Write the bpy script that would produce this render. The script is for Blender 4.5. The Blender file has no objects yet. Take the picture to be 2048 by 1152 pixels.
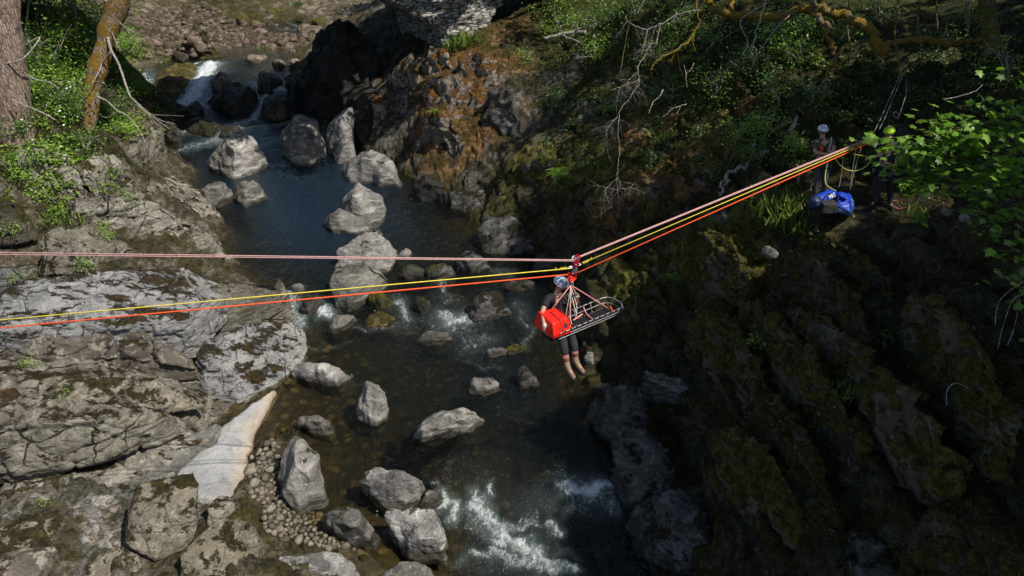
import bpy, bmesh, math, random
import numpy as np
from mathutils import Vector, Matrix
from mathutils.bvhtree import BVHTree
R = math.radians
S = bpy.context.scene
COL = S.collection
random.seed(4)
RS = np.random.RandomState(11)

# ---------------------------------------------------------------- camera
CAM = Vector((0.0, 0.0, 11.0)); PITCH = 30.0; F = 1365.3
cam_d = bpy.data.cameras.new('camera'); cam_o = bpy.data.objects.new('camera', cam_d); COL.objects.link(cam_o)
cam_o.location = CAM; cam_o.rotation_euler = (R(90-PITCH), 0, 0)
cam_d.sensor_width = 36; cam_d.lens = 24; cam_d.clip_start = .1; cam_d.clip_end = 600
S.camera = cam_o
# ---------------------------------------------------------------- light
SUN = Vector((3.0, -1.7, 4.6)).normalized()
w = bpy.data.worlds.new('World'); S.world = w; w.use_nodes = True
nt = w.node_tree; nt.nodes.clear()
sky = nt.nodes.new('ShaderNodeTexSky'); sky.sky_type = 'NISHITA'; sky.sun_disc = False
sky.sun_elevation = math.asin(SUN.z); sky.sun_rotation = math.atan2(SUN.x, SUN.y)
bg = nt.nodes.new('ShaderNodeBackground'); bg.inputs[1].default_value = 0.09
wo = nt.nodes.new('ShaderNodeOutputWorld'); nt.links.new(sky.outputs[0], bg.inputs[0]); nt.links.new(bg.outputs[0], wo.inputs[0])
sd = bpy.data.lights.new('sun', 'SUN'); sd.energy = 5.0; sd.angle = R(.5); sd.color = (1, .93, .83)
so = bpy.data.objects.new('sun', sd); COL.objects.link(so); so.location = (30, -5, 50)
so.rotation_euler = SUN.to_track_quat('Z', 'Y').to_euler()
S.view_settings.view_transform = 'Standard'; S.view_settings.look = 'None'
S.view_settings.exposure = 0.2; S.view_settings.gamma = 1
S.render.engine = 'CYCLES'
S.cycles.max_bounces = 6; S.cycles.transparent_max_bounces = 12; S.cycles.diffuse_bounces = 2
S.cycles.use_denoising = True

# ---------------------------------------------------------------- photo pixel -> world
c_, s_ = math.cos(R(PITCH)), math.sin(R(PITCH))
def ray(px, py):
    u = (px-1024)/F; v = (576-py)/F
    return Vector((u, c_+v*s_, -s_+v*c_))
def Wt(px, py, t): return CAM + ray(px, py)*t              # at depth t
def Wz(px, py, z):                                          # at height z
    d = ray(px, py); return CAM + d*((z-CAM.z)/d.z)
def depth(p): return (p[1])*c_ - (p[2]-CAM.z)*s_

# ---------------------------------------------------------------- numpy noise
_perm = RS.permutation(256); _perm = np.concatenate([_perm, _perm, _perm])
_g = RS.normal(size=(256, 3)); _g /= np.linalg.norm(_g, axis=1)[:, None]
def pn(p):
    p = np.asarray(p, float); i = np.floor(p).astype(int); f = p-i; i &= 255
    u = f*f*f*(f*(f*6-15)+10); out = 0
    for dx in (0, 1):
        wx = u[:, 0] if dx else 1-u[:, 0]
        for dy in (0, 1):
            wy = u[:, 1] if dy else 1-u[:, 1]
            for dz in (0, 1):
                wz = u[:, 2] if dz else 1-u[:, 2]
                h = _perm[_perm[_perm[(i[:, 0]+dx) & 255]+((i[:, 1]+dy) & 255)]+((i[:, 2]+dz) & 255)] & 255
                g = _g[h]
                out = out + wx*wy*wz*(g[:, 0]*(f[:, 0]-dx)+g[:, 1]*(f[:, 1]-dy)+g[:, 2]*(f[:, 2]-dz))
    return out*1.5
def fbm(p, o=4, r=False):
    a = 1.; s = 0.; t = 0
    for k in range(o):
        n = pn(p*(2.03**k)+17.3*k)
        s = s+a*((1-2*np.abs(n)) if r else n); t += a; a *= .5
    return s/t
def cells(p, seed=0):                                       # voronoi: F1, F2-F1, random of the cell
    p = np.asarray(p, float); i = np.floor(p).astype(int)
    f1 = np.full(len(p), 9.); f2 = np.full(len(p), 9.); idc = np.zeros(len(p))
    for dx in (-1, 0, 1):
        for dy in (-1, 0, 1):
            for dz in (-1, 0, 1):
                q = i+np.array([dx, dy, dz])
                h = _perm[_perm[_perm[(q[:, 0]+seed) & 255]+(q[:, 1] & 255)]+(q[:, 2] & 255)] & 255
                c = q+.5+.42*_g[h]*1.2
                d = np.linalg.norm(p-c, axis=1)
                m = d < f1
                f2 = np.where(m, f1, np.minimum(f2, d)); idc = np.where(m, h/255., idc); f1 = np.where(m, d, f1)
    return f1, f2-f1, idc
def sstep(a, b, x):
    t = np.clip((x-a)/(b-a), 0, 1); return t*t*(3-2*t)

# ---------------------------------------------------------------- object helpers
def tag(o, label=None, cat=None, group=None, kind=None):
    if label: o['label'] = label
    if cat: o['category'] = cat
    if group: o['group'] = group
    if kind: o['kind'] = kind
    return o
def empty(name, loc, label, cat, group=None, rz=0):
    o = bpy.data.objects.new(name, None); COL.objects.link(o); o.location = loc; o.rotation_euler = (0, 0, rz)
    o.empty_display_size = .2
    return tag(o, label, cat, group)
def mesh_np(name, V, Fc, mat=None, parent=None, smooth=True, origin=None):
    me = bpy.data.meshes.new(name); V = np.asarray(V, float)
    if parent is not None and origin is None: origin = parent.location
    if origin is None: origin = (0, 0, 0)
    V = V-np.array(origin)
    if isinstance(Fc, np.ndarray):
        n, k = Fc.shape
        me.vertices.add(len(V)); me.vertices.foreach_set('co', V.astype(np.float32).ravel())
        me.loops.add(n*k); me.loops.foreach_set('vertex_index', Fc.astype(np.int32).ravel())
        me.polygons.add(n); me.polygons.foreach_set('loop_start', np.arange(0, n*k, k, dtype=np.int32))
        me.polygons.foreach_set('loop_total', np.full(n, k, dtype=np.int32)); me.update(calc_edges=True)
    else:
        me.from_pydata(V.tolist(), [], Fc); me.update()
    if smooth: me.polygons.foreach_set('use_smooth', np.ones(len(me.polygons), bool))
    o = bpy.data.objects.new(name, me); COL.objects.link(o)
    if mat: me.materials.append(mat)
    if parent is not None: o.parent = parent
    else: o.location = origin
    return o
def fattr(o, name, arr, dom='POINT'):
    a = o.data.attributes.new(name, 'FLOAT', dom); a.data.foreach_set('value', np.asarray(arr, np.float32))
def cattr(o, name, arr):
    a = o.data.attributes.new(name, 'FLOAT_COLOR', 'POINT')
    c = np.ones((len(arr), 4), np.float32); c[:, :3] = arr; a.data.foreach_set('color', c.ravel())

# ---------------------------------------------------------------- shader helpers
class NT:
    def __init__(s, name):
        s.m = bpy.data.materials.new(name); s.m.use_nodes = True; s.t = s.m.node_tree; s.t.nodes.clear()
        s.out = s.t.nodes.new('ShaderNodeOutputMaterial')
    def n(s, typ, **k):
        nd = s.t.nodes.new('ShaderNode'+typ)
        ins = k.pop('i', {})
        for a, b in k.items(): setattr(nd, a, b)
        for a, b in ins.items(): s.put(nd.inputs[a], b)
        return nd
    def put(s, sock, v):
        if isinstance(v, bpy.types.Node): v = v.outputs[0]
        if isinstance(v, bpy.types.NodeSocket): s.t.links.new(v, sock)
        elif isinstance(v, (tuple, list)) and sock.type == 'RGBA' and len(v) == 3: sock.default_value = (*v, 1)
        else: sock.default_value = v
    def math(s, op, a, b=None, c=None, clamp=False):
        nd = s.t.nodes.new('ShaderNodeMath'); nd.operation = op; nd.use_clamp = clamp
        for k, v in enumerate((a, b, c)):
            if v is not None: s.put(nd.inputs[k], v)
        return nd.outputs[0]
    def mix(s, f, a, b, blend='MIX'):
        nd = s.t.nodes.new('ShaderNodeMix'); nd.data_type = 'RGBA'; nd.blend_type = blend
        s.put(nd.inputs[0], f); s.put(nd.inputs[6], a); s.put(nd.inputs[7], b); return nd.outputs[2]
    def ramp(s, x, a, b, lo=0., hi=1.):
        nd = s.t.nodes.new('ShaderNodeMapRange'); nd.interpolation_type = 'SMOOTHSTEP'
        s.put(nd.inputs[0], x)
        for k, v in enumerate((a, b, lo, hi)): s.put(nd.inputs[k+1], v)
        return nd.outputs[0]
    def noise(s, vec, scale, det=5, rough=.6, dist=0.):
        return s.n('TexNoise', i={'Vector': vec, 'Scale': scale, 'Detail': det, 'Roughness': rough, 'Distortion': dist}).outputs[0]
    def vor(s, vec, scale, feature='F1', out=0, rnd=1.):
        return s.n('TexVoronoi', feature=feature, i={'Vector': vec, 'Scale': scale, 'Randomness': rnd}).outputs[out]
    def bump(s, h, dist, strength=1., nrm=None):
        nd = s.n('Bump', i={'Height': h, 'Distance': dist, 'Strength': strength})
        if nrm is not None: s.put(nd.inputs['Normal'], nrm)
        return nd.outputs[0]
    def bsdf(s, col, rough=.7, nrm=None, spec=.3, metal=0., **k):
        nd = s.n('BsdfPrincipled', i={'Base Color': col, 'Roughness': rough, 'Metallic': metal, 'Specular IOR Level': spec})
        if nrm is not None: s.put(nd.inputs['Normal'], nrm)
        for a, b in k.items(): s.put(nd.inputs[a], b)
        return nd
    def done(s, sh):
        s.put(s.out.inputs[0], sh); return s.m

def rock_coords(t, off=True, rot=(0, 0, 0), scl=(1, 1, 1)):
    tc = t.n('TexCoord'); v = tc.outputs['Object']
    if off:
        oi = t.n('ObjectInfo'); r = t.math('MULTIPLY', oi.outputs['Random'], 60.)
        cb = t.n('CombineXYZ', i={0: r, 1: r, 2: 0.})
        v2 = t.n('VectorMath', operation='ADD', i={0: v, 1: cb}).outputs[0]
    else: v2 = v
    mp = t.n('Mapping', i={'Vector': v2, 'Rotation': rot, 'Scale': scl}).outputs[0]
    return v, v2, mp

def rock_mat(name, ca, cb, cs=(.5, .48, .44), streak=.5, rot=(.3, .5, .7), aniso=5., moss=((.035, .03, .012), .0, 1.2),
             moss2=None, lichen=((.42, .41, .34), 0.), crack=.0, wet=False, rough=.75, fine=.02, top_moss=.5, crack_s=1.3, veins=0., vary=.4, grain=.9, mst=(1, 1, 1), cream=None):
    t = NT(name); v, v2, mp = rock_coords(t, rot=rot, scl=(1, 1, aniso))
    geo = t.n('NewGeometry'); nz = t.n('SeparateXYZ', i={0: geo.outputs['Normal']}).outputs[2]
    big = t.noise(v2, 1.1, 4); med = t.noise(v2, 5., 6, .65); st = t.noise(mp, 1.6, 7, .62, .4)
    col = t.mix(t.ramp(big, .35, .65), ca, cb)
    col = t.mix(t.math('MULTIPLY', t.ramp(st, .48, .7), streak), col, cs)
    dk = t.ramp(st, .25, .47, .5, 1.)
    col = t.mix(t.math('MULTIPLY', t.math('SUBTRACT', 1., dk), streak*1.3, clamp=True), col, tuple(x*.3 for x in ca))
    fn = t.noise(v2, 26., 5, .7)
    col = t.mix(grain, col, t.mix(t.ramp(fn, .3, .72), (.45, .45, .45), (1, 1, 1)), 'MULTIPLY')
    if veins:
        vn = t.noise(mp, .8, 3, .5, 1.5); vv = t.ramp(t.math('ABSOLUTE', t.math('SUBTRACT', vn, .5)), 0., .012, 1., 0.)
        col = t.mix(t.math('MULTIPLY', vv, veins), col, (.62, .6, .56))
    if lichen[1]:
        ld = t.vor(v2, 7.); lm = t.math('MULTIPLY', t.ramp(ld, .2, .27, 1., 0.), t.ramp(t.noise(v2, 1.6, 3), .56-.1*lichen[1], .6))
        lm2 = t.ramp(t.noise(v2, 3.3, 8, .72), .56-.08*lichen[1], .62-.06*lichen[1])
        col = t.mix(t.math('MULTIPLY', t.math('MAXIMUM', lm, lm2), min(1, lichen[1])), col, lichen[0])
    h = t.math('ADD', t.math('MULTIPLY', med, 1.), t.math('MULTIPLY', st, .9))
    if crack:
        wv = t.n('VectorMath', operation='ADD', i={0: v2, 1: t.n('VectorMath', operation='SCALE', i={0: t.n('TexNoise', i={'Vector': v2, 'Scale': 1.2, 'Detail': 4.}).outputs[1], 'Scale': .5}).outputs[0]}).outputs[0]
        cd = t.vor(wv, crack_s, 'DISTANCE_TO_EDGE'); cm = t.ramp(cd, .0, .022, 1., 0.)
        cm = t.math('MULTIPLY', cm, t.ramp(t.noise(v2, .9, 2), .42, .55))
        col = t.mix(t.math('MULTIPLY', cm, crack), col, (.018, .015, .012)); h = t.math('SUBTRACT', h, t.math('MULTIPLY', cm, 1.2*crack))
    mc, ma, ms = moss
    if ma:
        mn = t.math('ADD', t.noise(t.n('Mapping', i={'Vector': v2, 'Scale': mst}).outputs[0], ms, 9, .74), t.math('MULTIPLY', t.math('SUBTRACT', nz, .55), .22*top_moss))
        mm = t.ramp(mn, .66-.3*ma, .71-.3*ma)
        mcol = t.mix(t.ramp(t.noise(v2, 9., 4), .35, .7), mc, moss2 or tuple(min(1, x*2.2) for x in mc))
        mcol = t.mix(.75, mcol, t.mix(t.ramp(t.noise(v2, 45., 3, .7), .3, .7), (.35, .35, .35), (1.1, 1.1, 1.1)), 'MULTIPLY')
        col = t.mix(mm, col, mcol)
        h = t.math('ADD', h, t.math('MULTIPLY', mm, t.math('ADD', .5, t.noise(v2, 38., 4, .75))))
    rg = rough
    if wet:
        z = t.n('SeparateXYZ', i={0: v}).outputs[2]
        wm = t.ramp(t.math('ADD', z, t.math('MULTIPLY', t.math('SUBTRACT', big, .5), .35)), .07, .2, 1., 0.)
        if cream: col = t.mix(t.ramp(z, .1, .22, .7, 0.), col, cream)
        col = t.mix(t.math('MULTIPLY', wm, .75 if not cream else .25), col, (.03, .026, .015)); rg = t.ramp(wm, 0., 1., rough, .3)
    oi = t.n('ObjectInfo').outputs['Random']
    col = t.mix(1., col, t.n('CombineColor', i={0: t.ramp(oi, 0, 1, 1-vary, 1.), 1: t.ramp(oi, 0, 1, 1-vary, 1.), 2: t.ramp(oi, 0, 1, 1-vary*1.1, 1.)}), 'MULTIPLY')
    nr = t.bump(h, fine*2.8, 1.); nr = t.bump(fn, fine*.7, .8, nr)
    return t.done(t.bsdf(col, rg, nr, .25))

def simple(name, col, rough=.6, metal=0., noise=.25, scale=30., spec=.4, bump=.002, **k):
    t = NT(name); tc = t.n('TexCoord').outputs['Object']; nn = t.noise(tc, scale, 5)
    c = t.mix(noise, col, t.mix(t.ramp(nn, .3, .7), tuple(x*.35 for x in col), tuple(min(1, x*1.35) for x in col)))
    return t.done(t.bsdf(c, rough, t.bump(nn, bump, .6), spec, metal, **k))

def leaf_mat(name, c1, c2, trans=.4, c3=None):
    t = NT(name); a = t.n('Attribute', attribute_name='rnd').outputs['Fac']
    col = t.mix(a, c1, c2)
    if c3: col = t.mix(t.ramp(a, .9, .95), col, c3)
    b = t.bsdf(col, .45, None, .35)
    tr = t.n('BsdfTranslucent', i={'Color': t.mix(.5, col, (.35, .55, .06), 'MIX')})
    return t.done(t.n('MixShader', i={0: trans*.55, 1: b, 2: tr}))

def bark_mat(name, c1, c2, moss=None, mamt=.5, rough=.85, ms=3.):
    t = NT(name); tc = t.n('TexCoord').outputs['Object']
    mp = t.n('Mapping', i={'Vector': tc, 'Scale': (1, 1, .22)}).outputs[0]
    a = t.noise(mp, 14., 6, .7); vr = t.vor(mp, 16., 'DISTANCE_TO_EDGE')
    col = t.mix(t.ramp(a, .35, .65), c1, c2); col = t.mix(t.ramp(vr, 0, .12, .75, 0.), col, tuple(x*.3 for x in c1))
    h = t.math('ADD', a, t.ramp(vr, 0, .2, -.6, 0.))
    if moss:
        mm = t.ramp(t.noise(tc, ms, 6, .7), .62-.3*mamt, .7-.3*mamt)
        mc = t.mix(t.ramp(t.noise(tc, 25., 4), .3, .7), tuple(x*.45 for x in moss), moss)
        col = t.mix(mm, col, mc); h = t.math('ADD', h, t.math('MULTIPLY', mm, t.noise(tc, 50., 3)))
    return t.done(t.bsdf(col, rough, t.bump(h, .025, .9), .2))

# ---------------------------------------------------------------- tubes
def tube_vf(P, Rr, sides=6, cap=True):
    P = [Vector(p) for p in P]; n = len(P); V = []; Fc = []
    up = None
    for i in range(n):
        d = (P[min(i+1, n-1)]-P[max(i-1, 0)])
        if d.length < 1e-9: d = Vector((0, 0, 1))
        d.normalize()
        if up is None: up = d.orthogonal().normalized()
        else:
            up = up-d*up.dot(d)
            up = up.normalized() if up.length > 1e-6 else d.orthogonal().normalized()
        b = d.cross(up); r = Rr[i] if hasattr(Rr, '__len__') else Rr
        for k in range(sides):
            a = 2*math.pi*k/sides; V.append(P[i]+(up*math.cos(a)+b*math.sin(a))*r)
    for i in range(n-1):
        for k in range(sides):
            a = i*sides+k; c = i*sides+(k+1) % sides; Fc.append((a, c, c+sides, a+sides))
    if cap: Fc.append(tuple(range(sides))[::-1]); Fc.append(tuple(range((n-1)*sides, n*sides)))
    return V, Fc
class MB:
    def __init__(s): s.V = []; s.F = []; s.r = []
    def add(s, V, Fc, rnd=None):
        o = len(s.V); s.V += [tuple(v) for v in V]; s.F += [tuple(i+o for i in f) for f in Fc]
        if rnd is not None: s.r += [rnd]*len(V)
    def tube(s, P, r, sides=6, cap=True): s.add(*tube_vf(P, r, sides, cap)); return s
    def box(s, c, sx, sy, sz, M=None):
        V = [Vector((x*sx/2, y*sy/2, z*sz/2)) for x in (-1, 1) for y in (-1, 1) for z in (-1, 1)]
        V = [(M @ v if M else v)+Vector(c) for v in V]
        s.add(V, [(0, 1, 3, 2), (4, 6, 7, 5), (0, 4, 5, 1), (2, 3, 7, 6), (0, 2, 6, 4), (1, 5, 7, 3)]); return s
    def build(s, name, mat, parent=None, smooth=True, origin=None):
        o = mesh_np(name, s.V, s.F, mat, parent, smooth, origin)
        if s.r: fattr(o, 'rnd', s.r)
        return o
def spline(P, n=8):
    P = [Vector(p) for p in P]
    if len(P) < 3: return [P[0].lerp(P[-1], i/n) for i in range(n+1)]
    out = []
    for i in range(len(P)-1):
        a = P[max(i-1, 0)]; b = P[i]; c = P[i+1]; d = P[min(i+2, len(P)-1)]
        for k in range(n):
            t = k/n; out.append(.5*((2*b)+(c-a)*t+(2*a-5*b+4*c-d)*t*t+(3*b-a-3*c+d)*t**3))
    out.append(P[-1]); return out
# ================================================================ TERRAIN
# palette of real surface colours
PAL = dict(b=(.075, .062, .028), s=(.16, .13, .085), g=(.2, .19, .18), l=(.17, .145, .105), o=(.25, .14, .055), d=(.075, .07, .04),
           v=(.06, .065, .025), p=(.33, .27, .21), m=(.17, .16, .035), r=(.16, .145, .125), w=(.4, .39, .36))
CP = []   # world x, y, z, colour key
def cp(key, *pts):
    for (px, py, z) in pts:
        q = Wz(px, py, z); CP.append((q.x, q.y, z, key))
def cpp(key, *pts):                                         # on the 48 degree plane of the right bank, plus an offset
    for p in pts:
        r = ray(p[0], p[1]); t = 13.56/(1.1*r.x-r.z); q = CAM+r*t; CP.append((q.x, q.y, q.z+(p[2] if len(p) > 2 else 0), key))
# riverbed
cp('b', (1000, 1200, -1.2), (1150, 1140, -1.1), (1180, 1060, -1.1), (1050, 1060, -1.0), (950, 1100, -.9), (930, 1030, -.5), (1180, 960, -.45), (1100, 960, -.45),
   (1000, 980, -.5), (1100, 880, -.75), (950, 900, -.6), (860, 900, -.5), (700, 900, -.35), (680, 1000, -.35), (1050, 800, -.8), (900, 760, -.6), (780, 720, -.6),
   (650, 760, -.45), (620, 820, -.3), (1000, 700, -.7), (850, 640, -.5), (1080, 680, -.7), (720, 640, -.5), (900, 600, -.2), (1000, 560, -.3), (800, 570, -.4),
   (600, 500, -1.2), (520, 460, -1.3), (560, 400, -1.2), (600, 430, -1.2), (650, 350, -.8), (420, 330, -.6), (800, 430, -.45), (860, 470, -.4), (820, 400, -.5),
   (380, 300, -.3), (540, 340, -.5), (440, 250, .0), (340, 225, .1), (380, 210, .3), (520, 235, .0))
cp('b', (400, 150, .9), (380, 180, .4), (470, 150, 1.3), (330, 160, 1.0), (540, 175, 1.0), (470, 120, 1.5), (560, 115, 1.5), (520, 100, 1.5), (430, 120, 1.5), (620, 90, 1.6),
   (520, 60, 1.7), (600, 50, 1.8), (450, 15, 2.0), (550, 5, 2.1), (700, 60, 2))
# gravel bars
cp('p', (350, 60, 2.15), (420, 70, 2.1), (480, 80, 1.95), (300, 40, 2.3), (390, 30, 2.3), (560, 70, 1.95), (280, 110, 2.1), (340, 105, 2.0), (450, 95, 1.9), (630, 30, 2.4), (500, 0, 2.5), (640, 5, 2.8), (400, -10, 2.6), (660, 70, 2.6), (620, 72, 2.05), (560, 92, 2.0), (600, 84, 2.0), (500, 70, 2.1), (520, 88, 2.0))
cp('s', (600, 900, -.03), (560, 960, .1), (610, 1040, .05), (560, 1060, .22), (640, 1060, -.05), (680, 1120, .05), (520, 1000, .2), (545, 905, .04), (740, 1110, -.1), (590, 1100, .25))
cp('s', (508, 905, -.03), (560, 790, -.1), (535, 850, -.05))
# left bank
cp('w', (440, 850, -.05), (390, 920, .05), (470, 940, -.12), (500, 830, -.15), (240, 990, .45), (190, 1060, .55), (160, 1010, .6))
cp('l', (590, 740, -.1), (600, 640, -.2), (560, 575, -.4), (470, 520, -.3), (440, 440, -.3), (400, 380, -.2), (340, 320, -.2))
cp('l', (500, 600, 0.55), (380, 620, 0.95), (200, 620, 1.45), (0, 640, 1.65), (150, 740, 0.85), (0, 800, 0.95), (330, 740, 0.55), (60, 950, 0.45), (-100, 1000, 0.75), (-200, 700, 1.85), (420, 800, 0.15))
cp('l', (60, 1080, .9), (0, 1020, 1.0), (130, 1130, .8), (-60, 1140, 1.2), (200, 1160, .6), (330, 1140, .5), (430, 1160, .5), (640, 1180, .4), (850, 1190, -.4))
cp('l', (60, 545, 2.45), (210, 530, 2.25), (400, 520, 1.05), (0, 500, 2.75), (120, 470, 2.75), (300, 440, 2.05), (420, 450, 0.85), (250, 400, 2.25), (380, 410, 0.65), (0, 440, 3.15), (100, 400, 3.25), (200, 370, 2.85), (310, 360, 1.2))
cp('l', (60, 350, 3.75), (160, 320, 3.65), (250, 300, 2.5), (300, 240, 1.6), (0, 300, 4.35), (320, 300, .4))
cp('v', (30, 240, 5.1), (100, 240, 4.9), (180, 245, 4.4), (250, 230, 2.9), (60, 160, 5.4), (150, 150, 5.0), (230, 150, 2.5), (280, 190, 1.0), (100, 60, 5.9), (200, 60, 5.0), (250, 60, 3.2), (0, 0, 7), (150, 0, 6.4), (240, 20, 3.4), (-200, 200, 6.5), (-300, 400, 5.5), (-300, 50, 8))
# shade side outcrop and bridge foot
cp('r', (640, 240, .4), (600, 180, 1.6), (620, 130, 2.4), (680, 80, 3.2), (700, 150, 2.4), (720, 40, 3.9), (760, 90, 3.6), (660, 200, 1.2), (730, 280, .6), (690, 250, .6), (790, 330, .3), (820, 380, -.1), (770, 0, 5.4))
cp('r', (760, 170, 2.9), (740, 220, 1.8), (830, 120, 3.9), (800, 200, 2.8), (780, 260, 1.6))
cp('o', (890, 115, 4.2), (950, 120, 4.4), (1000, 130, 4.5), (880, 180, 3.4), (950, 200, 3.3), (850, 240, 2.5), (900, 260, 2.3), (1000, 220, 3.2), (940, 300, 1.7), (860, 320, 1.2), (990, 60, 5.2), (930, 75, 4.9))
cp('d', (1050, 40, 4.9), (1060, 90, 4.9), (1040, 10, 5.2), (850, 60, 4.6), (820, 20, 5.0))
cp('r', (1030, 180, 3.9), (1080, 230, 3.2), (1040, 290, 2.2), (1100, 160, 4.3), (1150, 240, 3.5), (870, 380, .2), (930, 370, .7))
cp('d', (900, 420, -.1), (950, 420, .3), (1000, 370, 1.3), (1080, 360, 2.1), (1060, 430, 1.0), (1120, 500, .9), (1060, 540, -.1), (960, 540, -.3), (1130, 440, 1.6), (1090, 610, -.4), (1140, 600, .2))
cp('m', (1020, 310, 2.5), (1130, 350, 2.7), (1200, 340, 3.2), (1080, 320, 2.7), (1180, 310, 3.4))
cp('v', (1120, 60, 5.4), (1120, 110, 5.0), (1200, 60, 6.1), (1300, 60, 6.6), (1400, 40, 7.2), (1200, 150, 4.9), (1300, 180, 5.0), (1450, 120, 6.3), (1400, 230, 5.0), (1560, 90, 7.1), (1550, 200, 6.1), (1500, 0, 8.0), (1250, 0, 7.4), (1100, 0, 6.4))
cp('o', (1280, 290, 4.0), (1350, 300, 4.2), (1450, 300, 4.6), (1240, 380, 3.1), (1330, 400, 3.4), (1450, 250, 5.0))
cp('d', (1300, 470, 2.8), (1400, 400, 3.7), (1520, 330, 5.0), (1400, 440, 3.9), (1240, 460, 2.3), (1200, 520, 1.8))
cpp('m', (1430, 465, .75), (1470, 495, .6), (1400, 515, .6), (1350, 520, .4), (1250, 545, .4), (1540, 480, .4), (1480, 560, .5), (1300, 580, .4))
cp('d', (1180, 580, 1.2), (1200, 660, .9), (1150, 700, -.3), (1200, 730, .6), (1330, 810, .2))
cpp('d', (1300, 660), (1400, 640), (1330, 750, -.4), (1400, 760, -.2))
# ledge where the two rescuers stand
def cpt(key, *pts):
    for (px, py, t) in pts: q = Wt(px, py, t); CP.append((q.x, q.y, q.z, key))
cp('d', (1620, 405, 5.2), (1660, 400, 5.2), (1640, 385, 5.2), (1700, 430, 5.1), (1760, 405, 5.2), (1780, 412, 5.2), (1740, 400, 5.2), (1640, 430, 5.1), (1690, 400, 5.2), (1800, 430, 5.2))
cpt('d', (1600, 350, 16.5), (1680, 335, 16.2), (1780, 350, 15.8), (1900, 380, 14.2), (1860, 430, 13.6))
cpt('v', (1650, 240, 17.2), (1720, 200, 18), (1820, 260, 16.4), (1900, 200, 16.5), (1750, 110, 20), (1850, 100, 20), (1980, 100, 18.5), (2040, 250, 14), (1650, 120, 20.5), (1700, 0, 26), (1900, 0, 25), (2100, 0, 21), (2150, 300, 12.5))
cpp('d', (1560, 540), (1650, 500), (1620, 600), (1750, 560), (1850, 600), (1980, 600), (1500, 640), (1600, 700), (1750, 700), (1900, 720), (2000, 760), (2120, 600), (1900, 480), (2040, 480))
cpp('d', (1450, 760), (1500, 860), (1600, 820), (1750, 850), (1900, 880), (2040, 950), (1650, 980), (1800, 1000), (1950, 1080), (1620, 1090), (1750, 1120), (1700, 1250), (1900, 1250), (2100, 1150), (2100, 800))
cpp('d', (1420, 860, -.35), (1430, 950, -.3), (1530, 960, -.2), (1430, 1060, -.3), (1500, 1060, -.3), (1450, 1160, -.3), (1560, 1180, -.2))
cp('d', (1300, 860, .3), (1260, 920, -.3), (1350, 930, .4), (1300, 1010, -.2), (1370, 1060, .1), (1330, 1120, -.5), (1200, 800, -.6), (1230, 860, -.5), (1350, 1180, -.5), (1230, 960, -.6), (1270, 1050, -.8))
for q in [(-60, 20, 10, 'v'), (-60, 60, 14, 'v'), (-30, 75, 9, 'v'), (-30, 110, 12, 'v'), (-8, 90, 4, 'v'), (-14, 78, 3.2, 'p'), (-5, 70, 5, 'v'), (0, 60, 6.5, 'v'), (10, 60, 11, 'v'), (30, 50, 20, 'v'), (60, 50, 26, 'v'), (60, 10, 24, 'v'), (30, 15, 17, 'd'), (18, 8, 11.5, 'd'), (20, 25, 13, 'v'), (12, 2, 8.5, 'd'), (12, 12, 9, 'd'),
          (0, 120, 12, 'v'), (50, 120, 28, 'v'), (-15, 5, 2.5, 'l'), (-30, 0, 6, 'l'), (-25, 15, 6, 'l'), (-5, 2, -.2, 'l'), (2, 0, -1.3, 'b'), (5, 0, 2, 'd'), (12, -6, 8, 'd'), (-60, -10, 12, 'v'), (60, -10, 20, 'v'), (0, -10, -1.4, 'b'), (6, -10, 4, 'd'), (-8, -8, 1.5, 'l'), (-26, 28, 6.4, 'v'), (-22, 36, 6.0, 'v'), (-20, 46, 4.6, 'v'), (-24, 60, 5.5, 'v'), (-40, 40, 10, 'v')]:
    CP.append(q)
CPa = np.array([c[:3] for c in CP]); CPc = np.array([PAL[c[3]] for c in CP])
def rbf(P, z, lam=0.):
    D = np.linalg.norm(P[:, None]-P[None], axis=2); n = len(P)
    A = np.zeros((n+1, n+1)); A[:n, :n] = -D+np.eye(n)*lam; A[:n, n] = 1; A[n, :n] = 1
    return np.linalg.solve(A, np.concatenate([z, np.zeros((1,)+z.shape[1:])]))
def rbf_eval(P, wts, Q):
    out = np.zeros((len(Q),)+wts.shape[1:])
    for a in range(0, len(Q), 20000):
        q = Q[a:a+20000]; D = np.sqrt(((q[:, None]-P[None])**2).sum(2))
        out[a:a+20000] = -D @ wts[:-1]+wts[-1]
    return out
wz = rbf(CPa[:, :2], CPa[:, 2], .05)
# nonuniform grid, finer near the camera
ys = [-8.]
while ys[-1] < 125: ys.append(ys[-1]+(.5 if ys[-1] < 4 else max(.05, .0034*ys[-1] if ys[-1] < 50 else .02*ys[-1])))
xs = [0.]
while xs[-1] < 62: xs.append(xs[-1]+(.055 if xs[-1] < 11 else .055+(xs[-1]-11)*.03))
xs = sorted([-x for x in xs[1:]]+xs); xs = [x for x in xs]
GX, GY = np.meshgrid(np.array(xs)-1.0, np.array(ys)); NY, NX = GX.shape
Q = np.stack([GX.ravel(), GY.ravel()], 1)
QZ = rbf_eval(CPa[:, :2], wz, Q)
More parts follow.
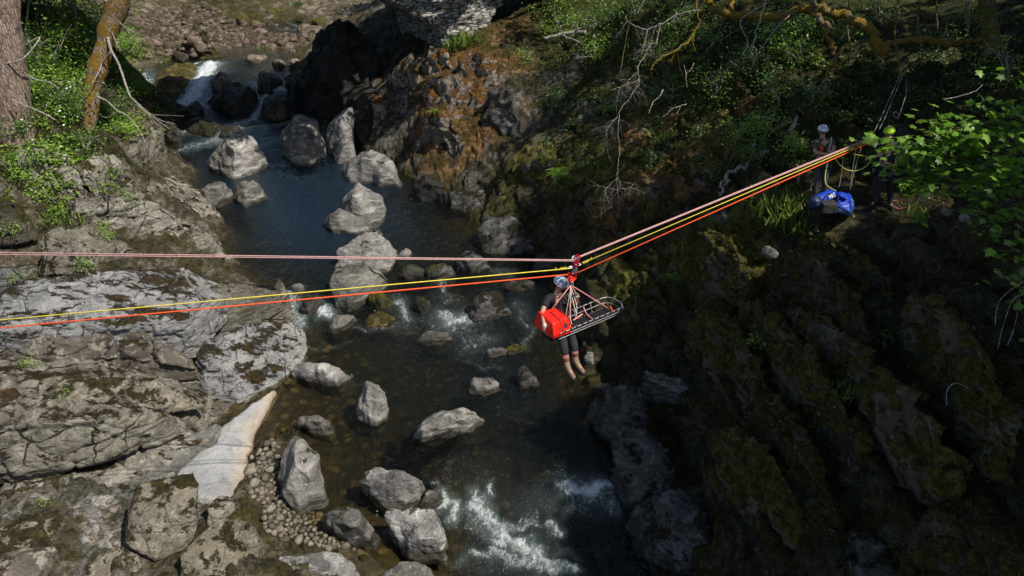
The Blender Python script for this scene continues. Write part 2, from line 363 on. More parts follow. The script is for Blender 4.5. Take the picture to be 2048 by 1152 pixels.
# colour: inverse distance of the nearest control points, with a warped position so borders are ragged
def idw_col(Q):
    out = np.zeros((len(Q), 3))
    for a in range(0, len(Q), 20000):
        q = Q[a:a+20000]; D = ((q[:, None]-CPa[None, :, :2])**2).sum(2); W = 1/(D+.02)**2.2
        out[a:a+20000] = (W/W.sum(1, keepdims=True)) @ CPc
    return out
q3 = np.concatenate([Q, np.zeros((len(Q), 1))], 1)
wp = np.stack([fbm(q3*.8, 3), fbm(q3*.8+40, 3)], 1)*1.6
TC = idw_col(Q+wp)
P3 = np.stack([GX.ravel(), GY.ravel(), QZ], 1)
def gnorm(P3):
    G = P3.reshape(NY, NX, 3); du = np.gradient(G, axis=1); dv = np.gradient(G, axis=0)
    n = np.cross(du, dv).reshape(-1, 3); return n/np.linalg.norm(n, axis=1)[:, None]
N3 = gnorm(P3)
X, Y, Z = P3.T
below = sstep(.25, -.1, Z-np.where(Y > 36, 1.7*sstep(37, 43, Y), 0))          # riverbed: gentler
right = sstep(1.5, 3.5, X)*sstep(24, 18, Y)
rough = .3*(1-below)+.08*below
rough = rough*np.where(Y > 60, 2.2, 1)
d = fbm(P3*.55, 5)*rough*1.15+fbm(P3*2.1+5, 4, True)*rough*.3
# right bank: strata ribs running toward the camera, stepping up to the right
sc_ = X*.75+.75*Z+fbm(P3*np.array([.5, .12, .5])+9, 3)*.9
fr = sc_-np.floor(sc_); ridge = np.where(fr < .75, fr/.75, (1-fr)/.25)
hsh = pn(np.stack([np.floor(sc_)*3.7, Y*.25, Z*0], 1))
PA = P3*np.array([1.3, .3, 1.3])
d = d*(1-.65*right)+right*(fbm(PA, 4)*.35+(fbm(P3*3.1, 4, True)-.5)*.1)
d += right*((ridge-.5)*.34+hsh*.2)
leftm = sstep(-2, -4, X)*np.maximum(sstep(24, 20, Y), sstep(-10, -12, X)*sstep(38, 33, Y))*(1-below)
ul = (Z+fbm(P3*.5, 3)*.5-.12*X*.3)/.22; hl = pn(np.stack([np.floor(ul)*4.1, X*.35, Y*.35], 1)); fl_ = ul-np.floor(ul)
d += leftm*(hl*.26-.09*sstep(.16, 0, np.minimum(fl_, 1-fl_)))
f1, fe, idc = cells(np.stack([X*1.3, Y*.8, Z*2.0], 1)+.4*np.stack([fbm(P3*1.5, 2)]*3, 1))
d += (1-below)*((idc-.5)*.3-.13*sstep(.12, 0, fe))*(.6+.4*right)
wood = sstep(30, 45, Y)*0
d *= .55+.45*N3[:, 2]
d *= 1-.85*sstep(1.9, .8, np.hypot((X-7.2)*.7, Y-13.6))
P3 = P3+N3*d[:, None]
V_T = P3
ii = np.arange(NY*NX).reshape(NY, NX)
F_T = np.stack([ii[:-1, :-1].ravel(), ii[:-1, 1:].ravel(), ii[1:, 1:].ravel(), ii[1:, :-1].ravel()], 1)
TERR = BVHTree.FromPolygons(V_T.tolist(), F_T.tolist())
def hit(px, py, default=20):
    r = ray(px, py); h = TERR.ray_cast(CAM, r.normalized(), 300)
    return h[0] if h[0] is not None else Wt(px, py, default)
HITB = []
def hit2(px, py):                                           # first solid surface: ground, ledge, rib or block
    r = ray(px, py).normalized(); best = TERR.ray_cast(CAM, r, 300); bd = best[3] if best[0] is not None else 1e9; p = best[0]
    for T in HITB:
        h = T.ray_cast(CAM, r, bd)
        if h[0] is not None and h[3] < bd: bd = h[3]; p = h[0]
    return p if p is not None else Wt(px, py, 20)
def hitn(px, py):
    h = TERR.ray_cast(CAM, ray(px, py).normalized(), 300)
    return (h[0], h[1]) if h[0] is not None else (Wt(px, py, 20), Vector((0, 0, 1)))
def gz(x, y):
    h = TERR.ray_cast(Vector((x, y, 60)), Vector((0, 0, -1)), 100)
    return h[0].z if h[0] is not None else 0.

def terrain_mat():
    t = NT('bank_ground'); geo = t.n('NewGeometry'); v = geo.outputs['Position']
    nz = t.n('SeparateXYZ', i={0: geo.outputs['Normal']}).outputs[2]
    base = t.n('Attribute', attribute_name='base').outputs['Color']
    vg = t.n('Attribute', attribute_name='veg').outputs['Fac']
    und = t.n('Attribute', attribute_name='bed').outputs['Fac']
    n1 = t.noise(v, 1.3, 8, .68); n2 = t.noise(v, 6., 6, .7); n3 = t.noise(v, 28., 5, .75)
    col = t.mix(1., base, t.mix(t.ramp(n2, .3, .7), (.35, .33, .3), (1.35, 1.35, 1.35)), 'MULTIPLY')
    col = t.mix(.8, col, t.mix(t.ramp(n3, .3, .7), (.3, .3, .3), (1.2, 1.2, 1.2)), 'MULTIPLY')
    # bare grey rock showing through
    mp = t.n('Mapping', i={'Vector': v, 'Rotation': (.2, .35, .1), 'Scale': (1, .35, 2.5)}).outputs[0]
    st = t.noise(mp, 1.7, 8, .7)
    rk = t.mix(t.ramp(t.noise(v, 9., 6, .7), .35, .65), (.1, .095, .09), (.24, .23, .215))
    rm = t.math('MULTIPLY', t.ramp(st, .56, .62), t.math('SUBTRACT', 1., und))
    rm = t.math('MULTIPLY', rm, t.ramp(vg, 0., 1., .9, .25))
    col = t.mix(rm, col, rk)
    # moss cushions
    mo = t.math('MULTIPLY', t.ramp(t.math('ADD', n1, t.math('MULTIPLY', nz, .12)), .55, .64), t.math('SUBTRACT', 1., und))
    mc = t.mix(t.ramp(t.noise(v, 3., 4), .35, .65), (.035, .035, .012), (.12, .105, .02))
    mc = t.mix(.8, mc, t.mix(t.ramp(n3, .35, .7), (.25, .25, .25), (1.2, 1.2, 1.2)), 'MULTIPLY')
    col = t.mix(t.math('MULTIPLY', mo, .7), col, mc)
    # cobbled riverbed
    vo = t.vor(v, 3.6); vc = t.n('TexVoronoi', i={'Vector': v, 'Scale': 3.6}).outputs['Color']
    vs = t.n('SeparateColor', i={0: vc}).outputs[0]
    cob = t.mix(vs, (.04, .036, .014), (.3, .22, .09)); cob = t.mix(t.ramp(vo, .25, .5), cob, (.02, .018, .01))
    cob = t.mix(t.ramp(n1, .35, .65, .15, .9), cob, (.05, .042, .018))
    col = t.mix(t.math('MULTIPLY', und, .85), col, cob)
    h = t.math('ADD', t.math('ADD', t.math('MULTIPLY', n2, 1.), t.math('MULTIPLY', st, 1.2)), t.math('MULTIPLY', mo, t.noise(v, 14., 4, .7)))
    nr = t.bump(h, .09, 1.); nr = t.bump(n3, .025, 1., nr)
    return t.done(t.bsdf(col, .88, nr, .15))
terr = mesh_np('ground', V_T, F_T, terrain_mat()); tag(terr, 'rocky gorge ground with riverbed and mossy banks', None, None, 'structure')
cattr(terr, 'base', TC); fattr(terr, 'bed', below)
veg = ((np.abs(TC-np.array(PAL['v'])).sum(1) < .03) | (np.abs(TC-np.array(PAL['d'])).sum(1) < .02)).astype(float)
fattr(terr, 'veg', veg)

# ================================================================ WATER
WL = []
def wl(*pts):
    for (px, py, z) in pts:
        q = Wz(px, py, z); WL.append((q.x, q.y, z))
wl((1150, 1140, -.55), (1250, 1130, -.55), (1050, 1060, -.5), (1180, 1010, -.45), (1230, 1010, -.45), (1000, 1030, -.4), (930, 1060, -.45), (950, 1130, -.5), (900, 1160, -.5), (870, 1040, -.3),
   (1130, 968, -.03), (1215, 968, -.03), (1080, 975, -.05), (1000, 960, -.03), (920, 960, 0), (1180, 900, 0), (1000, 860, 0), (850, 850, 0), (700, 900, 0), (640, 960, 0), (700, 1050, -.02), (760, 1120, -.05), (600, 820, 0), (700, 780, 0),
   (900, 780, 0), (1150, 790, 0), (1000, 700, .0), (800, 700, .0), (620, 680, 0), (1120, 700, 0), (700, 630, .05), (850, 640, .05), (1000, 640, .08), (1060, 620, .12), (880, 570, .28), (980, 550, .3), (780, 560, .28), (640, 590, .1), (660, 560, .25), (600, 570, .28), (900, 540, .3),
   (1050, 560, .3), (560, 500, .3), (480, 450, .3), (700, 450, .3), (850, 450, .3), (900, 430, .3), (600, 350, .32), (500, 340, .33), (750, 400, .3), (400, 320, .35), (350, 290, .4), (420, 270, .5), (500, 255, .5), (560, 290, .4), (620, 300, .36), (380, 235, .7), (320, 225, .75), (350, 212, .8), (510, 228, .55), (380, 203, .85), (300, 200, .9),
   (530, 190, 1.2), (560, 178, 1.5), (400, 160, 1.5), (412, 134, 1.82), (300, 150, 1.5), (360, 140, 1.6), (330, 170, 1.2), (440, 130, 1.84), (520, 120, 1.85), (600, 110, 1.87), (560, 90, 1.88), (480, 110, 1.86), (350, 120, 1.85), (580, 140, 1.8), (500, 60, 1.95), (600, 50, 2.0), (400, 20, 2.25), (560, 10, 2.25), (450, 0, 2.3), (480, 165, 1.4), (260, 140, 1.5))
for q in [(-60, 20, .6), (-30, 0, -.6), (60, 0, -1.2), (20, 20, 0), (0, -10, -.8), (-30, 60, 2.3), (0, 120, 3.5), (-60, 120, 3.5), (50, 120, 3.5), (60, 50, 2), (-20, 80, 2.6), (10, 40, 1.2)]: WL.append(q)
WLa = np.array(WL); ww = rbf(WLa[:, :2], WLa[:, 2], .02)
def wlev(x, y): return float(rbf_eval(WLa[:, :2], ww, np.array([[x, y]], float))[0])
def ww_pt(px, py):
    z = 0.
    for _ in range(12): q = Wz(px, py, z); z = .5*z+.5*wlev(q.x, q.y)
    return Wz(px, py, z)
FO = []   # foam strokes, the faintest painting sparkle: points, width m, strength
def foam(w_, s_, *pts): FO.append(([ww_pt(*p) for p in pts], w_, s_))
foam(.75, 1.3, (422, 128), (412, 145), (398, 168), (384, 196), (376, 206)); foam(1.0, 1.1, (385, 207), (345, 218), (322, 228))
foam(.8, 1.1, (262, 140), (285, 170), (312, 196)); foam(.12, 1.1, (402, 124), (366, 141), (340, 158), (318, 166), (300, 170)); foam(.1, 1., (398, 135), (360, 160), (345, 166))
foam(.35, 1.1, (562, 178), (535, 187), (518, 212), (508, 236)); foam(.6, .9, (505, 240), (470, 250), (440, 262), (390, 256), (362, 262)); foam(.6, .7, (470, 255), (420, 285), (360, 300)); foam(.2, .8, (500, 165), (512, 172))
foam(.3, .8, (574, 590), (592, 625), (606, 655)); foam(.25, 1., (632, 606), (655, 632)); foam(.25, .8, (792, 606), (808, 628), (818, 640)); foam(.3, .6, (884, 558), (884, 585), (898, 600))
foam(.4, .9, (884, 632), (905, 645), (930, 640)); foam(.45, .6, (918, 662), (965, 676), (940, 690)); foam(.3, .5, (1035, 610), (1045, 635)); foam(.25, .5, (985, 542), (1020, 548)); foam(.35, .45, (775, 652), (830, 660))
foam(.16, 1.3, (1128, 970), (1170, 972), (1218, 972)); foam(.4, .75, (1140, 990), (1190, 985), (1225, 1010)); foam(.5, .42, (1180, 1010), (1215, 1060), (1290, 1125)); foam(.2, .5, (1150, 1010), (1240, 1040))
foam(.2, .95, (955, 1012), (985, 1052), (1020, 1085), (1060, 1108), (1100, 1118), (1150, 1136)); foam(.35, .55, (940, 1040), (985, 1060), (1070, 1035)); foam(.18, .95, (872, 1012), (895, 1004), (912, 1010), (905, 1035)); foam(.2, .8, (940, 1108), (975, 1124))
foam(.12, .9, (945, 975), (950, 1000)); foam(.12, .9, (982, 975), (985, 1000)); foam(.5, .4, (1060, 1090), (1120, 1110)); foam(.15, .6, (860, 960), (880, 975)); foam(.25, .5, (690, 1148), (640, 1148))
foam(.2, .7, (575, 45), (610, 60), (560, 60)); foam(.15, .7, (540, 47), (556, 50)); foam(.5, .3, (600, 330), (540, 330)); foam(.5, .28, (560, 340), (640, 365), (720, 372)); foam(.9, .26, (840, 410), (880, 470), (930, 500)); foam(1.2, .22, (1150, 820), (1180, 900), (1120, 880), (1080, 850))
foam(.12, .6, (700, 650), (740, 662), (790, 655)); foam(.1, .6, (860, 648), (900, 672), (960, 700)); foam(.1, .5, (610, 690), (640, 700), (690, 690)); foam(.12, .6, (1040, 640), (1060, 668), (1050, 700)); foam(.1, .5, (920, 715), (960, 735), (1010, 735))
foam(.25, .8, (1000, 1110), (1060, 1130), (1120, 1145)); foam(.15, .8, (1010, 1060), (1060, 1050), (1110, 1062)); foam(.3, .35, (1170, 1060), (1230, 1110), (1250, 1150)); foam(.2, .5, (905, 1020), (950, 1030), (990, 1060)); foam(1.2, .2, (800, 660), (900, 700), (1020, 720), (1100, 760)); foam(.12, .8, (1215, 800), (1228, 850)); foam(.6, .35, (900, 950), (980, 985))
gx = np.arange(-27, 6.5, .06); gy = [2.]
while gy[-1] < 110: gy.append(gy[-1]+max(.045, .0034*gy[-1]))
WX, WY = np.meshgrid(gx, np.array(gy)); wq = np.stack([WX.ravel(), WY.ravel()], 1)
wzv = rbf_eval(WLa[:, :2], ww, wq)
fo = np.zeros(len(wq)); turb = np.zeros(len(wq))
wn3 = np.concatenate([wq, np.zeros((len(wq), 1))], 1)
wq2 = wq+np.stack([fbm(wn3*1.6, 3), fbm(wn3*1.6+30, 3)], 1)*.35
for pts, wd, st in FO:
    lo = np.array([min(p[k] for p in pts)-2.5 for k in (0, 1)]); hi = np.array([max(p[k] for p in pts)+2.5 for k in (0, 1)])
    m = np.where(((wq > lo) & (wq < hi)).all(1))[0]; q = wq2[m]; dd = np.full(len(m), 99.)
    for a, b in zip(pts[:-1], pts[1:]):
        a2 = np.array(a[:2]); ab = np.array(b[:2])-a2; t_ = np.clip(((q-a2)@ab)/(ab@ab+1e-9), 0, 1)
        dd = np.minimum(dd, np.linalg.norm(q-a2-t_[:, None]*ab, axis=1))
    fo[m] = np.maximum(fo[m], st*np.exp(-(dd/wd)**2)); turb[m] = np.maximum(turb[m], min(1, st)*np.exp(-(dd/(wd*2.2))**2))
wzv = wzv+fo*fbm(wn3*4.5, 4)*.22+turb*fbm(wn3*2.2+8, 3)*.1+fbm(wn3*1.2, 2)*.012+fo*.05
jj = np.arange(WX.size).reshape(WX.shape)
WF = np.stack([jj[:-1, :-1].ravel(), jj[:-1, 1:].ravel(), jj[1:, 1:].ravel(), jj[1:, :-1].ravel()], 1)
# keep only the faces near open water (terrain well above the level is dropped)
tz = rbf_eval(CPa[:, :2], wz, wq); keep = tz < wzv+.6
kf = keep[WF].any(1); WF = WF[kf]; used = np.unique(WF); mp_ = -np.ones(len(wq), int); mp_[used] = np.arange(len(used)); WF = mp_[WF]
def water_mat():
    t = NT('river_water'); v = t.n('NewGeometry').outputs['Position']
    fo_ = t.n('Attribute', attribute_name='foam').outputs['Fac']; tu = t.n('Attribute', attribute_name='turb').outputs['Fac']
    mp = t.n('Mapping', i={'Vector': v, 'Rotation': (0, 0, .5), 'Scale': (1, .5, 1)}).outputs[0]
    r1 = t.noise(mp, 5., 4, .6, .3); r2 = t.noise(v, 16., 3, .6, .2); big = t.noise(v, 1.2, 3)
    nr = t.bump(t.math('ADD', r1, t.math('MULTIPLY', r2, .35)), t.math('ADD', .085, t.math('MULTIPLY', tu, .12)), 1.)
    dep = t.n('Attribute', attribute_name='depth').outputs['Fac']
    tint = t.mix(t.ramp(dep, .0, 1.3), (.85, .8, .6), (.1, .13, .1))
    tr = t.n('BsdfTransparent', i={'Color': tint})
    gl = t.n('BsdfGlossy', i={'Color': (1, 1, 1, 1), 'Roughness': .06, 'Normal': nr})
    fr = t.n('Fresnel', i={'IOR': 1.333, 'Normal': nr})
    body = t.n('BsdfDiffuse', i={'Color': t.mix(t.ramp(tu, .25, .9), t.mix(t.ramp(dep, .6, 1.3), (.012, .018, .016), (.011, .026, .046)), (.1, .135, .125))})  # blue of the deep water stands in for reflected sky
    under = t.n('MixShader', i={0: t.math('MAXIMUM', t.math('MULTIPLY', t.ramp(dep, .1, 1.4), .55), t.ramp(tu, .35, 1., 0., .5)), 1: tr, 2: body})
    wat = t.n('MixShader', i={0: fr, 1: under, 2: gl})
    s1 = t.noise(t.n('Mapping', i={'Vector': v, 'Rotation': (0, 0, .45), 'Scale': (1, .5, 1.2)}).outputs[0], 9., 9, .8, 1.2)
    s2 = t.noise(v, 34., 4, .8)
    fm = t.ramp(t.math('ADD', t.math('MULTIPLY', fo_, .68), t.math('ADD', t.math('MULTIPLY', t.math('SUBTRACT', s1, .5), 1.7), t.math('MULTIPLY', t.math('SUBTRACT', s2, .5), .5))), .36, .92)
    fm = t.math('MULTIPLY', fm, t.ramp(fo_, .1, .35))
    # white flecks painted for sun glitter and foam where the surface is broken
    fl = t.ramp(t.vor(v, 19.), .08, .14, 1., 0.)
    fl = t.math('MULTIPLY', fl, t.ramp(t.math('ADD', t.noise(v, 2.4, 5, .7), t.math('MULTIPLY', tu, .4)), .59, .68))
    fm = t.math('MAXIMUM', fm, t.math('MULTIPLY', fl, .75))
    fb = t.bsdf((.6, .65, .66), .5, t.bump(s2, .03, .8), .4)
    return t.done(t.n('MixShader', i={0: t.math('MULTIPLY', fm, .93), 1: wat, 2: fb}))
river = mesh_np('water', np.concatenate([wq, wzv[:, None]], 1)[used], WF, water_mat()); tag(river, 'dark clear river with white rapids', None, None, 'structure')
fattr(river, 'foam', fo[used]); fattr(river, 'turb', turb[used]); fattr(river, 'depth', np.clip(wzv-tz, 0, 3)[used])
# ================================================================ ROCKS
M = {}
M['river'] = rock_mat('grey_river_rock', (.11, .105, .1), (.24, .23, .215), (.46, .445, .42), .75, (.3, .6, .4), 4.5, moss=((.05, .05, .012), .1, 1.6), wet=True, veins=.3, rough=.6)
M['river2'] = rock_mat('pale_river_rock', (.15, .145, .135), (.36, .345, .32), (.66, .63, .58), .85, (1.2, .3, .8), 4., moss=((.05, .045, .015), .16, 2.2), wet=True, veins=.35, rough=.6)
M['dark'] = rock_mat('dark_wet_rock', (.05, .048, .042), (.1, .095, .085), (.2, .19, .18), .5, (.3, .6, .4), 4., moss=((.05, .05, .015), .45, 1.8), wet=True, rough=.5)
M['ledge'] = rock_mat('lichen_ledge_rock', (.23, .21, .17), (.4, .37, .31), (.52, .5, .43), .5, (.1, .12, .15), 6., moss=((.045, .028, .01), .36, 1.9), moss2=(.11, .075, .02), mst=(.6, 1.3, 1.3), lichen=((.46, .44, .38), .6), crack=1., fine=.04, crack_s=.9)
M['block'] = rock_mat('mossy_block_rock', (.2, .175, .13), (.3, .265, .2), (.38, .34, .27), .5, (.5, .2, .9), 3.5, moss=((.03, .022, .01), .42, 2.2), moss2=(.09, .075, .012), lichen=((.42, .4, .34), .35), crack=.25, fine=.03)
M['face'] = rock_mat('brown_face_rock', (.12, .1, .085), (.19, .165, .14), (.3, .28, .24), .35, (1.2, .2, .2), 3., moss=((.05, .028, .01), .35, 1.5), moss2=(.12, .07, .02), lichen=((.42, .41, .33), .5), crack=.9, fine=.022, crack_s=.6)
M['pave'] = rock_mat('grey_pavement_rock', (.26, .265, .27), (.42, .42, .42), (.55, .55, .55), .5, (.15, .1, .1), 8., moss=((.035, .024, .01), .42, 1.7), moss2=(.1, .07, .02), mst=(.4, 1.6, 1.6), lichen=((.5, .5, .48), .3), crack=.6, fine=.025)
M['slab'] = rock_mat('white_scoured_slab', (.3, .305, .31), (.4, .405, .41), (.5, .47, .4), .7, (.2, .2, .6), 3., wet=True, veins=.2, rough=.5, fine=.03, grain=.25, cream=(.52, .42, .3), vary=.1)
M['orange'] = rock_mat('orange_moss_rock', (.24, .2, .165), (.4, .34, .275), (.52, .46, .38), .5, (.4, .5, .2), 3., moss=((.14, .065, .015), .6, 1.1), moss2=(.32, .16, .035), lichen=((.42, .38, .32), .5), crack=.8, fine=.035, top_moss=1)
M['smooth'] = rock_mat('smooth_scoured_rock', (.13, .128, .12), (.3, .29, .27), (.55, .53, .48), .85, (.1, 1., .4), 5., moss=((.05, .045, .02), .12, 2.), wet=True, veins=.3, rough=.55, fine=.03)
M['shade'] = rock_mat('shade_darkened_rock', (.03, .029, .027), (.06, .057, .053), (.12, .115, .11), .4, (.2, .9, .4), 3., moss=((.04, .035, .012), .35, 1.2), rough=.6, fine=.04)  # rock colour darkened to stand in for the shade near the bridge
M['bank'] = rock_mat('mottled_bank_rock', (.06, .056, .05), (.14, .135, .125), (.32, .32, .31), .8, (.2, .4, .9), 3., moss=((.02, .018, .01), .45, 1.9), moss2=(.06, .05, .02), lichen=((.24, .24, .24), .4), rough=.5, fine=.05, wet=True)
M['pink'] = rock_mat('pink_bar_rock', (.24, .18, .14), (.36, .28, .22), (.48, .4, .34), .4, (.2, .4, .9), 3., moss=((.07, .045, .012), .35, 1.6), moss2=(.13, .1, .03), lichen=((.46, .42, .36), .4), rough=.8, fine=.04, wet=True)
M['mossy'] = rock_mat('olive_mossy_rock', (.12, .105, .08), (.2, .18, .14), (.3, .28, .24), .4, (.2, .4, .9), 3., moss=((.06, .058, .012), .95, 1.3), moss2=(.24, .2, .035), rough=.8, fine=.04, top_moss=1)
M['sunk'] = rock_mat('sunken_ochre_rock', (.1, .075, .02), (.18, .13, .035), (.2, .16, .06), .3, moss=((.05, .045, .01), .5, 1.6), rough=.6)

def hull_mesh(hulls):
    bm = bmesh.new()
    for pts in hulls:
        b2 = bmesh.new()
        for p in pts: b2.verts.new(p)
        r = bmesh.ops.convex_hull(b2, input=b2.verts)
        bmesh.ops.delete(b2, geom=[e for e in r['geom_interior'] if isinstance(e, bmesh.types.BMVert)], context='VERTS')
        bmesh.ops.recalc_face_normals(b2, faces=b2.faces)
        me = bpy.data.meshes.new('tmp'); b2.to_mesh(me); b2.free(); bm.from_mesh(me); bpy.data.meshes.remove(me)
    return bm
def remesh(bm, vox):
    me = bpy.data.meshes.new('tmp'); bm.to_mesh(me); bm.free()
    o = bpy.data.objects.new('tmp', me); COL.objects.link(o)
    md = o.modifiers.new('r', 'REMESH'); md.mode = 'VOXEL'; md.voxel_size = vox; md.adaptivity = 0
    dg = bpy.context.evaluated_depsgraph_get(); m2 = o.evaluated_get(dg).to_mesh()
    n = len(m2.vertices); V = np.empty(n*3); m2.vertices.foreach_get('co', V); V = V.reshape(-1, 3)
    nl = len(m2.loops); L = np.empty(nl, np.int32); m2.loops.foreach_get('vertex_index', L)
    Fc = L.reshape(-1, 4) if nl == 4*len(m2.polygons) else None
    if Fc is None: Fc = [tuple(p.vertices) for p in m2.polygons]
    o.evaluated_get(dg).to_mesh_clear(); bpy.data.objects.remove(o); bpy.data.meshes.remove(me)
    return V, Fc
def vnormals(V, Fc):
    a = V[Fc[:, 2]]-V[Fc[:, 0]]; b = V[Fc[:, 3]]-V[Fc[:, 1]]; n = np.cross(a, b); N = np.zeros_like(V)
    for k in range(4): np.add.at(N, Fc[:, k], n)
    return N/(np.linalg.norm(N, axis=1)[:, None]+1e-12)
def lap(V, Fc, it=2, f=.6):
    for _ in range(it):
        acc = np.zeros_like(V); cnt = np.zeros(len(V))
        for k in range(4):
            for j in (1, 3):
                np.add.at(acc, Fc[:, k], V[Fc[:, (k+j) % 4]]); np.add.at(cnt, Fc[:, k], 1)
        V = V+f*(acc/cnt[:, None]-V)
    return V
def drop(pts, dz, shrink=.1, zb=None):
    c = sum((Vector(p) for p in pts), Vector())/len(pts); out = []
    for p in pts:
        p = Vector(p); q = c.lerp(p, 1-shrink); out.append(Vector((q.x, q.y, zb if zb is not None else min(p.z, c.z)-dz)))
    return list(pts)+out
def rockify(name, hulls, mat, vox=.05, big=.1, med=.04, strata=0., sdir=(0, .15, 1), sth=.16, cell=0., seed=0, smooth=3, wl_=None, label=None, group=None, cat='boulder', polish=False, parent=None, chisel=0, fit=None):
    V, Fc = remesh(hull_mesh(hulls), vox); V = lap(V, Fc, smooth)
    lo, hi = V.min(0), V.max(0); sz = float(np.sort(hi-lo)[1]); off = seed*7.31
    if chisel:
        rs = np.random.RandomState(seed+5); c0 = (lo+hi)/2
        for _ in range(chisel):
            nn = rs.normal(size=3); nn[2] = abs(nn[2])*.8; nn /= np.linalg.norm(nn); pr = (V-c0)@nn+fbm(V*(1.5/sz)+off, 2)*.05*sz
            q = np.quantile(pr, rs.uniform(.88, .975)); V = V-np.maximum(0, pr-q)[:, None]*nn*.92
    N = vnormals(V, Fc)
    P = V+off
    d = fbm(P*(1.3/sz), 3)*big*sz
    if polish:
        f1, fe, _ = cells((V+.12*sz*np.stack([fbm(P*1.2/sz, 2), fbm(P*1.2/sz+9, 2), fbm(P*1.2/sz+19, 2)], 1))*np.array([1.2, 1.2, .7])/(.42*sz), seed)
        d += (f1-.6)*.13*sz+(fbm(P*(4/sz)+3, 4, True)-.5)*.02*sz
    else: d += (fbm(P*(3.2/sz)+3, 4, True)-.5)*med*sz
    if cell:
        f1, fe, idc = cells((V+.25*np.stack([fbm(P*.9, 2), fbm(P*.9+9, 2), fbm(P*.9+19, 2)], 1))*np.array([.7, .9, 1.7])/cell, seed)
        d += (idc-.5)*(.12 if cat == 'rock ledge' else .3)*cell-.1*cell*sstep(.09, 0, fe)
    if strata:
        sd_ = np.array(sdir)/np.linalg.norm(sdir); u = (V@sd_+fbm(P*.6, 3)*.35)/sth; k = np.floor(u); f = u-k
        side = 1-np.abs(N@sd_)*.8
        hs = pn(np.stack([k*5.17+.3, np.full(len(k), off+.5), V[:, 0]*.3], 1))
        d += side*strata*(hs-.5*sstep(.14, 0, np.minimum(f, 1-f)))
    V = V+N*d[:, None]
    if fit:
        for _ in range(3):
            m = V[:, 2] > wl_-.02; dy_ = V[m, 1]; dz_ = V[m, 2]-CAM.z; tt = dy_*c_-dz_*s_
            pxs = 1024+F*V[m, 0]/tt; pys = 576-F*(dy_*s_+dz_*c_)/tt; c0 = V[m].mean(0); t0 = tt.mean()
            kx = (fit[1]-fit[0])/(pxs.max()-pxs.min()); ky = (fit[3]-fit[2])/(pys.max()-pys.min()); kx = min(1.6, max(.6, kx)); ky = min(1.5, max(.65, ky))
            V = c0+(V-c0)*np.array([kx, ky, ky]); V[:, 0] += ((fit[0]+fit[1])/2-(c0[0]/t0*F+1024+((pxs.max()+pxs.min())/2-(c0[0]/t0*F+1024))*kx))*t0/F
            m = V[:, 2] > wl_-.02; dy_ = V[m, 1]; dz_ = V[m, 2]-CAM.z; tt = dy_*c_-dz_*s_; pys = 576-F*(dy_*s_+dz_*c_)/tt
            e_ = pys.max()-fit[3]; V[:, 1] += e_*t0/F/max(.2, (CAM.z-wl_)/t0)
        lo, hi = V.min(0), V.max(0)
    base = wl_ if wl_ is not None else float(lo[2])
    org = (float((lo[0]+hi[0])/2), float((lo[1]+hi[1])/2), base)
    if cat != 'boulder': HITB.append(BVHTree.FromPolygons(V.tolist(), Fc.tolist() if isinstance(Fc, np.ndarray) else Fc))
    o = mesh_np(name, V, Fc, mat, parent, True, org if parent is None else None)
    return tag(o, label, cat, group) if parent is None else o

_k = [0]
def boulder(label, px, h, mat='river', wl_=None, vox=None, big=.09, med=.09, crest=None, group='boulders lying in the river', dropz=.45, name='boulder', polish=False, cat='boulder', chisel=9, **kw):
    _k[0] += 1
    ys_ = [p[1] for p in px]; y0, y1 = min(ys_), max(ys_); cx = sum(p[0] for p in px)/len(px); cy = sum(ys_)/len(px)
    if wl_ is None: q = ww_pt(cx, y1); wl_ = q.z
    pts = []
    hm = max([h]+[p[2] for p in px if len(p) == 3]); Hm = (y1-y0)*depth(Wz(cx, cy, wl_))/F; kk = min(1., .66*Hm/max(hm, .01)) if h > 0 else 1.
    h *= kk; px = [(p[0], p[1], p[2]*kk) if len(p) == 3 else p for p in px]
    for p in px:
        if len(p) == 3: pts.append(Wz(p[0], p[1], wl_+p[2])); continue
        f = (y1-p[1])/(y1-y0); f = max(0, min(1, f*1.25-.1)); pts.append(Wz(p[0], p[1], wl_+h*f))
    cpt = crest or (cx, cy-(y1-y0)*.08); hs = 1.0
    pts.append(Wz(cpt[0], cpt[1], wl_+h*hs*.98))
    dpt = depth(pts[0]); vx = vox or max(.028, min(.12, dpt*.0022))
    pts = drop(pts, 0, .14, wl_-.3); tgt = (min(p[0] for p in px), max(p[0] for p in px), y0, y1)
    return rockify(name, [pts], M[mat], vx, big, med, seed=_k[0], wl_=wl_, label=label, group=group, polish=polish, cat=cat, chisel=chisel, fit=None if h <= 0 else tgt, **kw)

# --- foreground river boulders
G1 = 'boulders along the near gravel shore'
boulder('tall upright grey boulder with cream foot standing in the cobbles', [(590, 868, .95), (616, 881, .9), (644, 922, .75), (656, 975, .35), (646, 1005, .1), (616, 1024, 0), (594, 1020, .05), (579, 997, .3), (556, 934, .35), (575, 885, .8)], 1.0, 'river2', .1, group=G1, polish=True)
boulder('leaf shaped streaked grey boulder between cobbles and square boulder', [(644, 1024), (669, 1012), (725, 1027), (759, 1061), (759, 1095, .05), (710, 1099, 0), (687, 1076, .12)], .55, 'river', 0, group=G1, big=.04)
boulder('wedge boulder with green mossy side and a heart shaped shadow on top', [(717, 941, .55), (815, 934, .6), (834, 945, .55), (854, 975, .35), (834, 1005, .05), (781, 1026, 0), (729, 967, .45)], .62, 'river', 0, group=G1, big=.03)
boulder('blocky square grey boulder with a pink edge next to the rapid', [(768, 1031, .6), (864, 1014, .65), (876, 1024, .6), (897, 1099, .25), (894, 1114, 0), (819, 1118, 0), (800, 1080, .2)], .68, 'river2', 0, group=G1, big=.03)
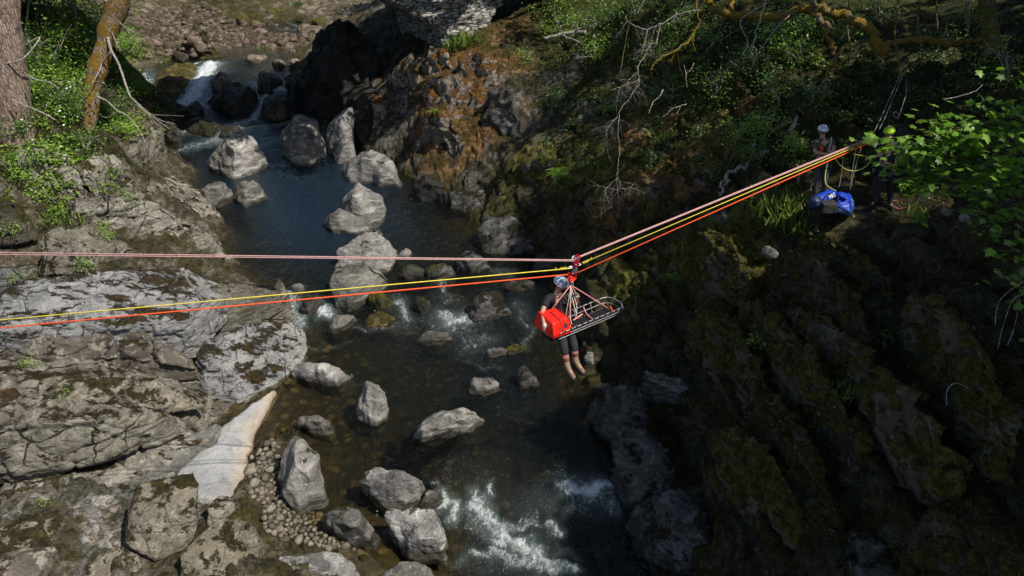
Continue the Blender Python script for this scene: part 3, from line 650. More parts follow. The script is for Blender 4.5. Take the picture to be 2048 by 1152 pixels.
boulder('pointed pale fin shaped boulder standing alone in still water', [(712, 829, .2), (740, 761, .75), (762, 763, .75), (779, 795, .55), (779, 817, .4), (762, 853, 0), (714, 847, 0)], .8, 'river2')
boulder('long white ridged boulder with yellow moss along its lower edge', [(826, 866, .2), (879, 829, .45), (935, 814, .5), (954, 821, .45), (969, 851, .1), (912, 862, 0), (834, 885, 0)], .52, 'river2')
boulder('small white boulder with a pointed left end near the cobbles', [(594, 832), (612, 829), (657, 836), (670, 870, 0), (631, 864, 0)], .38, 'river2')
boulder('broad sculpted white boulder against the foot of the left ledge', [(584, 742, .4), (597, 724, .7), (640, 724, .75), (680, 726, .6), (706, 746, .35), (704, 761, .05), (684, 772, 0), (612, 756, 0)], .75, 'river2', polish=True, big=.07)
boulder('low rounded grey boulder below the hanging boots', [(935, 784, .05), (940, 765, .4), (954, 754, .5), (976, 754, .5), (1002, 780, .1), (972, 793, 0)], .52, 'river')
boulder('black shaded boulder beside the low rounded grey boulder', [(1029, 757, .3), (1040, 731, .6), (1062, 742, .5), (1081, 769, .1), (1036, 779, 0)], .6, 'dark')
boulder('ochre boulder drowned just under the surface above the rapid', [(1018, 945, -.35), (1045, 928, -.18), (1077, 915, -.1), (1096, 935, -.12), (1107, 964, -.35), (1060, 968, -.35)], .0, 'sunk', 0, crest=(1070, 935), group=None)
boulder('small dark grey stone beside the mossy wedge boulder at the rapid', [(838, 1012), (860, 985), (878, 977), (884, 990), (860, 1012)], .3, 'river', -.05)
# --- mid river
boulder('large pale boulder with a horned top in mid pool', [(679, 409, 1.0), (693, 378, 1.5), (728, 375, 1.7), (752, 363, 2.0), (762, 385, 1.7), (773, 409, 1.2), (768, 440, .4), (759, 460, .0), (725, 452, .2), (690, 432, .6)], 1.7, 'smooth', .3, polish=True, big=.06, crest=(722, 400))
boulder('spurred flat foot of the horned boulder poking into dark water', [(648, 429, .6), (674, 416, .75), (700, 430, .5), (755, 466, .1), (740, 472, 0), (672, 471, 0), (660, 448, .2)], .6, 'smooth', .3, polish=True, big=.08)
boulder('tall slanting grey slab rock rising behind the pink rope', [(672, 535, .5), (690, 505, 1.0), (714, 486, 1.4), (766, 460, 2.0), (787, 458, 2.0), (795, 468, 1.7), (787, 486, 1.5), (790, 514, .9), (780, 545, .2), (735, 550, .1), (668, 545, .2)], 1.5, 'smooth', .28, crest=(745, 485))
boulder('banded grey boulder crossed by the yellow and orange ropes', [(668, 538, 1.2), (700, 528, 1.4), (780, 535, 1.1), (780, 548, .8), (748, 580, .3), (728, 600, .1), (693, 623, 0), (660, 614, 0), (658, 576, .7)], 1.3, 'smooth', .1, polish=True, crest=(715, 545))
boulder('small grey boulder tucked against the slanting slab rock', [(790, 500), (800, 497), (818, 496), (824, 514, 0), (790, 518, 0)], .45, 'river')
boulder('grey boulder with a green moss cap under the ropes', [(735, 597), (748, 583), (780, 594), (788, 611, .05), (766, 618, 0), (742, 610, 0)], .45, 'mossy')
boulder('little hook shaped pale rock below the banded boulder', [(656, 653, .15), (668, 640, .4), (679, 632, .45), (707, 628, .35), (715, 628, .3), (696, 649, .1), (668, 670, 0), (658, 665, 0)], .42, 'river2')
boulder('low oval striped boulder with a mossy right end', [(832, 680, .1), (853, 663), (880, 661), (900, 664), (908, 674, .05), (898, 684, 0), (866, 692, 0)], .42, 'river')
boulder('big dark boulder with a white crest left of the red litter bag', [(936, 611, .7), (943, 597, 1.0), (960, 587, 1.2), (988, 580, 1.2), (1005, 590, 1.0), (1026, 618, .3), (1015, 632, 0), (953, 649, 0), (940, 640, .1)], 1.2, 'bank', .05, crest=(978, 597))
boulder('large knobbly grey boulder at the foot of the right bank', [(953, 489, .5), (945, 475, .8), (964, 444, 1.5), (981, 427, 1.9), (1026, 437, 2.0), (1071, 468, 1.4), (1068, 493, .6), (1037, 512, 0), (981, 510, 0)], 1.8, 'bank', .3, polish=True, big=.09, crest=(1010, 455))
boulder('round mottled boulder just above the pink rope at the right shore', [(908, 530, .2), (920, 512, .7), (943, 503, .9), (967, 501, .9), (981, 517, .6), (978, 541, 0), (946, 547, 0)], .85, 'bank', .3)
boulder('creased dark grey boulder below the fern on the right shore', [(894, 402, .3), (912, 378, 1.0), (964, 382, 1.3), (1012, 385, 1.3), (1009, 406, .8), (940, 426, 0), (908, 418, 0)], 1.1, 'bank', .3, polish=True)
boulder('pale topped stone joined to a mossy lump in dark water', [(971, 708), (981, 698), (1009, 694), (1016, 715, 0), (981, 718, 0)], .32, 'river')
boulder('olive mossy lump beside the pale topped stone', [(1009, 703), (1026, 687), (1054, 687), (1052, 701, 0), (1026, 710, 0)], .34, 'mossy')
boulder('grey cobble sized boulder off the tip of the left ledge', [(580, 573), (589, 566), (609, 569), (611, 582, 0), (592, 585, 0)], .3, 'river')
for lab, px, h, m in [('wet black rock in the small weir behind the ropes, left one', [(795, 552), (805, 533), (835, 528), (850, 535), (848, 555, 0), (810, 560, 0)], .5, 'dark'),
                      ('wet black rock in the small weir behind the ropes, right one', [(850, 548), (865, 530), (900, 526), (912, 536), (905, 556, 0), (860, 560, 0)], .5, 'dark'),
                      ('black boulder between two white chutes left of the dark crested boulder', [(825, 604), (842, 590), (863, 600), (856, 628, 0), (832, 622, 0)], .45, 'dark'),
                      ('submerged dark stone under the banded boulder where rapids begin', [(730, 640), (760, 622), (790, 630), (792, 648, 0), (750, 656, 0)], .15, 'sunk'),
                      ('dark wet rock at the waterline between ledge and banded boulder', [(600, 606), (612, 590), (640, 590), (650, 610, 0), (625, 632, 0), (606, 628, 0)], .4, 'dark'),
                      ('low dark rock awash below the knobbly grey boulder', [(1000, 570), (1020, 556), (1060, 560), (1070, 580, 0), (1030, 588, 0)], .35, 'dark'),
                      ('dark stone at the foot of the mossy bank behind the litter', [(1062, 530, .2), (1080, 505, .6), (1110, 505, .7), (1120, 530, .2), (1095, 548, 0), (1070, 545, 0)], .6, 'dark')]:
    boulder(lab, px, h, m)
# --- upper pool and cascade
boulder('huge half shaded angular boulder below the cascade', [(415, 307, 1.0), (423, 283, 1.6), (450, 267, 2.0), (510, 263, 2.1), (523, 280, 1.6), (537, 320, .4), (535, 330, .1), (484, 359, 0), (440, 345, .0), (420, 325, .3)], 2.1, 'river2', .33, big=.06, med=.07, crest=(478, 285))
boulder('pale triangular boulder at the upper left edge of the pool', [(467, 365, .9), (483, 359, 1.1), (520, 368, .9), (537, 385, .3), (500, 413, 0), (472, 398, .2)], 1.0, 'river2', .32, big=.03)
boulder('low pale rock against the left bank beside the triangular boulder', [(388, 375, .5), (420, 362, .7), (462, 370, .5), (470, 400, 0), (425, 416, 0), (392, 396, .1)], .65, 'river', .32)
boulder('smooth dark grey rock wall standing in the pool under the arch shadow', [(562, 293, .6), (572, 250, 2.2), (603, 227, 3.0), (637, 240, 2.8), (655, 300, .8), (640, 333, 0), (600, 330, 0), (567, 315, .1)], 2.8, 'smooth', .35, polish=True)
boulder('pale twisted rock pillar lit by the sun beneath the cliff', [(668, 222, 3.1), (697, 211, 3.3), (708, 224, 3.1), (704, 250, 2.5), (700, 285, 1.6), (714, 318, .6), (700, 330, .1), (677, 330, .1), (668, 305, .8), (651, 270, 1.6), (673, 250, 2.4)], 2.8, 'smooth', .33, polish=True, big=.07, crest=(688, 250))
boulder('white hollowed boulder where the pool meets the right cliff', [(684, 325, 1.0), (720, 306, 1.7), (750, 298, 2.0), (778, 306, 1.8), (797, 340, .9), (806, 377, 0), (770, 374, 0), (715, 362, .1), (690, 345, .3)], 1.8, 'smooth', .3, polish=True, big=.07, crest=(748, 318))
for lab, px, h, m, z in [
    ('black slab rock wedged between the two falls', [(415, 203, .4), (448, 173, 1.2), (512, 163, 1.5), (516, 193, .8), (504, 229, 0), (463, 236, 0), (403, 220, 0)], 1.3, 'dark', .55),
    ('black rounded rock at the lip of the right fall', [(514, 152), (537, 142), (565, 157), (562, 178, 0), (514, 188, 0)], .9, 'dark', 1.3),
    ('pale rock with yellow moss at the top of the main fall', [(420, 165), (438, 142), (461, 142), (470, 152), (455, 180, 0), (434, 187, 0)], .8, 'pink', 1.2),
    ('green weedy slab left of the main fall', [(300, 175, .3), (335, 140, .9), (367, 128, 1.0), (402, 124, 1.0), (392, 157, .6), (365, 195, 0), (345, 197, 0), (316, 192, 0)], .9, 'sunk', .95),
    ('long black rock lying under the white plunge pool', [(347, 233, .1), (375, 215, .5), (404, 201, .7), (408, 218, .2), (372, 238, 0)], .6, 'dark', .75),
    ('low black rock parting the blue rapids', [(355, 250, .1), (375, 238, .5), (403, 233, .6), (438, 241, .5), (452, 259, 0), (430, 277, 0), (380, 264, 0)], .5, 'dark', .5),
    ('dark rock behind the right fall', [(522, 200, .8), (555, 186, 1.3), (578, 205, 1.0), (582, 241, 0), (532, 245, 0)], 1.3, 'dark', .6),
    ('small dark boulder in the blue rapids', [(438, 268), (455, 250), (480, 255), (484, 270, 0), (455, 280, 0)], .4, 'dark', .45),
    ('dark boulder against the left cliff by the rapids', [(322, 262, .3), (335, 240, 1.0), (358, 262, .7), (368, 295, 0), (335, 300, 0)], .9, 'dark', .4)]:
    boulder(lab, px, h, m, z, group='cascade rocks')
G2 = 'boulders on the upper gravel bar'
for lab, px, h, m, z in [
    ('largest mossy boulder on the upper bar', [(494, 28, .6), (514, 12, 1.6), (550, 9, 1.8), (580, 14, 1.6), (587, 34, .4), (572, 43, 0), (509, 40, 0)], 1.6, 'mossy', 2.0),
    ('humped dark mossy boulder on the upper bar', [(458, 51, .2), (464, 24, 1.3), (484, 22, 1.4), (509, 43, .3), (494, 54, 0), (465, 56, 0)], 1.3, 'mossy', 1.95),
    ('square mossy boulder right of the largest one', [(588, 40), (596, 27), (613, 28), (619, 41, 0), (600, 46, 0)], 1.0, 'mossy', 2.0),
    ('wide pale boulder at the right end of the upper bar', [(593, 66), (597, 54), (644, 51), (650, 64), (638, 79, 0), (597, 80, 0)], 1.1, 'pink', 1.85),
    ('rounded pinkish stone perched behind the wide pale boulder', [(593, 55), (603, 46), (621, 49), (622, 58, 0), (600, 60, 0)], .6, 'pink', 2.0),
    ('flat grey slab at the left of the upper bar', [(255, 80, .4), (275, 68, .6), (322, 66, .6), (328, 84, .3), (320, 100, 0), (291, 102, 0), (262, 95, 0)], .5, 'river', 2.0),
    ('grey hexagonal slab beside the flat grey slab', [(311, 96, .1), (321, 79, .5), (349, 81, .5), (345, 100, 0), (325, 105, 0)], .45, 'river', 1.95),
    ('broad brown boulder above the hexagonal slab', [(321, 63, .4), (336, 54, .8), (372, 55, .8), (387, 66, .4), (378, 77, 0), (342, 77, 0)], .75, 'pink', 2.05),
    ('long low orange boulder in the middle of the bar', [(387, 89, .1), (405, 84), (433, 83), (430, 99, 0), (390, 96, 0)], .45, 'pink', 1.9),
    ('rust coloured boulder with a pale top on the bar', [(388, 35), (403, 15), (423, 22), (425, 38, 0), (400, 42, 0)], 1.1, 'pink', 2.1),
    ('grassy pebble islet in the still upper pool', [(484, 117, .05), (500, 110, .3), (520, 108, .35), (536, 114, .1), (514, 125, 0)], .3, 'pink', 1.85),
    ('lone pink stone standing in the upper pool', [(578, 105, .3), (585, 97, .5), (592, 106, .3), (588, 113, 0), (581, 113, 0)], .5, 'pink', 1.85),
    ('left of two rocks at the right lip of the falls', [(545, 123), (560, 117), (573, 124), (568, 136, 0), (549, 134, 0)], .5, 'pink', 1.8),
    ('right of two rocks at the right lip of the falls', [(575, 124), (588, 116), (606, 121), (606, 128, 0), (583, 132, 0)], .5, 'pink', 1.8),
    ('dark pointed stone above the left falls', [(347, 119), (354, 107), (372, 111), (378, 121, 0), (355, 123, 0)], .6, 'dark', 1.85),
    ('yellow mossy stone above the main fall', [(390, 112), (403, 103), (415, 108), (414, 117, 0), (398, 119, 0)], .45, 'mossy', 1.85),
    ('dark boulder in the shallows right of the humped boulder', [(505, 62), (518, 56), (536, 60), (534, 70, 0), (512, 71, 0)], .5, 'pink', 1.9),
    ('small mossy boulder half under the bridge shadow', [(622, 42), (634, 33), (652, 38), (655, 50, 0), (632, 54, 0)], .8, 'mossy', 2.1)]:
    boulder(lab, px, h, m, z, group=G2)

# --- outcrop under the bridge, its shade put into the rock colour
boulder('cliff rock coloured dark for shade left of the bridge pier', [(585, 190, 1.0), (612, 112, 3.0), (640, 60, 4.2), (690, 36, 5.0), (740, 70, 4.2), (770, 120, 3.2), (735, 190, 1.6), (735, 250, .3), (650, 262, 0), (595, 225, .2)], 4.0, 'shade', .4, vox=.09, big=.08, med=.12, group='shaded outcrop', crest=(680, 100))
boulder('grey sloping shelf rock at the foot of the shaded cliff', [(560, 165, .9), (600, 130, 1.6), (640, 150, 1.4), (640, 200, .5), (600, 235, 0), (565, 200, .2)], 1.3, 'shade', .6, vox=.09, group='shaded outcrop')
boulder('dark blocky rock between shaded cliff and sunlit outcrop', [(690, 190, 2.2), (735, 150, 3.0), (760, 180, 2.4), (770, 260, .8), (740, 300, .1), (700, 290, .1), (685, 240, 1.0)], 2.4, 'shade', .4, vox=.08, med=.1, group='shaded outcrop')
# --- sunlit outcrop
GO = 'blocks of the sunlit outcrop'
def block(label, P, mat='orange', vox=.08, big=.05, med=.1, chisel=8, dz=2.0, group=GO, shrink=.04, cat='rock block', name='rock_block', **kw):
    _k[0] += 1
    return rockify(name, [drop([Wz(*p) for p in P], dz, shrink)], M[mat], vox, big, med, seed=_k[0], label=label, group=group, cat=cat, chisel=chisel, **kw)
block('rounded grey block at the top left of the outcrop', [(768, 135, 3.7), (813, 103, 4.5), (843, 110, 4.6), (848, 135, 4.2), (817, 190, 2.8), (780, 202, 2.3), (770, 167, 3.0)])
block('narrow split block on the dark edge of the outcrop', [(737, 153, 3.2), (767, 130, 3.7), (775, 197, 2.3), (745, 180, 2.4)])
block('pitted lower block of the outcrop above the hollowed boulder', [(730, 205, 2.4), (747, 170, 3.0), (793, 207, 2.6), (803, 240, 1.9), (780, 290, .7), (747, 284, .6), (733, 250, 1.3)])
block('slanting brown slab running down the outcrop to the water', [(820, 215, 3.1), (860, 198, 3.4), (910, 240, 2.9), (942, 275, 2.4), (945, 312, 1.4), (895, 345, .6), (870, 325, .8), (845, 267, 1.9)], med=.13)
block('jagged crest block just under the bridge pier', [(833, 103, 4.4), (860, 88, 4.9), (897, 101, 4.8), (910, 140, 4.1), (860, 138, 3.9)], med=.14)
block('broad rust stained face in the middle of the outcrop', [(815, 165, 3.7), (873, 130, 4.4), (950, 140, 4.5), (1020, 155, 4.4), (990, 212, 3.3), (893, 218, 2.9), (830, 205, 2.9)], med=.13, big=.07)
block('ragged pale block at the right of the outcrop', [(950, 175, 4.0), (1020, 160, 4.4), (1060, 190, 4.0), (1040, 260, 2.7), (985, 270, 2.3), (955, 235, 2.9)], 'bank', med=.13)
block('low brown block beside the jagged crest', [(905, 105, 4.8), (950, 85, 5.2), (990, 95, 5.3), (1010, 125, 4.9), (960, 140, 4.6), (915, 135, 4.4)], med=.14)
block('mossy overhang above the creased boulder', [(1000, 305, 2.6), (1060, 290, 3.0), (1130, 325, 3.0), (1150, 350, 2.7), (1100, 385, 1.7), (1020, 360, 1.5)], 'mossy', med=.12)
block('mossy shelf left of the bright fern', [(1130, 310, 3.3), (1200, 300, 3.7), (1290, 350, 3.6), (1270, 385, 2.9), (1180, 380, 2.4)], 'mossy', med=.12)
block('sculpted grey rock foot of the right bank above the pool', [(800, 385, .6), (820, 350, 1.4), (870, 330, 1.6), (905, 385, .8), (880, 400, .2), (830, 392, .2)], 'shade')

# --- left bank ledges
GL = 'ledges of the left bank'
def ledge(label, P, mat='ledge', chisel=5, vox=.05, big=.012, med=.015, dz=1.4, strata=.05, cell=.9, shrink=.0, **kw):
    kw.setdefault('sth', .2)
    return block(label, P, mat, vox, big, med, dz=dz, group=GL, shrink=shrink, cat='rock ledge', name='rock_ledge', chisel=chisel, strata=strata, cell=cell, smooth=2, **kw)
ledge('grey slabby pavement on top of the front ledge', [(-80, 575, 3.1), (60, 556, 3.05), (210, 541, 2.95), (330, 540, 2.7), (470, 531, 2.3), (440, 552, 2.35), (395, 572, 2.4), (372, 640, 1.95), (200, 652, 2.15), (-80, 664, 2.35)], 'pave', dz=1.2, strata=.07, cell=.7, sdir=(.3, -.25, 1), sth=.12)
ledge('pale squared end block of the front ledge', [(395, 566, 2.2), (440, 544, 2.3), (533, 541, 2.05), (552, 558, 1.85), (572, 630, .6), (470, 640, 1.0), (393, 640, 1.25)], 'ledge', dz=1., strata=.02, cell=0)
ledge('thin flake of rock against the end of the squared block', [(540, 545, 1.85), (562, 555, 1.7), (580, 585, 1.1), (574, 632, .3), (556, 625, .6), (548, 580, 1.4)], 'face', dz=1., cell=0)
ledge('brown upright rock face below the yellow and orange ropes', [(-80, 655, 2.3), (180, 652, 2.1), (370, 636, 1.95), (400, 655, 1.7), (396, 745, .8), (330, 722, 1.25), (170, 720, 1.45), (-80, 712, 1.75)], 'face', dz=.8, strata=.03, cell=1.2)
ledge('rounded grey bulge of the front ledge at the waterline', [(380, 690, 1.35), (410, 640, 1.5), (500, 622, 1.25), (568, 628, .95), (602, 655, .5), (607, 690, .15), (598, 735, -.1), (570, 765, -.1), (500, 790, .1), (440, 800, .4), (395, 760, .8)], 'pave', dz=.5, strata=.09, cell=.55, big=.05, med=.06, chisel=9, wl_=0., sdir=(.2, -.5, 1))
ledge('mossy broken shelf under the brown rock face', [(-80, 714, 1.8), (170, 716, 1.6), (330, 722, 1.4), (400, 742, 1.2), (442, 790, .85), (300, 800, 1.3), (130, 800, 1.6), (-80, 800, 1.75)], 'ledge', dz=1., strata=.09, cell=.5, med=.06)
ledge('tall cracked beige slab with an upright lichened front in the lower left', [(-80, 775, 2.0), (120, 778, 1.9), (300, 785, 1.45), (442, 800, .9), (440, 816, .85), (310, 876, 1.2), (193, 846, 1.72), (30, 836, 1.9), (-80, 832, 2.0), (420, 838, .5), (312, 884, .62), (215, 912, .66), (90, 950, .72), (-80, 992, .8)], 'ledge', dz=.1, strata=.07, cell=.9, med=.06, big=.02, chisel=6)
ledge('mossy upper step lying on the tall cracked slab', [(60, 745, 2.0), (230, 752, 1.8), (390, 762, 1.3), (420, 785, 1.1), (300, 806, 1.45), (150, 806, 1.85), (60, 790, 2.05)], 'block', dz=.4, strata=.08, cell=.4, chisel=8)
ledge('thick leaning flake at the left edge above the cracked slab', [(-80, 740, 2.35), (10, 742, 2.3), (50, 775, 2.2), (40, 830, 2.0), (-80, 860, 2.05)], 'face', dz=.5, strata=.05, cell=.5, chisel=6)
ledge('lower course of the cracked slab above the white scoured rock', [(-80, 996, .8), (90, 955, .72), (215, 918, .62), (310, 890, .58), (425, 836, .48), (447, 814, .4), (432, 868, .3), (335, 932, .32), (215, 964, .4), (130, 998, .45), (-80, 1044, .55)], 'ledge', dz=.5, strata=.05, cell=.9, chisel=5)
ledge('smooth grey roll of rock under the lower course', [(240, 928, .5), (330, 895, .52), (430, 845, .42), (445, 850, .35), (430, 900, .25), (350, 934, .3), (262, 962, .32)], 'smooth', dz=.3, strata=0, cell=0, big=.04, chisel=4)
_k[0] += 1
Hs = [[(345, 985, .42), (352, 940, .4), (395, 905, .36), (430, 885, .34), (492, 900, .08), (499, 935, .06), (470, 988, .1), (430, 1005, .25)],
      [(425, 898, .34), (440, 850, .3), (470, 832, .28), (512, 850, .06), (504, 898, .06), (470, 912, .15)], [(458, 840, .27), (500, 808, .22), (548, 774, .14), (556, 778, .05), (540, 802, .05), (510, 864, .05)]]
_k[0] += 1
rockify('rock_ledge', [drop([Wz(*p) for p in h], .7, 0) for h in Hs], M['slab'], .05, .035, .02, strata=.02, sdir=(1, .8, 1.5), sth=.4, smooth=6, seed=_k[0], wl_=-.02, label='smooth white scoured slab sloping into the water', group=GL, cat='rock ledge')
ledge('thin blue grey strip of bedrock left of the white slab', [(140, 1000, .5), (215, 966, .48), (350, 940, .4), (352, 985, .4), (240, 1004, .45), (150, 1016, .48)], 'smooth', dz=.3, strata=.03, cell=0)
ledge('long upper ledge tipped with moss beside the pool', [(110, 402, 3.6), (200, 385, 3.5), (330, 402, 2.6), (420, 430, 1.75), (448, 450, 1.2), (450, 472, .7), (330, 462, 1.8), (200, 442, 2.7), (120, 430, 3.1)], 'ledge', dz=1.2, strata=.07, cell=.8)
ledge('cracked block below the long upper ledge', [(300, 455, 2.0), (400, 462, 1.4), (452, 478, .9), (455, 505, .3), (440, 520, .1), (350, 522, .8), (290, 512, 1.4), (270, 480, 2.0)], 'ledge', dz=1., strata=.06, cell=.7)
ledge('mottled white and brown shoulder rock on the left bank', [(60, 470, 3.4), (150, 445, 3.2), (260, 462, 2.5), (290, 500, 1.9), (260, 530, 1.8), (150, 530, 2.6), (50, 520, 3.0)], 'ledge', dz=1., strata=.06, cell=.5)
ledge('pale pointed rock corner at the waterline where the pink rope passes', [(455, 508, .35), (468, 512, .3), (482, 520, .1), (470, 532, 0), (440, 536, .1), (445, 515, .4)], 'river2', dz=.5, strata=0, cell=0, vox=.04)
ledge('flat grey slab at the left edge above the pavement', [(-60, 520, 3.5), (20, 521, 3.4), (75, 535, 3.2), (70, 550, 3.0), (0, 552, 3.05), (-60, 552, 3.1)], 'pave', dz=.6, cell=0)
ledge('tall grey cliff buttress beside the blue rapids', [(262, 248, 3.3), (290, 236, 3.2), (318, 250, 2.6), (330, 290, 1.5), (336, 345, .2), (315, 375, .6), (270, 362, 1.6), (245, 310, 2.8)], 'ledge', dz=1., strata=.02, cell=.9, vox=.07, big=.05)
ledge('craggy step of the left cliff above the long upper ledge', [(165, 305, 4.0), (235, 300, 3.5), (262, 330, 3.0), (255, 360, 2.6), (190, 360, 3.2), (155, 335, 3.8)], 'ledge', dz=1., strata=.06, cell=.6, vox=.07, big=.04)
ledge('fractured rib of rock beside the buttress, nearest the pool', [(300, 345, 1.9), (345, 350, 1.2), (400, 380, .8), (440, 420, .5), (445, 440, .5), (395, 425, 1.1), (330, 385, 1.7)], 'ledge', dz=1., strata=.07, cell=.5, vox=.06, big=.04)
ledge('sunlit white lichen rock below the flowering bush', [(20, 285, 4.7), (80, 280, 4.5), (140, 310, 4.1), (165, 350, 3.5), (150, 385, 3.1), (90, 360, 3.6), (30, 330, 4.2)], 'ledge', dz=1., strata=.02, cell=.8, vox=.07, big=.06)
ledge('mossy rock shelf between buttress and long upper ledge', [(160, 355, 3.4), (260, 350, 2.8), (345, 372, 1.6), (400, 385, .9), (412, 415, .5), (330, 410, 1.6), (220, 395, 2.7)], 'ledge', dz=1., strata=.05, cell=.6, vox=.06)
ledge('yellow mossy mound at the left edge', [(-60, 400, 4.3), (20, 388, 4.2), (58, 405, 3.9), (62, 428, 3.6), (0, 440, 3.6), (-60, 440, 3.7)], 'mossy', dz=.8, cell=0, strata=.02, vox=.06)
# --- loose blocks, bottom left
GB = 'loose blocks at the near left shore'
def nblock(label, P, mat='block', dz=.9, big=.04, med=.04, shrink=.12, **kw):
    return block(label, P, mat, .03, big, med, dz=dz, group=GB, shrink=shrink, cat='boulder', name='boulder', **kw)
nblock('big mossy cube boulder casting a deep shadow to its left', [(236, 995, 1.5), (290, 962, 1.55), (386, 944, 1.45), (406, 980, 1.35), (404, 1040, 1.2), (392, 1075, .95), (357, 1100, .75), (304, 1119, .7), (255, 1090, .95), (234, 1030, 1.4)], dz=.3, shrink=.25, chisel=4)
nblock('long ridged slab boulder leaning beside the cobbles', [(472, 990, 1.1), (505, 992, 1.05), (526, 1008, .8), (528, 1052, .45), (512, 1170, .3), (400, 1200, .5), (330, 1175, .9), (345, 1130, 1.1), (411, 1048, 1.2)], strata=.03, sdir=(1, .5, .3), sth=.1)
nblock('dark cracked flat boulder at the bottom edge', [(495, 1170, .5), (520, 1110, .5), (549, 1076, .45), (600, 1080, .45), (710, 1099, .3), (735, 1150, .2), (735, 1200, .1), (500, 1200, .4)], 'river', strata=.01)
nblock('low grey boulder at the bottom edge by the rapid', [(722, 1137, .25), (755, 1121, .3), (868, 1117, .35), (894, 1134, .25), (900, 1180, .0), (740, 1190, .1)], 'river', wl_=-.1)
nblock('olive mossed flat rock in the bottom left corner', [(104, 1140, .85), (161, 1094, .9), (229, 1087, .85), (276, 1108, .7), (296, 1170, .5), (90, 1190, .6)])
nblock('thin grey slab wedged between two mossy rocks', [(300, 1150, .6), (322, 1120, .65), (358, 1117, .65), (352, 1160, .5), (300, 1180, .45)], 'smooth')
nblock('flat pink stone beside the big mossy cube boulder', [(193, 1004, .62), (215, 988, .64), (238, 984, .62), (236, 1002, .55), (205, 1012, .55)], 'pink', dz=.15)
nblock('rosy stone between mossy rocks in the gravel gully', [(170, 1072, .72), (190, 1066, .72), (193, 1082, .65), (174, 1088, .65)], 'pink', dz=.15)
nblock('dark mossy slab under the lower course at the left edge', [(-60, 1050, 1.15), (60, 1020, 1.1), (150, 1030, .9), (160, 1075, .8), (60, 1090, 1.0), (-60, 1100, 1.2)], 'block', strata=.05, sdir=(.2, -.4, 1), sth=.12)
nblock('brown grooved rock at the left edge near the corner', [(-60, 1105, 1.35), (40, 1085, 1.25), (110, 1095, 1.05), (100, 1160, .9), (-60, 1190, 1.2)], 'face', strata=.04)
nblock('pale broken rock between cube boulder and the ridged slab', [(405, 1000, .6), (450, 985, .6), (470, 1000, .55), (420, 1050, .6), (408, 1040, .6)], 'ledge', dz=.3)
# --- right waterside rocks
GR = 'scoured rocks along the right waterline'
def rblock(label, P, mat='bank', dz=1.2, **kw):
    return block(label, P, mat, .045, .09, .12, dz=dz, group=GR, shrink=.08, cat='boulder', name='boulder', polish=False, wl_=-.4, **kw)
rblock('upper hump of the dark mottled waterside rock', [(1174, 757, 1.0), (1200, 738, 1.5), (1258, 745, 1.6), (1290, 790, 1.4), (1306, 835, 1.1), (1290, 890, .7), (1235, 905, .2), (1196, 845, .3), (1180, 800, .5)])
rblock('middle hump of the mottled waterside rock with blue grey slabs', [(1225, 880, .9), (1290, 845, 1.3), (1365, 868, 1.3), (1378, 915, 1.0), (1372, 970, .6), (1320, 1000, .2), (1262, 1000, .0), (1228, 950, .1)])
rblock('lower hump of the mottled waterside rock beside the churning water', [(1255, 975, .8), (1330, 950, 1.2), (1392, 960, 1.1), (1420, 1075, .7), (1405, 1140, .2), (1345, 1160, -.2), (1295, 1080, -.2), (1262, 1010, .2)])
rblock('bluish smooth slab in the shade behind the boots', [(1262, 738, 1.5), (1300, 738, 1.6), (1395, 762, 1.7), (1392, 780, 1.4), (1320, 772, 1.2), (1280, 768, 1.1)], 'smooth', dz=.5)
rblock('blue grey scoured slab deep in the shaded gully', [(1490, 1070, 1.6), (1560, 1060, 2.2), (1640, 1085, 2.4), (1700, 1150, 2.1), (1560, 1190, 1.2), (1500, 1140, 1.2)], 'smooth', dz=.6)
rblock('grey pointed slab below the mossy ribs', [(1630, 1050, 2.7), (1660, 1030, 3.0), (1680, 1060, 2.9), (1670, 1110, 2.4), (1640, 1100, 2.4)], 'smooth', dz=.6)
rblock('small blue stone by the second boot', [(1165, 705, .55), (1180, 698, .6), (1192, 705, .55), (1188, 725, .3), (1170, 722, .3)], 'smooth', dz=.15)
rblock('pale lichened crag beside the mossy hump', [(1521, 500, 4.55), (1527, 482, 4.7), (1558, 494, 4.7), (1562, 510, 4.5), (1545, 520, 4.4)], 'river2', dz=.1)

GQ = 'strata ribs of the right bank'
def pl(px, py, o):
    r = ray(px, py); t = 13.56/(1.1*r.x-r.z); q = CAM+r*t; return (px, py, q.z+o)
def rib(label, P, mat='mossy', dz=.9, **kw):
    kw.setdefault('strata', .06)
    return block(label, [pl(*p) for p in P], mat, .055, .05, .12, dz=dz, group=GQ, shrink=.0, cat='rock rib', name='rock_rib', chisel=8, smooth=2, cell=.6, sdir=(.8, 0, .6), sth=.13, **kw)
rib('sunlit mossy hump above the litter where the ribs begin', [(1345, 500, .4), (1400, 455, .85), (1460, 448, .95), (1510, 490, .8), (1530, 540, .5), (1470, 575, .5), (1390, 560, .5)])
rib('mossy nose of rock just right of the litter end', [(1180, 560, .6), (1250, 525, .8), (1330, 530, .7), (1345, 590, .4), (1260, 620, .4), (1190, 610, .3)])
rib('golden mossy crest running down right from the pale crag', [(1520, 470, .5), (1590, 470, .7), (1760, 620, .75), (1800, 690, .5), (1700, 650, .4), (1580, 545, .35)])
rib('second mossy rib, longest and just above the dark gully', [(1560, 560, .35), (1610, 570, .65), (1830, 780, .7), (1960, 930, .6), (1900, 920, .4), (1700, 740, .35)])
rib('third mossy rib dropping toward the bottom right corner', [(1460, 600, .3), (1530, 590, .6), (1700, 760, .65), (1870, 960, .6), (1800, 960, .35), (1600, 760, .3)])
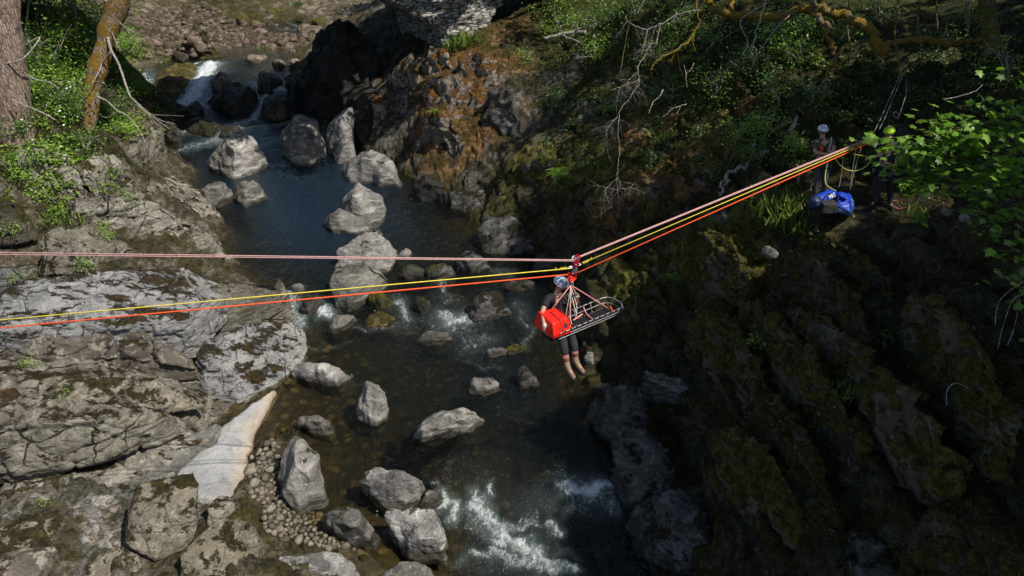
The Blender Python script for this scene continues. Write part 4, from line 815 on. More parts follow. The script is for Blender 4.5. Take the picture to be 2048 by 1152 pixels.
rib('blocky rib left of the small green sapling', [(1370, 610, .3), (1440, 600, .6), (1520, 690, .6), (1560, 780, .4), (1480, 740, .3), (1400, 670, .3)])
rib('broken dark rib beside the shaded gully', [(1480, 770, .2), (1540, 760, .5), (1680, 930, .55), (1720, 1010, .35), (1620, 960, .25), (1520, 850, .2)])
rib('lowest rib with mottled grey face', [(1430, 850, .2), (1500, 840, .5), (1590, 960, .5), (1640, 1050, .35), (1540, 1030, .2), (1450, 930, .2)])
rib('mossy rib at the right edge of the picture', [(1800, 560, .3), (1870, 560, .6), (2030, 760, .7), (2090, 880, .4), (1980, 820, .3), (1850, 660, .3)])
rib('olive knoll at the bottom right corner', [(1780, 1040, .3), (1900, 1010, .6), (2040, 1060, .7), (2090, 1150, .5), (1950, 1190, .4), (1800, 1150, .3)])
rib('low shelf under the grass clump below the rescuers', [(1560, 455, .1), (1660, 450, .25), (1760, 480, .3), (1830, 560, .3), (1700, 540, .2), (1600, 500, .1)])
rib('grey scoured face low in the shade by the bottom edge', [(1700, 1040, .2), (1760, 1050, .4), (1800, 1120, .4), (1760, 1180, .2), (1690, 1130, .1)], 'bank')
# --- loose stones: small cobbles near, larger stones on the upper bar
def stone_mesh(k, sub=2):
    bm = bmesh.new(); bmesh.ops.create_icosphere(bm, subdivisions=sub, radius=1)
    V = np.array([v.co[:] for v in bm.verts])
    s = np.array([1, .75+.2*((k*37) % 5)/5, .55+.1*(k % 3)])
    n = V/np.linalg.norm(V, axis=1)[:, None]
    V2 = n*(1+.28*pn(n*1.1+k*9.7)[:, None]+.1*pn(n*2.7+k)[:, None]); V2 = np.sign(V2)*np.abs(V2)**.9*s
    for v, c in zip(bm.verts, V2): v.co = c
    me = bpy.data.meshes.new('stone'); bm.to_mesh(me); bm.free(); me.polygons.foreach_set('use_smooth', np.ones(len(me.polygons), bool)); return me
M['cob'] = rock_mat('cream_cobble', (.2, .175, .14), (.4, .35, .28), (.5, .45, .37), .4, fine=.006, rough=.7, vary=.55)
M['barstone'] = rock_mat('bar_stone', (.17, .12, .09), (.36, .28, .22), (.46, .39, .32), .5, moss=((.07, .045, .012), .3, 1.6), fine=.03, vary=.6)
ME1 = []; ME2 = []
for k in range(7):
    me = stone_mesh(k); me.materials.append(M['cob']); ME1.append(me)
    me = stone_mesh(k+20, 3); me.materials.append(M['barstone']); ME2.append(me)
def stone(me, p, s, name, label, cat, group, tilt=.35):
    o = bpy.data.objects.new(name, me); COL.objects.link(o); o.location = p; o.scale = (s, s, s)
    o.rotation_euler = (random.uniform(-tilt, tilt), random.uniform(-tilt, tilt), random.uniform(0, 6.3)); return tag(o, label, cat, group)
poly_c = [(505, 905), (545, 880), (560, 900), (552, 940), (580, 1000), (600, 1030), (640, 1015), (645, 1040), (690, 1085), (712, 1100), (660, 1098), (560, 1078), (528, 1060), (527, 1010), (495, 985), (500, 950)]
def inpoly(x, y, P):
    c = False; n = len(P)
    for i in range(n):
        (x1, y1), (x2, y2) = P[i], P[(i+1) % n]
        if (y1 > y) != (y2 > y) and x < (x2-x1)*(y-y1)/(y2-y1)+x1: c = not c
    return c
spots = []; tries = 0
while len(spots) < 250 and tries < 14000:
    tries += 1
    x, y = random.uniform(495, 715), random.uniform(878, 1102)
    if not inpoly(x, y, poly_c): continue
    if y < 960 and random.random() > .45: continue
    rr = random.choice([4.5, 5.5, 6.5, 7.5, 9.5, 12]) if random.random() < .6 else random.uniform(3.5, 6)
    if any((x-a)**2+((y-b)*1.25)**2 < (.85*(rr+c))**2 for a, b, c in spots): continue
    spots.append((x, y, rr))
for (x, y, rr) in spots:
    p = hit(x, y); s = rr*depth(p)/F
    stone(random.choice(ME1), p+Vector((0, 0, s*.25)), s*1.12, 'cobble', 'rounded cream cobble lying in the small gravel beach between the boulders', 'cobble', 'cobbles of the small beach')
for (x, y, rr, lab) in [(578, 770, 13, 'orange brown stone in the shallows under the ledge'), (567, 862, 9, 'ochre stone under clear water near the cobbles'), (730, 910, 6, 'yellow leaf coloured stone on the riverbed'), (727, 1118, 9, 'rusty stone below the leaf shaped boulder')]:
    p = hit(x, y); s = rr*depth(p)/F; o = stone(ME1[2].copy(), p+Vector((0, 0, s*.3)), s, 'cobble', lab, 'cobble', None)
    o.data.materials.clear(); o.data.materials.append(M['sunk'])
for k in range(26):
    x, y = RS.uniform(165, 240), RS.uniform(1000, 1090); p = hit(x, y); s = RS.uniform(3, 9)*depth(p)/F
    stone(random.choice(ME1), p+Vector((0, 0, s*.25)), s, 'cobble', 'pale cobble wedged in the gully left of the big mossy cube boulder', 'cobble', 'cobbles in the gully')
poly_b = [(255, 45), (300, 22), (370, 10), (425, 12), (470, 45), (560, 52), (660, 60), (640, 90), (600, 78), (560, 90), (460, 100), (410, 112), (360, 112), (300, 118), (255, 110)]
spots = []; tries = 0
while len(spots) < 230 and tries < 14000:
    tries += 1
    x, y = random.uniform(250, 665), random.uniform(8, 122)
    if not inpoly(x, y, poly_b): continue
    rr = (random.uniform(4, 8) if random.random() < .75 else random.uniform(8, 17))*(.55+.6*y/110)
    if any((x-a)**2+((y-b)*2.2)**2 < (.8*(rr+c))**2 for a, b, c in spots): continue
    spots.append((x, y, rr))
for (x, y, rr) in spots:
    p = hit(x, y); s = rr*depth(p)/F
    stone(random.choice(ME2), p+Vector((0, 0, s*.2)), s*1.1, 'river_stone', 'pinkish brown stone on the sunlit gravel bar above the falls', 'stone', 'stones of the upper gravel bar', .25)
for (x, y, rr, lab) in [(1600, 372, 5, ''), (1745, 425, 6, 'pale pebble on the dirt ledge left of the rope pile'), (1895, 430, 13, 'pale stone under the sycamore leaves, upper one'), (1928, 440, 13, 'pale stone under the sycamore leaves, lower one')]:
    if lab:
        p = hit(x, y); s = rr*depth(p)/F; stone(ME1[1], p+Vector((0, 0, s*.3)), s, 'stone', lab, 'stone', None)
# ================================================================ BRIDGE
M['stone'] = None
def stonework():
    t = NT('rubble_masonry'); v = t.n('TexCoord').outputs['Object']
    wv = t.n('VectorMath', operation='ADD', i={0: v, 1: t.n('VectorMath', operation='SCALE', i={0: t.n('TexNoise', i={'Vector': v, 'Scale': 2.5, 'Detail': 3.}).outputs[1], 'Scale': .25}).outputs[0]}).outputs[0]
    mp = t.n('Mapping', i={'Vector': wv, 'Scale': (1, 1, 3.2)}).outputs[0]
    e = t.vor(mp, 2.1, 'DISTANCE_TO_EDGE'); cc = t.n('SeparateColor', i={0: t.n('TexVoronoi', i={'Vector': mp, 'Scale': 2.1}).outputs['Color']}).outputs[0]
    n = t.noise(v, 12., 6, .7)
    col = t.mix(cc, (.3, .29, .27), (.55, .53, .49)); col = t.mix(t.ramp(n, .3, .7), t.mix(.5, col, (.1, .09, .08)), col)
    col = t.mix(t.ramp(e, .02, .09, .9, 0.), col, (.03, .028, .025))
    h = t.math('ADD', t.ramp(e, 0, .12), t.math('MULTIPLY', n, .5))
    return t.done(t.bsdf(col, .85, t.bump(h, .09, 1.), .2))
MS = stonework()
br0 = Vector((-3.4, 34.6, 3.2)); ba = Vector((math.cos(R(25)), math.sin(R(25)), 0)); bn = Vector((ba.y, -ba.x, 0))   # axis, face normal
bridge = empty('stone_bridge', br0, 'old rubble stone arch bridge standing on the outcrop above the gorge', 'bridge')
def bp(s, wd, z): return br0+ba*s-bn*wd+Vector((0, 0, z-br0.z))
def prism(name, prof, w0, w1, mat, par, jit=.05):
    n = len(prof); bm = bmesh.new()
    f = [bm.verts.new(bp(s, w0, z)) for s, z in prof]; b = [bm.verts.new(bp(s, w1, z)) for s, z in prof]
    bm.faces.new(f); bm.faces.new(b[::-1])
    for i in range(n): bm.faces.new([f[i], b[i], b[(i+1) % n], f[(i+1) % n]])
    bmesh.ops.recalc_face_normals(bm, faces=bm.faces)
    V, Fc = remesh(bm, .09); N = vnormals(V, Fc)
    f1, fe, idc = cells(V*np.array([2.2, 2.2, 5.5]), 3)
    V = V+N*((idc-.5)*.2-.06*sstep(.1, 0, fe)+fbm(V*3, 3)*.09)[:, None]
    return mesh_np(name, V, Fc, mat, par)
# spandrel profile with a big segmental arch on the left and a small one on the right
def arc(s0, z0, s1, z1, rise, n=18):
    out = []
    for i in range(n+1):
        t = i/n; s = s0+(s1-s0)*t; out.append((s, z0+(z1-z0)*t+rise*4*t*(1-t)))
    return out
PW = 2.6
big = arc(-21., 5.6, 0., 5.3, 3.6); small = arc(PW, 5.55, PW+6.5, 5.9, 2.2)
prof = [(-25, 3.0), (-21, 3.0)]+big+[(0, 3.2), (PW, 3.6)]+small+[(PW+6.5, 4.), (PW+9, 4.), (PW+9, 9.8), (-25, 9.8)]
prism('spandrel_wall', prof, 0, 7.5, MS, bridge)
prism('parapet', [(-25.2, 9.8), (PW+9.2, 9.8), (PW+9.2, 10.5), (-25.2, 10.5)], -.08, .4, MS, bridge)

# ================================================================ VEGETATION helpers
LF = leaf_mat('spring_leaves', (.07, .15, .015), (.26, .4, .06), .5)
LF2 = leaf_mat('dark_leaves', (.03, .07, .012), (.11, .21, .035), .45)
LF3 = leaf_mat('blossom_leaves', (.05, .12, .015), (.17, .28, .05), .4, (.75, .75, .68))
LFS = leaf_mat('sycamore_leaves', (.03, .08, .008), (.17, .33, .025), .6)
LFF = leaf_mat('fern_fronds', (.07, .14, .02), (.18, .3, .04), .4)
LFG = leaf_mat('grass_blades', (.06, .11, .02), (.18, .24, .05), .3)
LFM = leaf_mat('moss_tufts', (.07, .075, .014), (.3, .25, .045), .1)
LFD = leaf_mat('dry_litter', (.1, .06, .02), (.26, .17, .06), .2)
BK1 = bark_mat('furrowed_bark', (.17, .12, .09), (.34, .27, .22))
BK2 = bark_mat('mossy_bark', (.15, .11, .07), (.28, .22, .15), (.26, .15, .02), .55)
BK3 = bark_mat('dead_twig', (.26, .24, .2), (.48, .45, .4), None)
BK6 = bark_mat('grey_dead_twig', (.14, .13, .11), (.3, .28, .25), None)
BK4 = bark_mat('green_trunk', (.1, .08, .05), (.2, .16, .1), (.13, .13, .02), .6)
BK5 = bark_mat('golden_moss_branch', (.13, .1, .05), (.22, .17, .08), (.26, .17, .02), .75)
LEAF = {}
def _leaf(kind):
    if kind == 'oval': V = [(0, 0, 0), (.28, .4, .05), (0, 1, -.06), (-.28, .4, .05)]; Fc = [(0, 1, 2, 3)]
    elif kind == 'grass': V = [(-.05, 0, 0), (.05, 0, 0), (.03, .6, .05), (0, 1, .22), (-.03, .6, .05)]; Fc = [(0, 1, 2, 3, 4)]
    else:
        a = [(0, 0), (.22, -.1), (.5, .08), (.34, .3), (.62, .55), (.3, .58), (.24, .7), (0, 1.05), (-.24, .7), (-.3, .58), (-.62, .55), (-.34, .3), (-.5, .08), (-.22, -.1)]
        V = [(x, y, -.25*x*x-.12*y*y) for x, y in a]+[(0, .4, .04)]; c = len(V)-1
        Fc = [(i, (i+1) % c, c) for i in range(c)]
    return np.array(V, float), Fc
for k in ('oval', 'grass', 'syc'): LEAF[k] = _leaf(k)
def leaves(name, P, size, mat, parent=None, kind='oval', up=.5, rnd=None, flat=0., origin=None, sunny=True):
    """P (n,3) leaf positions -> one mesh of individual leaves"""
    P = np.asarray(P, float); n = len(P); LV, LFc = LEAF[kind]
    z = RS.normal(size=(n, 3)); z[:, 2] = np.abs(z[:, 2])+up*1.6; z /= np.linalg.norm(z, axis=1)[:, None]
    a = RS.normal(size=(n, 3)); a[:, 2] -= flat; a -= z*(a*z).sum(1)[:, None]; a /= np.linalg.norm(a, axis=1)[:, None]; b = np.cross(a, z)
    if kind == 'grass': a, z = z.copy(), np.cross(z, a); b = np.cross(a, z)
    s = size*RS.uniform(.6, 1.25, n)
    V = P[:, None]+(LV[None, :, 0, None]*b[:, None]+LV[None, :, 1, None]*a[:, None]+LV[None, :, 2, None]*z[:, None])*s[:, None, None]
    nv = len(LV); V = V.reshape(-1, 3); k = len(LFc[0]); Fc = (np.array(LFc)[None]+(np.arange(n)*nv)[:, None, None]).reshape(-1, k)
    o = mesh_np(name, V, Fc, mat, parent, False, origin)
    r = RS.uniform(0, 1, n) if rnd is None else rnd
    fattr(o, 'rnd', np.repeat(r, nv)); return o
def blob(c, r, n, shell=.45):
    d = RS.normal(size=(n, 3)); d /= np.linalg.norm(d, axis=1)[:, None]
    rr = RS.uniform(shell, 1, n)**.7; return np.array(c)+d*rr[:, None]*np.array(r)
def clumpy(c, r, n, k=14, cr=.35):
    """leaf clumps spread through an ellipsoid: uneven outline with gaps"""
    cs = blob(c, r, k, .1); P = []
    for q in cs:
        m = max(3, int(n/k*RS.uniform(.4, 1.6))); P.append(q+RS.normal(size=(m, 3))*np.array(r)*cr*RS.uniform(.5, 1.1))
    return np.concatenate(P)
def twig(mb, p, d, L, r, depth_, droop=.0, curl=.35, tips=None, br=3, sides=5):
    d = d.normalized(); P = [p.copy()]; n = 6; q = p.copy(); ax = Vector(RS.normal(size=3))
    for i in range(n):
        d = (d+Vector(RS.normal(size=3))*curl*.35+ax*.05*curl+Vector((0, 0, -droop*.16))).normalized(); q = q+d*(L/n); P.append(q.copy())
    mb.tube(P, [r*(1-.75*i/n) for i in range(n+1)], sides)
    if tips is not None: tips.append(P[-1]); tips.append(P[4])
    if depth_ > 0:
        for k in range(br):
            i = int(RS.randint(1, n)); dd = (P[i+1]-P[i]).normalized()+Vector(RS.normal(size=3))*.75
            twig(mb, P[i], dd, L*RS.uniform(.4, .7), r*.5, depth_-1, droop, curl, tips, br, sides)
def shrub(label, px, py, r, n, mat, size=.11, name='shrub', cat='shrub', group=None, lift=.5, kind='oval', at=None, k=16, stems=4, cr=.33, up=.5, bark=None):
    p = at or hit2(px, py); c = p+Vector((0, 0, lift*r[2]))
    e = empty(name, p, label, cat, group)
    leaves('foliage', clumpy(c, r, n, k, cr), size, mat, e, kind, up)
    mb = MB()
    for i in range(stems):
        twig(mb, p-Vector((0, 0, .1)), Vector((RS.normal()*.5, RS.normal()*.5, 1.)), r[2]*1.5, .02+.01*r[2], 1)
    if stems: mb.build('stems', bark or BK3, e)
    return e

# ---------------------------------------------------------------- left bank trees
tb = hit(35, 245)
def trunk(name, label, pts, rad, bark, cat='tree', group=None, parts=True, sides=14, root=True):
    P = spline(pts, 6); n = len(P); rr = [np.interp(i/(n-1), np.linspace(0, 1, len(rad)), rad) for i in range(n)]
    e = empty(name, P[0], label, cat, group)
    V, Fc = tube_vf(P, rr, sides); V = np.array([v[:] for v in V])
    ctr = np.repeat(np.array([p[:] for p in P]), sides, 0); dr = V-ctr; ln = np.linalg.norm(dr, axis=1)[:, None]
    V = V+dr/ln*ln*(fbm(V*2.3, 3)[:, None]*.3)
    mesh_np('trunk', V, Fc, bark, e); return e, P
t1 = Wt(28, 250, depth(tb)+.1)
e, P = trunk('oak_tree', 'thick furrowed grey brown tree trunk at the left edge', [t1-Vector((0, 0, .8)), t1, Wt(20, 120, depth(tb)-.6), Wt(8, 0, depth(tb)-1.2), Wt(-10, -300, depth(tb)-2.4), Wt(-20, -700, depth(tb)-4)], [.62, .5, .4, .38, .34, .28], BK1)
mb = MB()
for (a, b_, c, d_) in [((52, 150), (75, 160), (100, 165), (118, 178)), ((50, 90), (80, 75), (45, 118), (0, 128)), ((20, 198), (60, 215), (90, 228), (110, 240))]:
    tt = depth(tb)-.8; mb.tube(spline([Wt(*a, tt), Wt(*b_, tt-.1), Wt(*c, tt-.2), Wt(*d_, tt-.1)], 5), .022, 5)
mb.build('branches', BK3, e)
ctop = Wt(-20, -700, depth(tb)-4)
leaves('crown', np.concatenate([clumpy(ctop+Vector((RS.normal()*2, RS.normal()*2, RS.normal()*1)), (3.5, 3, 2), 1500, 20) for _ in range(3)]), .2, LF, e)
mt = hit(180, 250); dd = depth(mt)
e2, P = trunk('leaning_tree', 'crooked leaning trunk wrapped in orange moss above the falls', [Wt(176, 262, dd), Wt(182, 225, dd), Wt(186, 175, dd-.1), Wt(196, 135, dd-.2), Wt(208, 90, dd-.3), Wt(222, 45, dd-.4), Wt(240, 0, dd-.6), Wt(260, -60, dd-.8), Wt(250, -300, dd-1.5)], [.22, .22, .26, .3, .26, .33, .3, .24, .18], BK2)
mb = MB()
for pts, r in [([(216, 75), (222, 100), (238, 130), (255, 180), (262, 195), (268, 205), (268, 222)], .05), ([(222, 103), (205, 125), (200, 140), (185, 165), (165, 190)], .035), ([(262, 195), (290, 220), (320, 240), (350, 248)], .03),
               ([(192, 192), (215, 203), (235, 222), (255, 232), (280, 262), (296, 300)], .03), ([(268, 205), (300, 230), (335, 255), (340, 262)], .02), ([(215, 0), (225, 30), (260, 60), (300, 75)], .02), ([(214, 0), (216, 30), (222, 60), (240, 100)], .03),
               ([(283, 215), (310, 243), (330, 268), (345, 262)], .012), ([(300, 228), (320, 230), (368, 232)], .012), ([(238, 222), (215, 235), (200, 230)], .015), ([(250, 0), (290, 10), (330, 30)], .015)]:
    mb.tube(spline([Wt(x, y, dd-.5+RS.uniform(-.2, .2)) for x, y in pts], 5), [r*(1-.7*i/(5*(len(pts)-1))) for i in range(5*(len(pts)-1)+1)], 5)
mb.build('branches', BK3, e2)
leaves('crown', clumpy(Wt(230, -420, dd-1.5), (2.5, 2, 1.8), 1600, 18), .17, LF, e2)
GS = 'leafy shrubs on the left bank'
specs = [('bright lime sapling foliage hanging over the white falls', (262, 110), 1.2, 1900, LF, .13), ('lime sycamore seedling just right of the mossy trunk', (268, 180), .95, 1300, LF, .12), ('loose green bush left of the leaning trunk at mid height', (110, 110), 1.7, 2600, LF, .13),
         ('green bush between the thick trunk and the leaning trunk', (90, 160), 1.5, 2400, LF, .13), ('thin leafed shrub in the top left corner by the trunk', (85, 35), 2.2, 3200, LF2, .15), ('shrub of small leaves near the top beside the mossy trunk', (155, 40), 2.2, 3200, LF, .14),
         ('open shrub right behind the leaning trunk', (150, 130), 1.4, 2200, LF2, .12), ('low leafy clump under the thick trunk', (75, 205), .9, 1000, LF, .11), ('green bush at the foot of the leaning trunk', (215, 235), 1.0, 1700, LF2, .1), ('leafy sprig cluster on the cliff buttress', (240, 270), .6, 500, LF, .1),
         ('shaded low shrub beside the white lichen rock', (170, 300), .7, 700, LF2, .1), ('leafy clump at the left edge below the blossom', (25, 350), .7, 700, LF, .1), ('green bramble patch on the left edge', (60, 335), .55, 400, LF2, .1), ('small bush growing from the ledge crack', (95, 400), .5, 450, LF, .09),
         ('grassy herb clump on the upper ledge', (125, 440), .4, 350, LF, .08), ('herb patch trailing down the mottled shoulder', (210, 470), .32, 250, LF, .07), ('small herb patch at the left edge of the shoulder', (22, 460), .35, 250, LF, .07), ('low herbs along the top of the pavement', (165, 535), .3, 220, LF, .06), ('small weed in a crack of the lower left slab', (130, 790), .14, 60, LF, .05),
         ('weeds on the rim of the long upper ledge', (262, 400), .3, 160, LF, .06), ('low herbs in the shadow by the upper left ledge', (40, 560), .22, 120, LF, .05), ('trailing weed on the mossy shelf', (60, 735), .25, 160, LF, .05), ('tiny fern below the lower course at the left', (88, 1005), .1, 40, LF, .04)]
for lab, (x, y), r, n, m_, sz in specs: shrub(lab, x, y, (r, r, r*.75), n, m_, sz, group=GS)
shrub('white flowering hawthorn bush between the two trunks', 120, 225, (1.3, .9, .7), 2200, LF3, .09, name='flowering_bush', cat='bush', k=22)
shrub('smaller white flowering spray at the left edge', 30, 262, (.7, .6, .4), 900, LF3, .08, name='flowering_bush', cat='bush')
# thin stems
for i, (pts, lab) in enumerate([([(60, 95), (52, 60), (56, 20), (60, -30)], 'thin pale sapling stem beside the thick trunk'), ([(155, 120), (152, 60), (150, 0), (148, -40)], 'slender sapling stem in the green bush'), ([(140, 60), (128, 20), (120, -30)], 'short slender stem at the top left')]):
    q = hit(*pts[0]); t_ = depth(q)-.2; e, _ = trunk('sapling', lab, [Wt(x, y, t_) for x, y in pts], [.06, .05, .04, .03], BK3, 'sapling', None, sides=6)
# grass tufts
def tuft(label, x, y, r, n, L, mat=LFG, name='grass_tuft', cat='grass tuft', group=None):
    p = hit2(x, y); P = np.array(p)+RS.normal(size=(n, 3))*np.array([r, r, .02]); o = leaves(name, P, L, mat, None, 'grass', .8, origin=tuple(p)); return tag(o, label, cat, group)
for (x, y, r, n, L, lab) in [(50, 210, .25, 160, .45, 'grass tuft at the base of the thick trunk'), (115, 425, .2, 150, .35, 'grass tuft on the upper left ledge'), (130, 445, .3, 150, .3, 'bright grass on the mossy shelf of the left bank'), (935, 88, .4, 160, .6, 'grass tuft at the foot of the bridge pier'), (905, 100, .25, 100, .5, 'small grass tuft left of the pier foot'),
                             (1580, 430, .3, 320, .5, 'tall olive grass clump on the slope below the rescuer'), (1590, 455, .2, 120, .4, 'lower grass clump on the slope below the rescuer'), (520, 100, .3, 60, .3, 'grass growing on the pebble islet'), (1700, 790, .12, 60, .25, 'small yellow green tuft on the dark right slope'), (1835, 430, .2, 60, .2, 'yellowish herb beside the rope pile'),
                             (596, 12, .2, 120, .35, 'grass above the far mossy boulders')]:
    tuft(lab, x, y, r, n, L)
# ---------------------------------------------------------------- right bank
GV = 'bushes on the right slope'
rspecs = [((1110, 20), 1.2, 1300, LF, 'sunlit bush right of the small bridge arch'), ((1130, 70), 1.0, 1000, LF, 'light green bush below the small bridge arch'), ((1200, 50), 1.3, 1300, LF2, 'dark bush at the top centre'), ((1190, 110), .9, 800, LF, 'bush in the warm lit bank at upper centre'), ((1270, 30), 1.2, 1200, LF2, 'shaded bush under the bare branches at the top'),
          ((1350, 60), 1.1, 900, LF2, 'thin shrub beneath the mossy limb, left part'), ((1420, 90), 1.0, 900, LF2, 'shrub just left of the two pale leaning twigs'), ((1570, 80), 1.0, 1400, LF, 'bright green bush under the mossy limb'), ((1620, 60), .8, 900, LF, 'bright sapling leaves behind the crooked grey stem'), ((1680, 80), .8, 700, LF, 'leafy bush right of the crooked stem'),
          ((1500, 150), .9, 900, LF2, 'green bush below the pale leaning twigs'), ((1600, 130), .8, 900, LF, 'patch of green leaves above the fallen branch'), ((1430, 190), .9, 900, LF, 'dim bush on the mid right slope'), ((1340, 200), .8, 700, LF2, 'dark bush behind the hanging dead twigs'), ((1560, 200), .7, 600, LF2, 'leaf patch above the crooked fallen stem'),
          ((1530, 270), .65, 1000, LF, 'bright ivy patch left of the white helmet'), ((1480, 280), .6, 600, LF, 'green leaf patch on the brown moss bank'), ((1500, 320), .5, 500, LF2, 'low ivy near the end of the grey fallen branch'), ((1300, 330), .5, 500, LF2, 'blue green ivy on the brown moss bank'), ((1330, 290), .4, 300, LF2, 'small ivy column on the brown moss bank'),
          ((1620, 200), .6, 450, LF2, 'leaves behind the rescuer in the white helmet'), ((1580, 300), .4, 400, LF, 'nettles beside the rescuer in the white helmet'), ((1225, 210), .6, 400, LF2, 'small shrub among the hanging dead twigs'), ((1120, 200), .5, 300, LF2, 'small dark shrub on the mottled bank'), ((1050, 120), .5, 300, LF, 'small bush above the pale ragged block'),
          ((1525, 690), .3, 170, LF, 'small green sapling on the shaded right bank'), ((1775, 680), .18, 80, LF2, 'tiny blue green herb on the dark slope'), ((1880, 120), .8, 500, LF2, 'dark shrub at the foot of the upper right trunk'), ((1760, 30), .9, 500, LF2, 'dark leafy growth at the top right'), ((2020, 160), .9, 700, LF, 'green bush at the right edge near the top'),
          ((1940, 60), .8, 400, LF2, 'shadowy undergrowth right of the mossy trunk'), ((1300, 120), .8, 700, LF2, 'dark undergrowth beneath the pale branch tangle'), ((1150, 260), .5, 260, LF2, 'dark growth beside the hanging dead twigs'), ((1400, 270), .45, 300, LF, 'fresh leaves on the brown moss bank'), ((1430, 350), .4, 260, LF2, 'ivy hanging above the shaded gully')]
for (x, y), r, n, m_, lab in rspecs: shrub(lab, x, y, (r, r, r*.7), n, m_, .085 if r < 1 else .1, group=GV, stems=3)
def fern(label, x, y, r, n=9, mat=LFF, p=None):
    p = p or hit2(x, y); mb = MB()
    for i in range(n):
        a = 6.283*i/n+RS.uniform(-.2, .2); d = Vector((math.cos(a), math.sin(a), 0)); L = r*RS.uniform(.8, 1.15); sd_ = d.cross(Vector((0, 0, 1))); rv = RS.uniform()
        pr = [p+d*L*t+Vector((0, 0, L*(.75*t-.75*t*t)*1.2)) for t in np.linspace(0, 1, 12)]
        mb.tube(pr, .006, 3)
        mb.r += [rv]*(len(mb.V)-len(mb.r))
        for j in range(1, 12):
            wd = L*.24*math.sin(math.pi*min(1, .12+j/12.5)); q = pr[j]; f = d*.03*r
            for s_g in (-1, 1): mb.add([q, q+sd_*s_g*wd*.5+f*1.4+Vector((0, 0, .01)), q+sd_*s_g*wd+f*2.-Vector((0, 0, wd*.15)), q+sd_*s_g*wd*.5-f*.6], [(0, 1, 2, 3)], rv)
    o = mb.build('fern', mat, None, False, origin=tuple(p)); tag(o, label, 'fern', None)
fern('bright green fern on the mossy shelf above the pool', 1130, 352, .75, 13)
fern('small fern left of the bright green fern', 1120, 375, .4)
fern('yellow green fern among the hanging twigs', 1215, 222, .6); fern('fern spray below the golden mossy bough', 1385, 120, .5)
fern('small fern on the sunlit outcrop', 868, 225, .4); fern('low fern by the waterside mossy hump', 1350, 560, .35)

# mossy cushions / litter on right bank (small leaf clumps): ground cover nobody could count
def cover(name, label, regions, mat, size, kind='oval', up=.6):
    P = []
    for (x0, y0, x1, y1, n) in regions:
        for _ in range(n):
            x, y = RS.uniform(x0, x1), RS.uniform(y0, y1)
            if RS.uniform() > .9*sstep(.42, .6, np.array([.5+.5*pn(np.array([[x*.013, y*.018, 3.]]))[0]]))[0]+.1: continue
            p = hit2(x, y); m = RS.randint(3, 8); P.append(np.array(p)+RS.normal(size=(m, 3))*np.array([.07, .07, .02]))
    P = np.concatenate(P); o = leaves(name, P, size, mat, None, kind, up); return tag(o, label, None, None, 'stuff')
cover('moss_cover', 'tufted olive moss covering the right bank', [(1180, 440, 2048, 1152, 9000), (1000, 290, 1600, 480, 3000), (820, 150, 1060, 330, 700)], LFM, .045, 'grass')
cover('leaf_litter', 'dry brown leaf litter and heather on the banks', [(1000, 100, 2048, 460, 2600), (1300, 500, 1700, 900, 500), (840, 120, 1060, 330, 500)], LFD, .05)
cover('ivy_cover', 'scattered ivy leaves spread over the upper right slope', [(1080, 0, 1750, 330, 6500), (1750, 0, 2048, 250, 800)], LF2, .09)
cover('sun_painted_moss', 'thick yellow green moss on the hump right of the ropes, coloured brighter for sunlight', [(1350, 440, 1560, 590, 1500), (1180, 520, 1350, 620, 500), (1000, 290, 1300, 400, 600)], leaf_mat('sun_painted_moss_tufts', (.12, .12, .015), (.42, .36, .06), .2), .05, 'grass')  # moss colour lightened in place of sunlight on the hump
cover('brown_moss', 'tufted brown moss in the joints of the left ledges', [(0, 400, 430, 540, 500), (0, 700, 420, 860, 350), (0, 1000, 240, 1152, 500), (0, 560, 380, 660, 120)], leaf_mat('brown_moss_tufts', (.05, .03, .01), (.16, .11, .03), .1), .035, 'grass')
cover('undergrowth', 'thin green undergrowth on the upper left bank', [(40, 0, 275, 260, 7000), (225, 90, 345, 270, 1500), (0, 250, 200, 330, 500), (0, 250, 240, 400, 500)], LF, .13)
# ================================================================ right hand branches and trees
def limb(name, label, paths, bark, cat, group=None, drops=0, side=0, drop_len=.5, split=None):
    """paths: [([(px,py,t)...], r0, r1)]"""
    mb = MB(); o0 = Wt(*paths[0][0][0]); ax = None
    for pts, r0, r1 in paths:
        P = spline([Wt(*p) for p in pts], 6); n = len(P)
        P = [p+Vector(RS.normal(size=3))*r0*.5 for p in P]
        mb.tube(P, [r0+(r1-r0)*i/(n-1) for i in range(n)], 8 if r0 > .03 else 5)
        for _ in range(drops):
            i = int(RS.randint(1, n-1)); dirn = Vector((RS.normal()*.8, RS.normal()*.4, -.6+RS.normal()*.5))
            twig(mb, P[i], dirn, drop_len*RS.uniform(.5, 1.2), max(.006, r1*.6), 1, droop=.9, curl=.55, br=3, sides=4)
    o = mb.build(name, bark, None, origin=tuple(o0)); return tag(o, label, cat, group)
limb('mossy_limb', 'golden mossy limb sweeping across the top right and ending in a sawn stub', [([(1416, 5, 18.5), (1432, 22, 18.5), (1475, 32, 18.4), (1560, 31, 18), (1620, 18, 18), (1680, 28, 17.8), (1735, 58, 17.5), (1760, 95, 17.3), (1772, 108, 17.2)], .1, .13),
     ([(1758, 92, 17.3), (1790, 84, 17.3), (1850, 83, 17.4), (1905, 86, 17.6), (1945, 86, 17.9), (2060, 80, 18.5)], .09, .08), ([(1470, 30, 18.4), (1462, 10, 18.5), (1468, -30, 18.6)], .06, .05)], BK5, 'tree limb')
